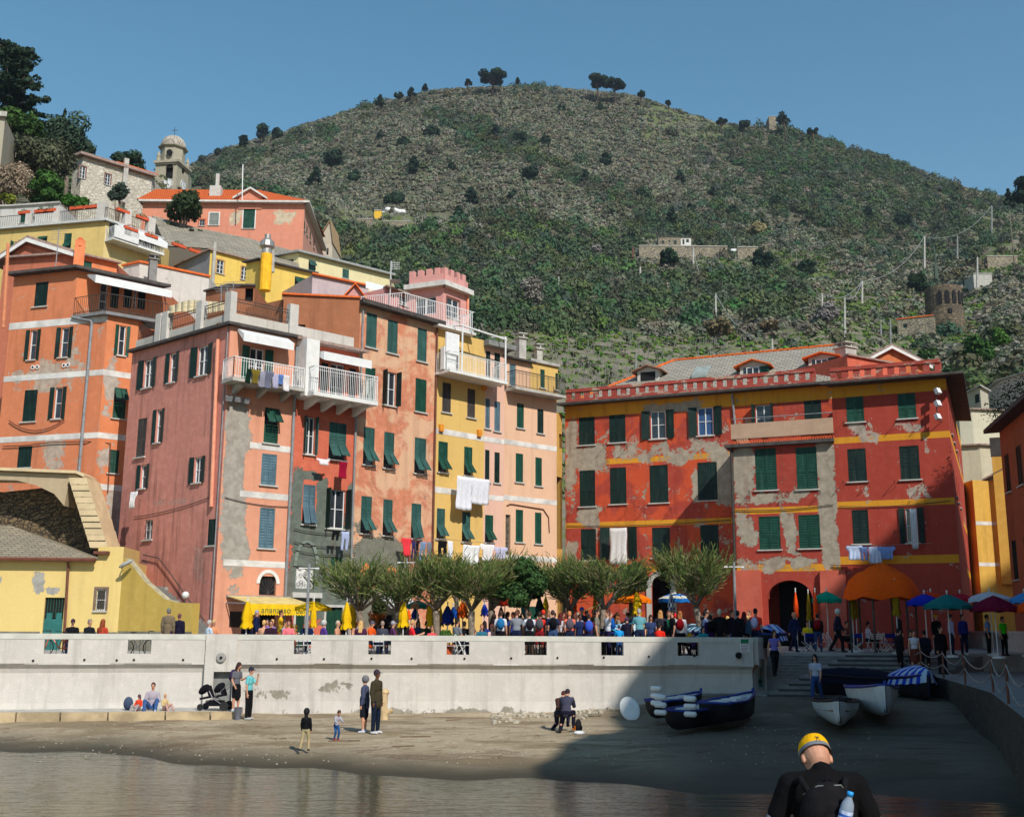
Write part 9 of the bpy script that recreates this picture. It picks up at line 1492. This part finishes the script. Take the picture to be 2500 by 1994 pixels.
for a in((409,45.8,178,'stand','jacket',(120,104,84),B,(60,40,60),S,(110,110,104),'man in brown tweed jacket with his back to the wall at left',None,1.04),(436,46,172,'stand','jacket',(30,26,48),B,BK,S,(100,60,70),'woman in dark navy coat beside the tweed jacket man',None,.92),(176,44.3,20,'sit','jumper',BK,B,NV,CP,(50,30,50),'seated man in a dark cap behind the leftmost slot'),(216,44.6,60,'sit','jumper',(30,34,40),B,NV,S,(130,120,110),'seated grey haired man in dark glasses left of the auburn woman'),(248,44.8,160,'sit','jumper',(190,70,50),B,NV,L_,(140,66,30),'auburn haired woman seated behind the wall at left'),(508,46.4,130,'sit',TS,(190,206,220),B,NV,S,(180,176,170),'seated man in pale blue with a white cap near the stair foot'),(520,47.2,40,'sit',TS,(220,150,110),B,NV,S,BL,'person with orange face and light hat seated by the stair foot'),(625,48.6,95,'stand','jacket',(24,34,70),B,BK,S,(150,150,160),'grey haired man in navy jacket standing at the bar door'),(600,47.2,160,'sit','jumper',(20,26,50),B,BK,S,BK,'person in dark blue hidden under the first yellow folded parasol'),(643,46.8,170,'sit',TS,(214,160,130),B,NV,S,BL,'blonde woman seated with her back turned at the bar'),(660,46.6,20,'sit','jumper',(50,30,44),B,BK,S,BR_,'man in sunglasses pushed up, seated beside the blonde woman'),(663,49,30,'sit','jumper',(150,120,170),B,BK,S,BL,'fair person seated deeper in by the dark doorway'),(652,50,0,'sit',TS,(120,90,160),B,BK,S,BK,'person in purple just inside the bar doorway'),(684,48.8,100,'stand',TS,(244,190,30),B,BK,S,(70,44,30),'waitress in a yellow shirt taking an order'),(704,46.7,10,'sit',TS,(236,120,130),B,NV,S,(90,50,50),'woman in a pink top with sunglasses on her head'),(692,47,90,'sit',TS,(170,190,220),B,NV,S,BR_,'man in pale blue shirt bending at the yellow clothed table'),(749,46.7,30,'sit','jacket',(24,36,74),B,NV,S,(110,80,80),'man in a navy suit behind the grey post'),(788,46.8,120,'sit','jumper',(90,60,140),B,BK,'curly',(190,186,186),'white curly haired woman in purple'),(822,46.8,80,'sit',TS,(206,150,120),B,NV,S,(190,170,150),'bald man in a light top beside the green double door'),(833,47.2,180,'sit',TS,(60,30,50),B,NV,S,(40,20,30),'dark haired person next to the bald man'),(880,46.7,176,'sit','jumper',(80,40,70),B,NV,L_,BL,'long blonde haired woman seen from behind under the first tamarisk'),(872,47.4,100,'sit','jumper',(150,170,190),B,NV,S,(110,60,30),'brown haired person in pale blue beside the long blonde hair'),(906,46.8,70,'sit','jacket',(226,90,30),B,NV,CP,(80,80,96),'man in grey cap with an orange collar'),(933,46.6,178,'sit','jumper',(70,72,84),B,NV,S,(150,130,120),'grey headed man in a grey jumper seen from behind'),(938,49,70,'stand','jumper',(30,24,26),B,BK,S,(196,130,70),'fair waitress in black leaning by the flower basket',None,.97),(951,48.4,150,'sit','jumper',(30,20,30),B,BK,S,(40,24,50),'dark haired woman left of the light blue banner'),(957,46.8,110,'sit','jumper',(90,50,90),B,NV,CP,(150,150,160),'woman in plum with a pale grey cap'),(992,47,160,'sit','jumper',(30,20,26),B,NV,L_,(30,20,26),'black haired woman left of the man in red'),(1020,48.6,20,'sit','jumper',(60,80,130),B,NV,L_,(60,30,30),'girl in blue behind the man in red'),(1041,47.8,170,'sit',TS,(40,60,40),B,NV,S,BK,'person in dark green under the yellow parasol pair'),(1054,46.7,20,'sit',TS,(220,80,90),B,NV,S,(120,70,60),'small woman in pink right of the jeans of the reader',None,.85),(1114,46.8,130,'sit',TS,(120,126,134),B,NV,S,(30,24,24),'man in grey tee seated beside the leafy pot',None,1.08),(1133,47.2,175,'sit','jumper',BK,B,BK,S,(40,24,20),'person in black seated under the orange folded parasol'),(1149,48.2,0,'sit',TS,(214,160,130),B,BK,L_,(90,56,36),'woman in a beige top between two tamarisk trunks'),(1182,47.6,150,'sit','jumper',(40,60,140),B,BK,L_,(40,26,26),'woman in blue with long dark hair behind the tamarisk'),(1176,46.3,0,'sit',TS,(50,110,130),B,NV,S,(140,90,60),'woman in teal looking over the wall',None,.93),(1199,46.2,50,'sit',TS,(230,190,180),B,NV,S,(110,50,50),'auburn woman in white peeping over the wall',None,.93),(1206,47.4,140,'stand','jumper',(30,24,30),B,BK,L_,(50,30,26),'dark haired woman partly hidden behind the white shirted backpacker',None,.95),(1252,46.6,160,'stand',TS,(50,70,150),B,NV,S,(130,66,44),'auburn haired person in blue left of the grey shirted man',None,.98),(1261,45.7,178,'lean',TS,(130,134,142),B,NV,S,(100,60,44),'broad man in a grey tee with his back to the wall',None,1.06),(1281,47,170,'stand',TS,(30,26,30),B,BK,S,BK,'dark haired man in black left of the white tee backpacker'),(1293,45.7,182,'lean',TS,(214,216,226),SH_,BK,S,BR_,'boy in white tee wearing a dark backpack',None,1.04,0,(44,38,48)),(1317,45.9,178,'lean',TS,(230,56,36),SH_,(120,24,30),S,(40,24,20),'boy in red tee wearing a grey backpack',None,1.04,1,(84,84,90)),(1326,47.6,200,'stand',TS,BK,B,BK,CP,(222,50,40),'man in a red cap behind the red tee backpacker',None,1.05),(1338,47.8,20,'stand',TS,(190,180,190),B,BK,L_,(110,76,50),'woman in white facing the sea behind the backpackers',None,1.04),(1350,45.7,180,'lean',TS,(44,52,84),B,DN_,S,(60,36,40),'man in navy tee wearing a big black backpack',None,1.07,0,(18,18,22)),(1368,47.2,160,'stand',TS,(200,200,210),B,BK,L_,(90,30,26),'woman in white with dark red hair behind the black backpack',None,.98),(1375,48,30,'stand','jumper',(110,20,24),B,BK,L_,(80,24,24),'woman in dark crimson before the big evergreen'),(1391,45.6,180,'lean','vest',(246,120,96),B,NV,S,(196,120,70),'ginger youth in a coral vest wearing a grey backpack',None,1.05,0,(96,86,96)),(1403,46.8,150,'stand','jumper',(40,24,26),B,BK,L_,(90,50,40),'brown haired girl between the coral vest and the printed tee',None,.95),(1416,45.8,15,'stand',TS,(30,44,84),B,NV,S,BK,'dark haired boy in a printed navy tee facing the sea',None,.97,1),(1411,47.6,0,'stand',TS,(150,150,160),B,BK,S,(170,160,150),'grey haired man behind the printed tee boy'),(1421,48.6,30,'stand','jumper',(40,46,84),B,BK,CP,(40,90,200),'man in a bright blue cap deep in the crowd',None,1.12),(1433,48.8,60,'stand','jumper',(80,60,40),B,BK,S,BR_,'man in brown standing under the orange folded parasol',None,1.05),(1438,45.7,178,'lean',TS,(96,40,54),B,NV,S,(44,24,22),'boy in maroon tee wearing a blue backpack',None,.98,0,(60,90,190)),(1457,46,80,'stand',TS,(130,124,110),B,(110,100,80),S,(30,22,20),'man in khaki grey tee in profile, hand at his mouth',None,1.08),(1484,46.2,-70,'point',TS,(206,210,222),B,(30,26,60),S,(80,46,40),'youth in white tee reaching out his arm',None,1.06,0,(20,90,170)),(1490,47.8,60,'stand',TS,(180,170,170),B,BK,S,(120,70,50),'person in pale top behind the reaching youth',None,1.02),(1508,49,100,'stand','jumper',(150,140,130),B,BK,L_,(150,90,50),'long haired blonde by the striped boat cover'),(1527,49.6,80,'bend','jumper',(150,136,110),B,BK,S,(206,160,130),'bald man in beige bending over the striped boat cover',None,1.12),(1512,46,180,'lean',TS,(30,150,220),B,(50,90,150),S,(70,40,60),'child in bright blue seen through the fifth wall slot',None,.74),(1532,46.2,180,'lean','jacket',(26,24,44),B,BK,CP,(70,44,80),'man in black jacket and purple cap with his back turned',None,.92),(1562,45.9,178,'lean',TS,(100,156,166),B,NV,S,(160,150,140),'big grey haired man in a teal tee with his back turned',None,1.12),(1589,46,0,'phone',TS,(50,64,104),B,NV,L_,(70,40,34),'woman in navy tee and sunglasses with a raised hand',None,.97),(1609,45.9,150,'sit',TS,(230,46,30),B,BK,S,(30,22,20),'child in a scarlet top just above the wall',None,1.0),(1613,46.8,170,'stand','jumper',(50,46,60),B,BK,L_,(180,130,76),'long blonde haired woman with a dark rucksack',None,1.06,0,(40,40,50)),(1633,47,10,'stand',TS,(20,80,60),B,BK,S,(110,66,44),'smiling woman in dark green',None,1.04),(1642,46.2,-80,'stand',TS,BK,B,BK,S,BK,'man in black tee in profile beside the red bag',None,1.08),(1648,47.2,180,'stand',TS,(200,30,30),B,BK,CP,(220,30,40),'man in a bright red hat between the black tee and the white top'),(1661,46.2,170,'stand','jumper',(216,214,220),SH_,BK,L_,(150,90,50),'woman in white with long ginger hair and a red bag',None,1.05,0,(140,16,26)),(1692,46.3,170,'sit',TS,(90,50,120),B,NV,S,(60,30,90),'dark violet haired child by the yellow spotted box',None,.8),(1716,46.1,10,'sit',TS,(40,140,150),B,NV,L_,(40,24,40),'girl in teal low behind the wall near the lone tamarisk',None,.92),(1723,47.2,100,'stand',TS,(150,170,210),B,NV,S,BK,'man in pale blue shirt right of the lone tamarisk',None,1.05),(1727,48.6,20,'stand','jumper',BK,B,BK,S,BK,'dark figure against the shaded red wall',None,1.1),(1735,46.6,175,'stand','jacket',(60,30,90),B,BK,S,BK,'person in dark purple carrying a black backpack',None,.97,0,(14,14,18)),(1758,46.4,160,'stand','jacket',(24,22,26),B,(110,80,60),S,(206,196,170),'white haired man in black jacket and brown trousers',None,1.1),(1788,46.6,30,'stand','jacket',(30,24,34),B,(60,90,140),S,BR_,'man in black left of the grey end post',None,1.08),(1802,46.6,170,'stand','jacket',(20,20,26),B,BK,S,BK,'man in black right of the grey end post',None,1.07),(1818,46.8,170,'stand','jumper',(60,84,110),B,BK,L_,(110,16,24),'woman in denim with dark red hair',None,1.04),(1846,46.9,150,'stand',TS,(240,60,44),B,NV,S,BK,'man in an orange red tee wearing a white backpack',None,1.12,0,(200,190,220)),(1938,53,40,'walk','jacket',(30,40,80),B,NV,S,(206,150,110),'man in navy jacket and white shirt striding past the arch',None,1.03),(1972,54.6,0,'sit',TS,(240,216,30),B,NV,S,BK,'person in a bright yellow jacket seated in the arch'),(1997,53,160,'walk','jumper',(24,20,26),B,(50,70,110),S,BK,'person in black with a red bag walking to the cafe',None,1.0,0,(140,20,30)),(2045,53,70,'walk','jacket',(40,40,60),B,BK,'curly',(206,200,190),'white haired woman in dark jacket over red',None,1.12),(2067,54.4,20,'sit',TS,(150,90,80),B,BK,S,BK,'person in shade behind the cafe table'),(2118,53.8,90,'sit',TS,(206,200,224),B,BK,S,BK,'man in white leaning over the shaded cafe table'),(2196,51.6,90,'stand','jumper',(30,26,30),B,BK,S,(190,190,200),'white capped person in the shade under the canopy',None,1.05),(2322,50.5,90,'stand','jumper',(170,170,210),B,NV,S,BK,'person in a pale blouse under the dark teal parasol'),(2352,50.8,20,'stand','jumper',(50,50,130),B,NV,S,BK,'person in blue beside the pale blouse'),(2287,50.8,20,'stand','jumper',BK,B,BK,CP,(200,150,30),'person in a yellow cap under the deep blue parasol'),(2412,50.6,60,'stand',TS,(120,150,210),B,BK,S,BK,'person in light blue under the maroon parasol'),(2450,50.6,30,'stand',TS,(60,220,30),B,BK,S,BK,'person in a fluorescent green top under the maroon parasol',None,.95)):person(*a)
person(1008,0,98,'wall',TS,(226,40,50),B,(70,110,150),S,(196,150,100),'blond man in red tee and jeans reading on top of the wall',pos=Vector((*at(1008,1550,45.0).xy,ZC-.52)),sc=1.03)
person(1222,0,180,'stand',TS,(216,214,222),B,BK,S,BR_,'youth in white leaning on the wall with a blue backpack over its edge',pos=Vector((*at(1222,1550,45.8).xy,ZT)),sc=1.04,bag=(40,110,160))
for u,Yq,rz_,tp,c1,hr,hc,lab,sc_ in((2236,48.6,0,'vest',(206,206,214),S,BR_,'woman in a white top and long rust skirt behind the chain fence',1.02),(2228,49.4,60,'jumper',(90,50,44),S,BR_,'man with a bare shoulder left of the white top woman',1.04),(2200,49.8,100,'jacket',BK,S,BK,'dark coated figure standing at the corner of the quay',1.06),(2302,48.4,20,'jacket',(14,14,18),S,BK,'figure in black suit with a white shirt front on the quay',1.12),(2262,49.6,160,'jumper',(30,30,46),S,BK,'dark figure just right of the white top woman',1.02)):
 q=at(u,1640,Yq);person(u,Yq,rz_,'stand',tp,c1,SK if 'rust' in lab else B,(110,56,44)if 'rust' in lab else BK,hr,hc,lab,pos=Vector((q.x,q.y,zq)),sc=sc_)
rx_=random.Random(12)
for i in range(38):
 u=rx_.uniform(1225,1870);p_=rx_.choice(('stand','stand','stand','phone','sit','walk'));c_=rx_.choice((BK,NV,(90,40,40),(110,110,120),(170,165,160),(60,80,110),(120,90,60),(200,60,50),(40,70,60)));person(u,rx_.uniform(47.5,52.5),rx_.uniform(0,360),p_,rx_.choice((TS,'jumper','jacket')),c_,B,rx_.choice((BK,NV,DN_)),rx_.choice((S,L_,S,CP)),rx_.choice((BR_,BK,(110,66,40),(90,80,76),BL)),'half hidden visitor deep in the crowded terrace',None,rx_.uniform(.92,1.07),grp='visitors deep in the terrace crowd')
FGP=Vector((1.70,6.15,1.51));person(0,0,180,'front',TS,(16,15,17),B,NV,None,BK,'man in a yellow cap and black tee seen from behind, head bowed, in front',pos=FGP,sc=1.0)
for k in sorted(NEED):mb,vx,J=piece(*k);me=mb.mesh('%s'%k[1]);o=bpy.data.objects.new('tmp',me);COL.objects.link(o);m=o.modifiers.new('r','REMESH');m.mode='VOXEL';m.voxel_size=.006 if k[0]=='front' else(vx if k[1]=='body' else.016);m.use_smooth_shade=True;sm=o.modifiers.new('s','SMOOTH');sm.iterations=1 if k[1]=='body' else 2;sm.factor=.5;PC[k]=[o,J]
bpy.context.view_layer.update();dg=bpy.context.evaluated_depsgraph_get()
for k,(o,J)in PC.items():me=bpy.data.meshes.new_from_object(o.evaluated_get(dg));me.materials.clear();me.materials.append(None);PC[k]=(me,J,o)
for k in PC:me,J,o=PC[k];old=o.data;bpy.data.objects.remove(o);bpy.data.meshes.remove(old)
def skinmat(i):
 c=((206,150,122),(110,70,50))[i];x=N('skin');o=x.coord('Object');n=x.noise(o,14,4);b=srgb(*c);return x.bsdf(x.mix(x.ramp(n,.3,.7),b,tuple(v*.8 for v in b)),.55,n,.1,.01,.3)
SKM=[skinmat(0),skinmat(1)];EYE=simple('eye_dark',(.02,.015,.015),.4);LIP=simple('lips',srgb(150,76,70),.5)
for k,(me,J,_)in PC.items():
 if k[1]!='body':continue
 A=math.atan2(-J['hd'].y,J['hd'].z);M=Matrix.Rotation(A,3,'X');hs=J['hs'];pts=[(J['Hd']+M@Vector(p)*hs,r*hs,i)for p,r,i in(((-.03,-.088,.012),.013,1),((.03,-.088,.012),.013,1),((0,-.094,-.066),.018,2))]
 me.materials.append(EYE);me.materials.append(LIP);cs=np.zeros(len(me.polygons)*3,np.float32);me.polygons.foreach_get('center',cs);cs=cs.reshape(-1,3);mi=np.zeros(len(cs),np.int32)
 for p,r,i in pts:mi[((cs-np.array(p))**2).sum(1)<r*r]=i
 me.polygons.foreach_set('material_index',mi)
def put(t,pose,kind,mat):
 o=link(kind,PC[(pose,kind)][0],t);s=o.material_slots[0];s.link='OBJECT';s.material=mat;return o
NB=0
for(u,Y,rz,pose,top,tc,bot,bc,hair,hc,label,z,sc,skin,bag,shoes,pos,grp)in PEOPLE:
 if pos is None:pos=at(u,1545,Y);pos=Vector((pos.x,pos.y,floorz(Y)))
 t=thing('person',label,'person',pos,R(rz),grp);t.scale=(sc,sc,sc);put(t,pose,'body',SKM[skin]);put(t,pose,top,cloth(*tc));put(t,pose,bot,cloth(*bc));put(t,pose,'shoes',cloth(*shoes))
 if hair:put(t,pose,hair,simple('hair_%d_%d_%d'%hc,srgb(*hc),.7,.3,30,.4))
 if bag:
  J=PC[(pose,'body')][1];c=J['C']+Vector((0,.19,-.24));M=Matrix.Rotation(R(rz),3,'Z');bp=pos+(M@c)*sc;backpack(('backpack worn by the '+label)[:300].rsplit(' wearing',1)[0]if len(label)<60 else 'backpack of the '+' '.join(label.split()[:9]),bp,bag,1.05,R(rz)+math.pi)
J=PC[('front','body')][1];A=math.atan2(-J['hd'].y,J['hd'].z);M=Matrix.Rotation(A,3,'X');fg=[o for o in bpy.data.objects if o.get('label','').startswith('man in a yellow cap')][0]
mb=MB();C_=J['Hd']+M@Vector((0,.008,.035));prof=[(1.04,-.012),(1.05,.012),(1.03,.03),(.9,.065),(.62,.092),(.25,.106),(.01,.109)];K=28
for rr,z in prof:
 for q in range(K):a=2*math.pi*q/K;dz_=-.02*math.sin(a)if z<.02 else 0;rib=1+.012*math.cos(a*6);mb.v.append(tuple(C_+M@Vector((math.cos(a)*.084*rr*rib,math.sin(a)*.104*rr*rib,z+dz_))))
for j in range(len(prof)-1):
 for q in range(K):p_,q_=j*K+q,j*K+(q+1)%K;mb.f.append((p_,q_,q_+K,p_+K));mb.uv.append([(0,0)]*4);mb.m.append(1 if j==0 else 0)
cp=link('cap',mb.mesh('cap',(0,0,0),[cloth(244,178,14),cloth(120,124,130)],True),fg);mb=MB();b0=C_+M@Vector((0,.108,.014))
for sd in(-1,1):mb.tube([b0,b0+M@Vector((sd*.010,.006,.008)),b0+M@Vector((sd*.012,.006,-.004)),b0],.0013,5);mb.tube([b0,b0+M@Vector((sd*.006,.008,-.02)),b0+M@Vector((sd*.011,.004,-.034))],.0012,5)
mb.ell(b0,(.005,.004,.005),8);link('cap_tie',mb.mesh('cap_tie',(0,0,0),[IRON]),cp)
mb=MB();e=J['sh',0].lerp(J['el',0],.55);
for i in(0,1):e=J['sh',i].lerp(J['el',i],.5);cap(mb,e,J['el',i],.056,.052,16);cap(mb,J['el',i],J['wr',i],.052,.036,16)
link('sleeves',mb.mesh('sleeves',(0,0,0),[cloth(150,152,160)],True),fg)
up_=J['up'];bc=FGP+Matrix.Rotation(math.pi,3,'Z')@(J['C']+Vector((.03,.17,-.03)));t=thing('backpack','black rucksack on the back of the yellow capped man','backpack',bc,0);BKM=simple('black_nylon',(.008,.0075,.009),.8,.3,20,.3,spec=.1);mb=MB();rs=random.Random(1)
Mb=Matrix.Rotation(R(8),3,'X');mb.ell((0,0,0),(.15,.09,.19),22,M=Mb);link('bag',mb.mesh('bag',(0,0,0),[BKM],True),t);mb=MB();mb.ell((.01,-.075,-.06),(.11,.04,.1),16,M=Mb);link('front_pocket',mb.mesh('front_pocket',(0,0,0),[BKM],True),t)
mb=MB();mb.tube([(-.12,.03,.11),(-.06,-.05,.165),(.06,-.05,.17),(.13,.02,.1)],.004,6);link('piping',mb.mesh('piping',(0,0,0),[simple('grey_piping',(.16,.17,.16),.5)],True),t);mb=MB()
for sd in(-1,1):mb.tube([(sd*.09,.0,.12),(sd*.12,.07,.185),(sd*.135,.15,.15)],.018,8)
mb.tube([(-.03,-.02,.18),(0,-.03,.205),(.03,-.02,.18)],.006,6);link('straps',mb.mesh('straps',(0,0,0),[BKM],True),t)
bo=bc+Vector((.055,-.13,.04));Mt=Matrix.Rotation(R(14),3,'Y')@Matrix.Rotation(R(6),3,'X');t=thing('water_bottle','half full clear water bottle with a blue cap and label in the black rucksack','bottle',bo);x=N('clear_plastic');PET=x.bsdf(srgb(190,205,225),.12,None,spec=.6,Transmission_Weight=.55,IOR=1.3)
def bl_(nm,prof,mat,fl=0):mb=MB();mb.lathe((0,0,0),prof,24);mb.v=[tuple(Mt@Vector(v))for v in mb.v];link(nm,mb.mesh(nm,(0,0,0),[mat],True),t)
bl_('bottle_body',[(0,-.12),(.034,-.115),(.034,.03),(.03,.055),(.014,.085),(.013,.095)],PET);bl_('bottle_label',[(.0348,-.06),(.0348,.018)],simple('bottle_label',srgb(190,200,226),.4,.3,30));bl_('bottle_cap',[(.0,.115),(.016,.114),(.016,.092),(0,.092)],simple('blue_cap',srgb(40,150,220),.4));bl_('label_band',[(.0352,-.012),(.0352,-.0)],simple('label_blue',srgb(40,90,180),.4))
backpack('black and grey rucksack lying on the sand by the crouching man',OB(1412,1786),(34,32,36),.95,R(60));p=OB(1402,1782);mb=MB();mb.ell(p+Vector((0,0,.09)),(.07,.05,.11),8);solo('bright_bag',mb,cloth(240,130,30),'small orange and yellow bag beside the rucksack on the sand','bag',p,smooth=True);p=OB(1414,1793);mb=MB();mb.ell(p+Vector((0,0,.06)),(.2,.1,.07),10);solo('plastic_bag',mb,simple('white_plastic',(.7,.7,.7),.5),'crumpled white plastic bag in front of the rucksack','bag',p,smooth=True)
backpack('grey bag beside the little child in orange red on the ledge',ledge(312,1733),(70,80,104),1.1,.3)
p=onz(2330,1722,.9);mb=MB();mb.box((0,0,0),(.01,.01,.01))
x=N('air');v=x.n('ShaderNodeVolumePrincipled');v.inputs['Color'].default_value=(.66,.78,.95,1);v.inputs['Density'].default_value=.00014;v.inputs['Anisotropy'].default_value=.2;x.l(v.outputs[0],x.out.inputs['Volume'])
mb=MB();mb.box((0,250,160),(1600,1100,340));o=link('haze',mb.mesh('haze',(0,0,0),[x.m]));o['kind']='stuff';o['label']='thin blue haze over the hillside'
SC.cycles.volume_bounces=0
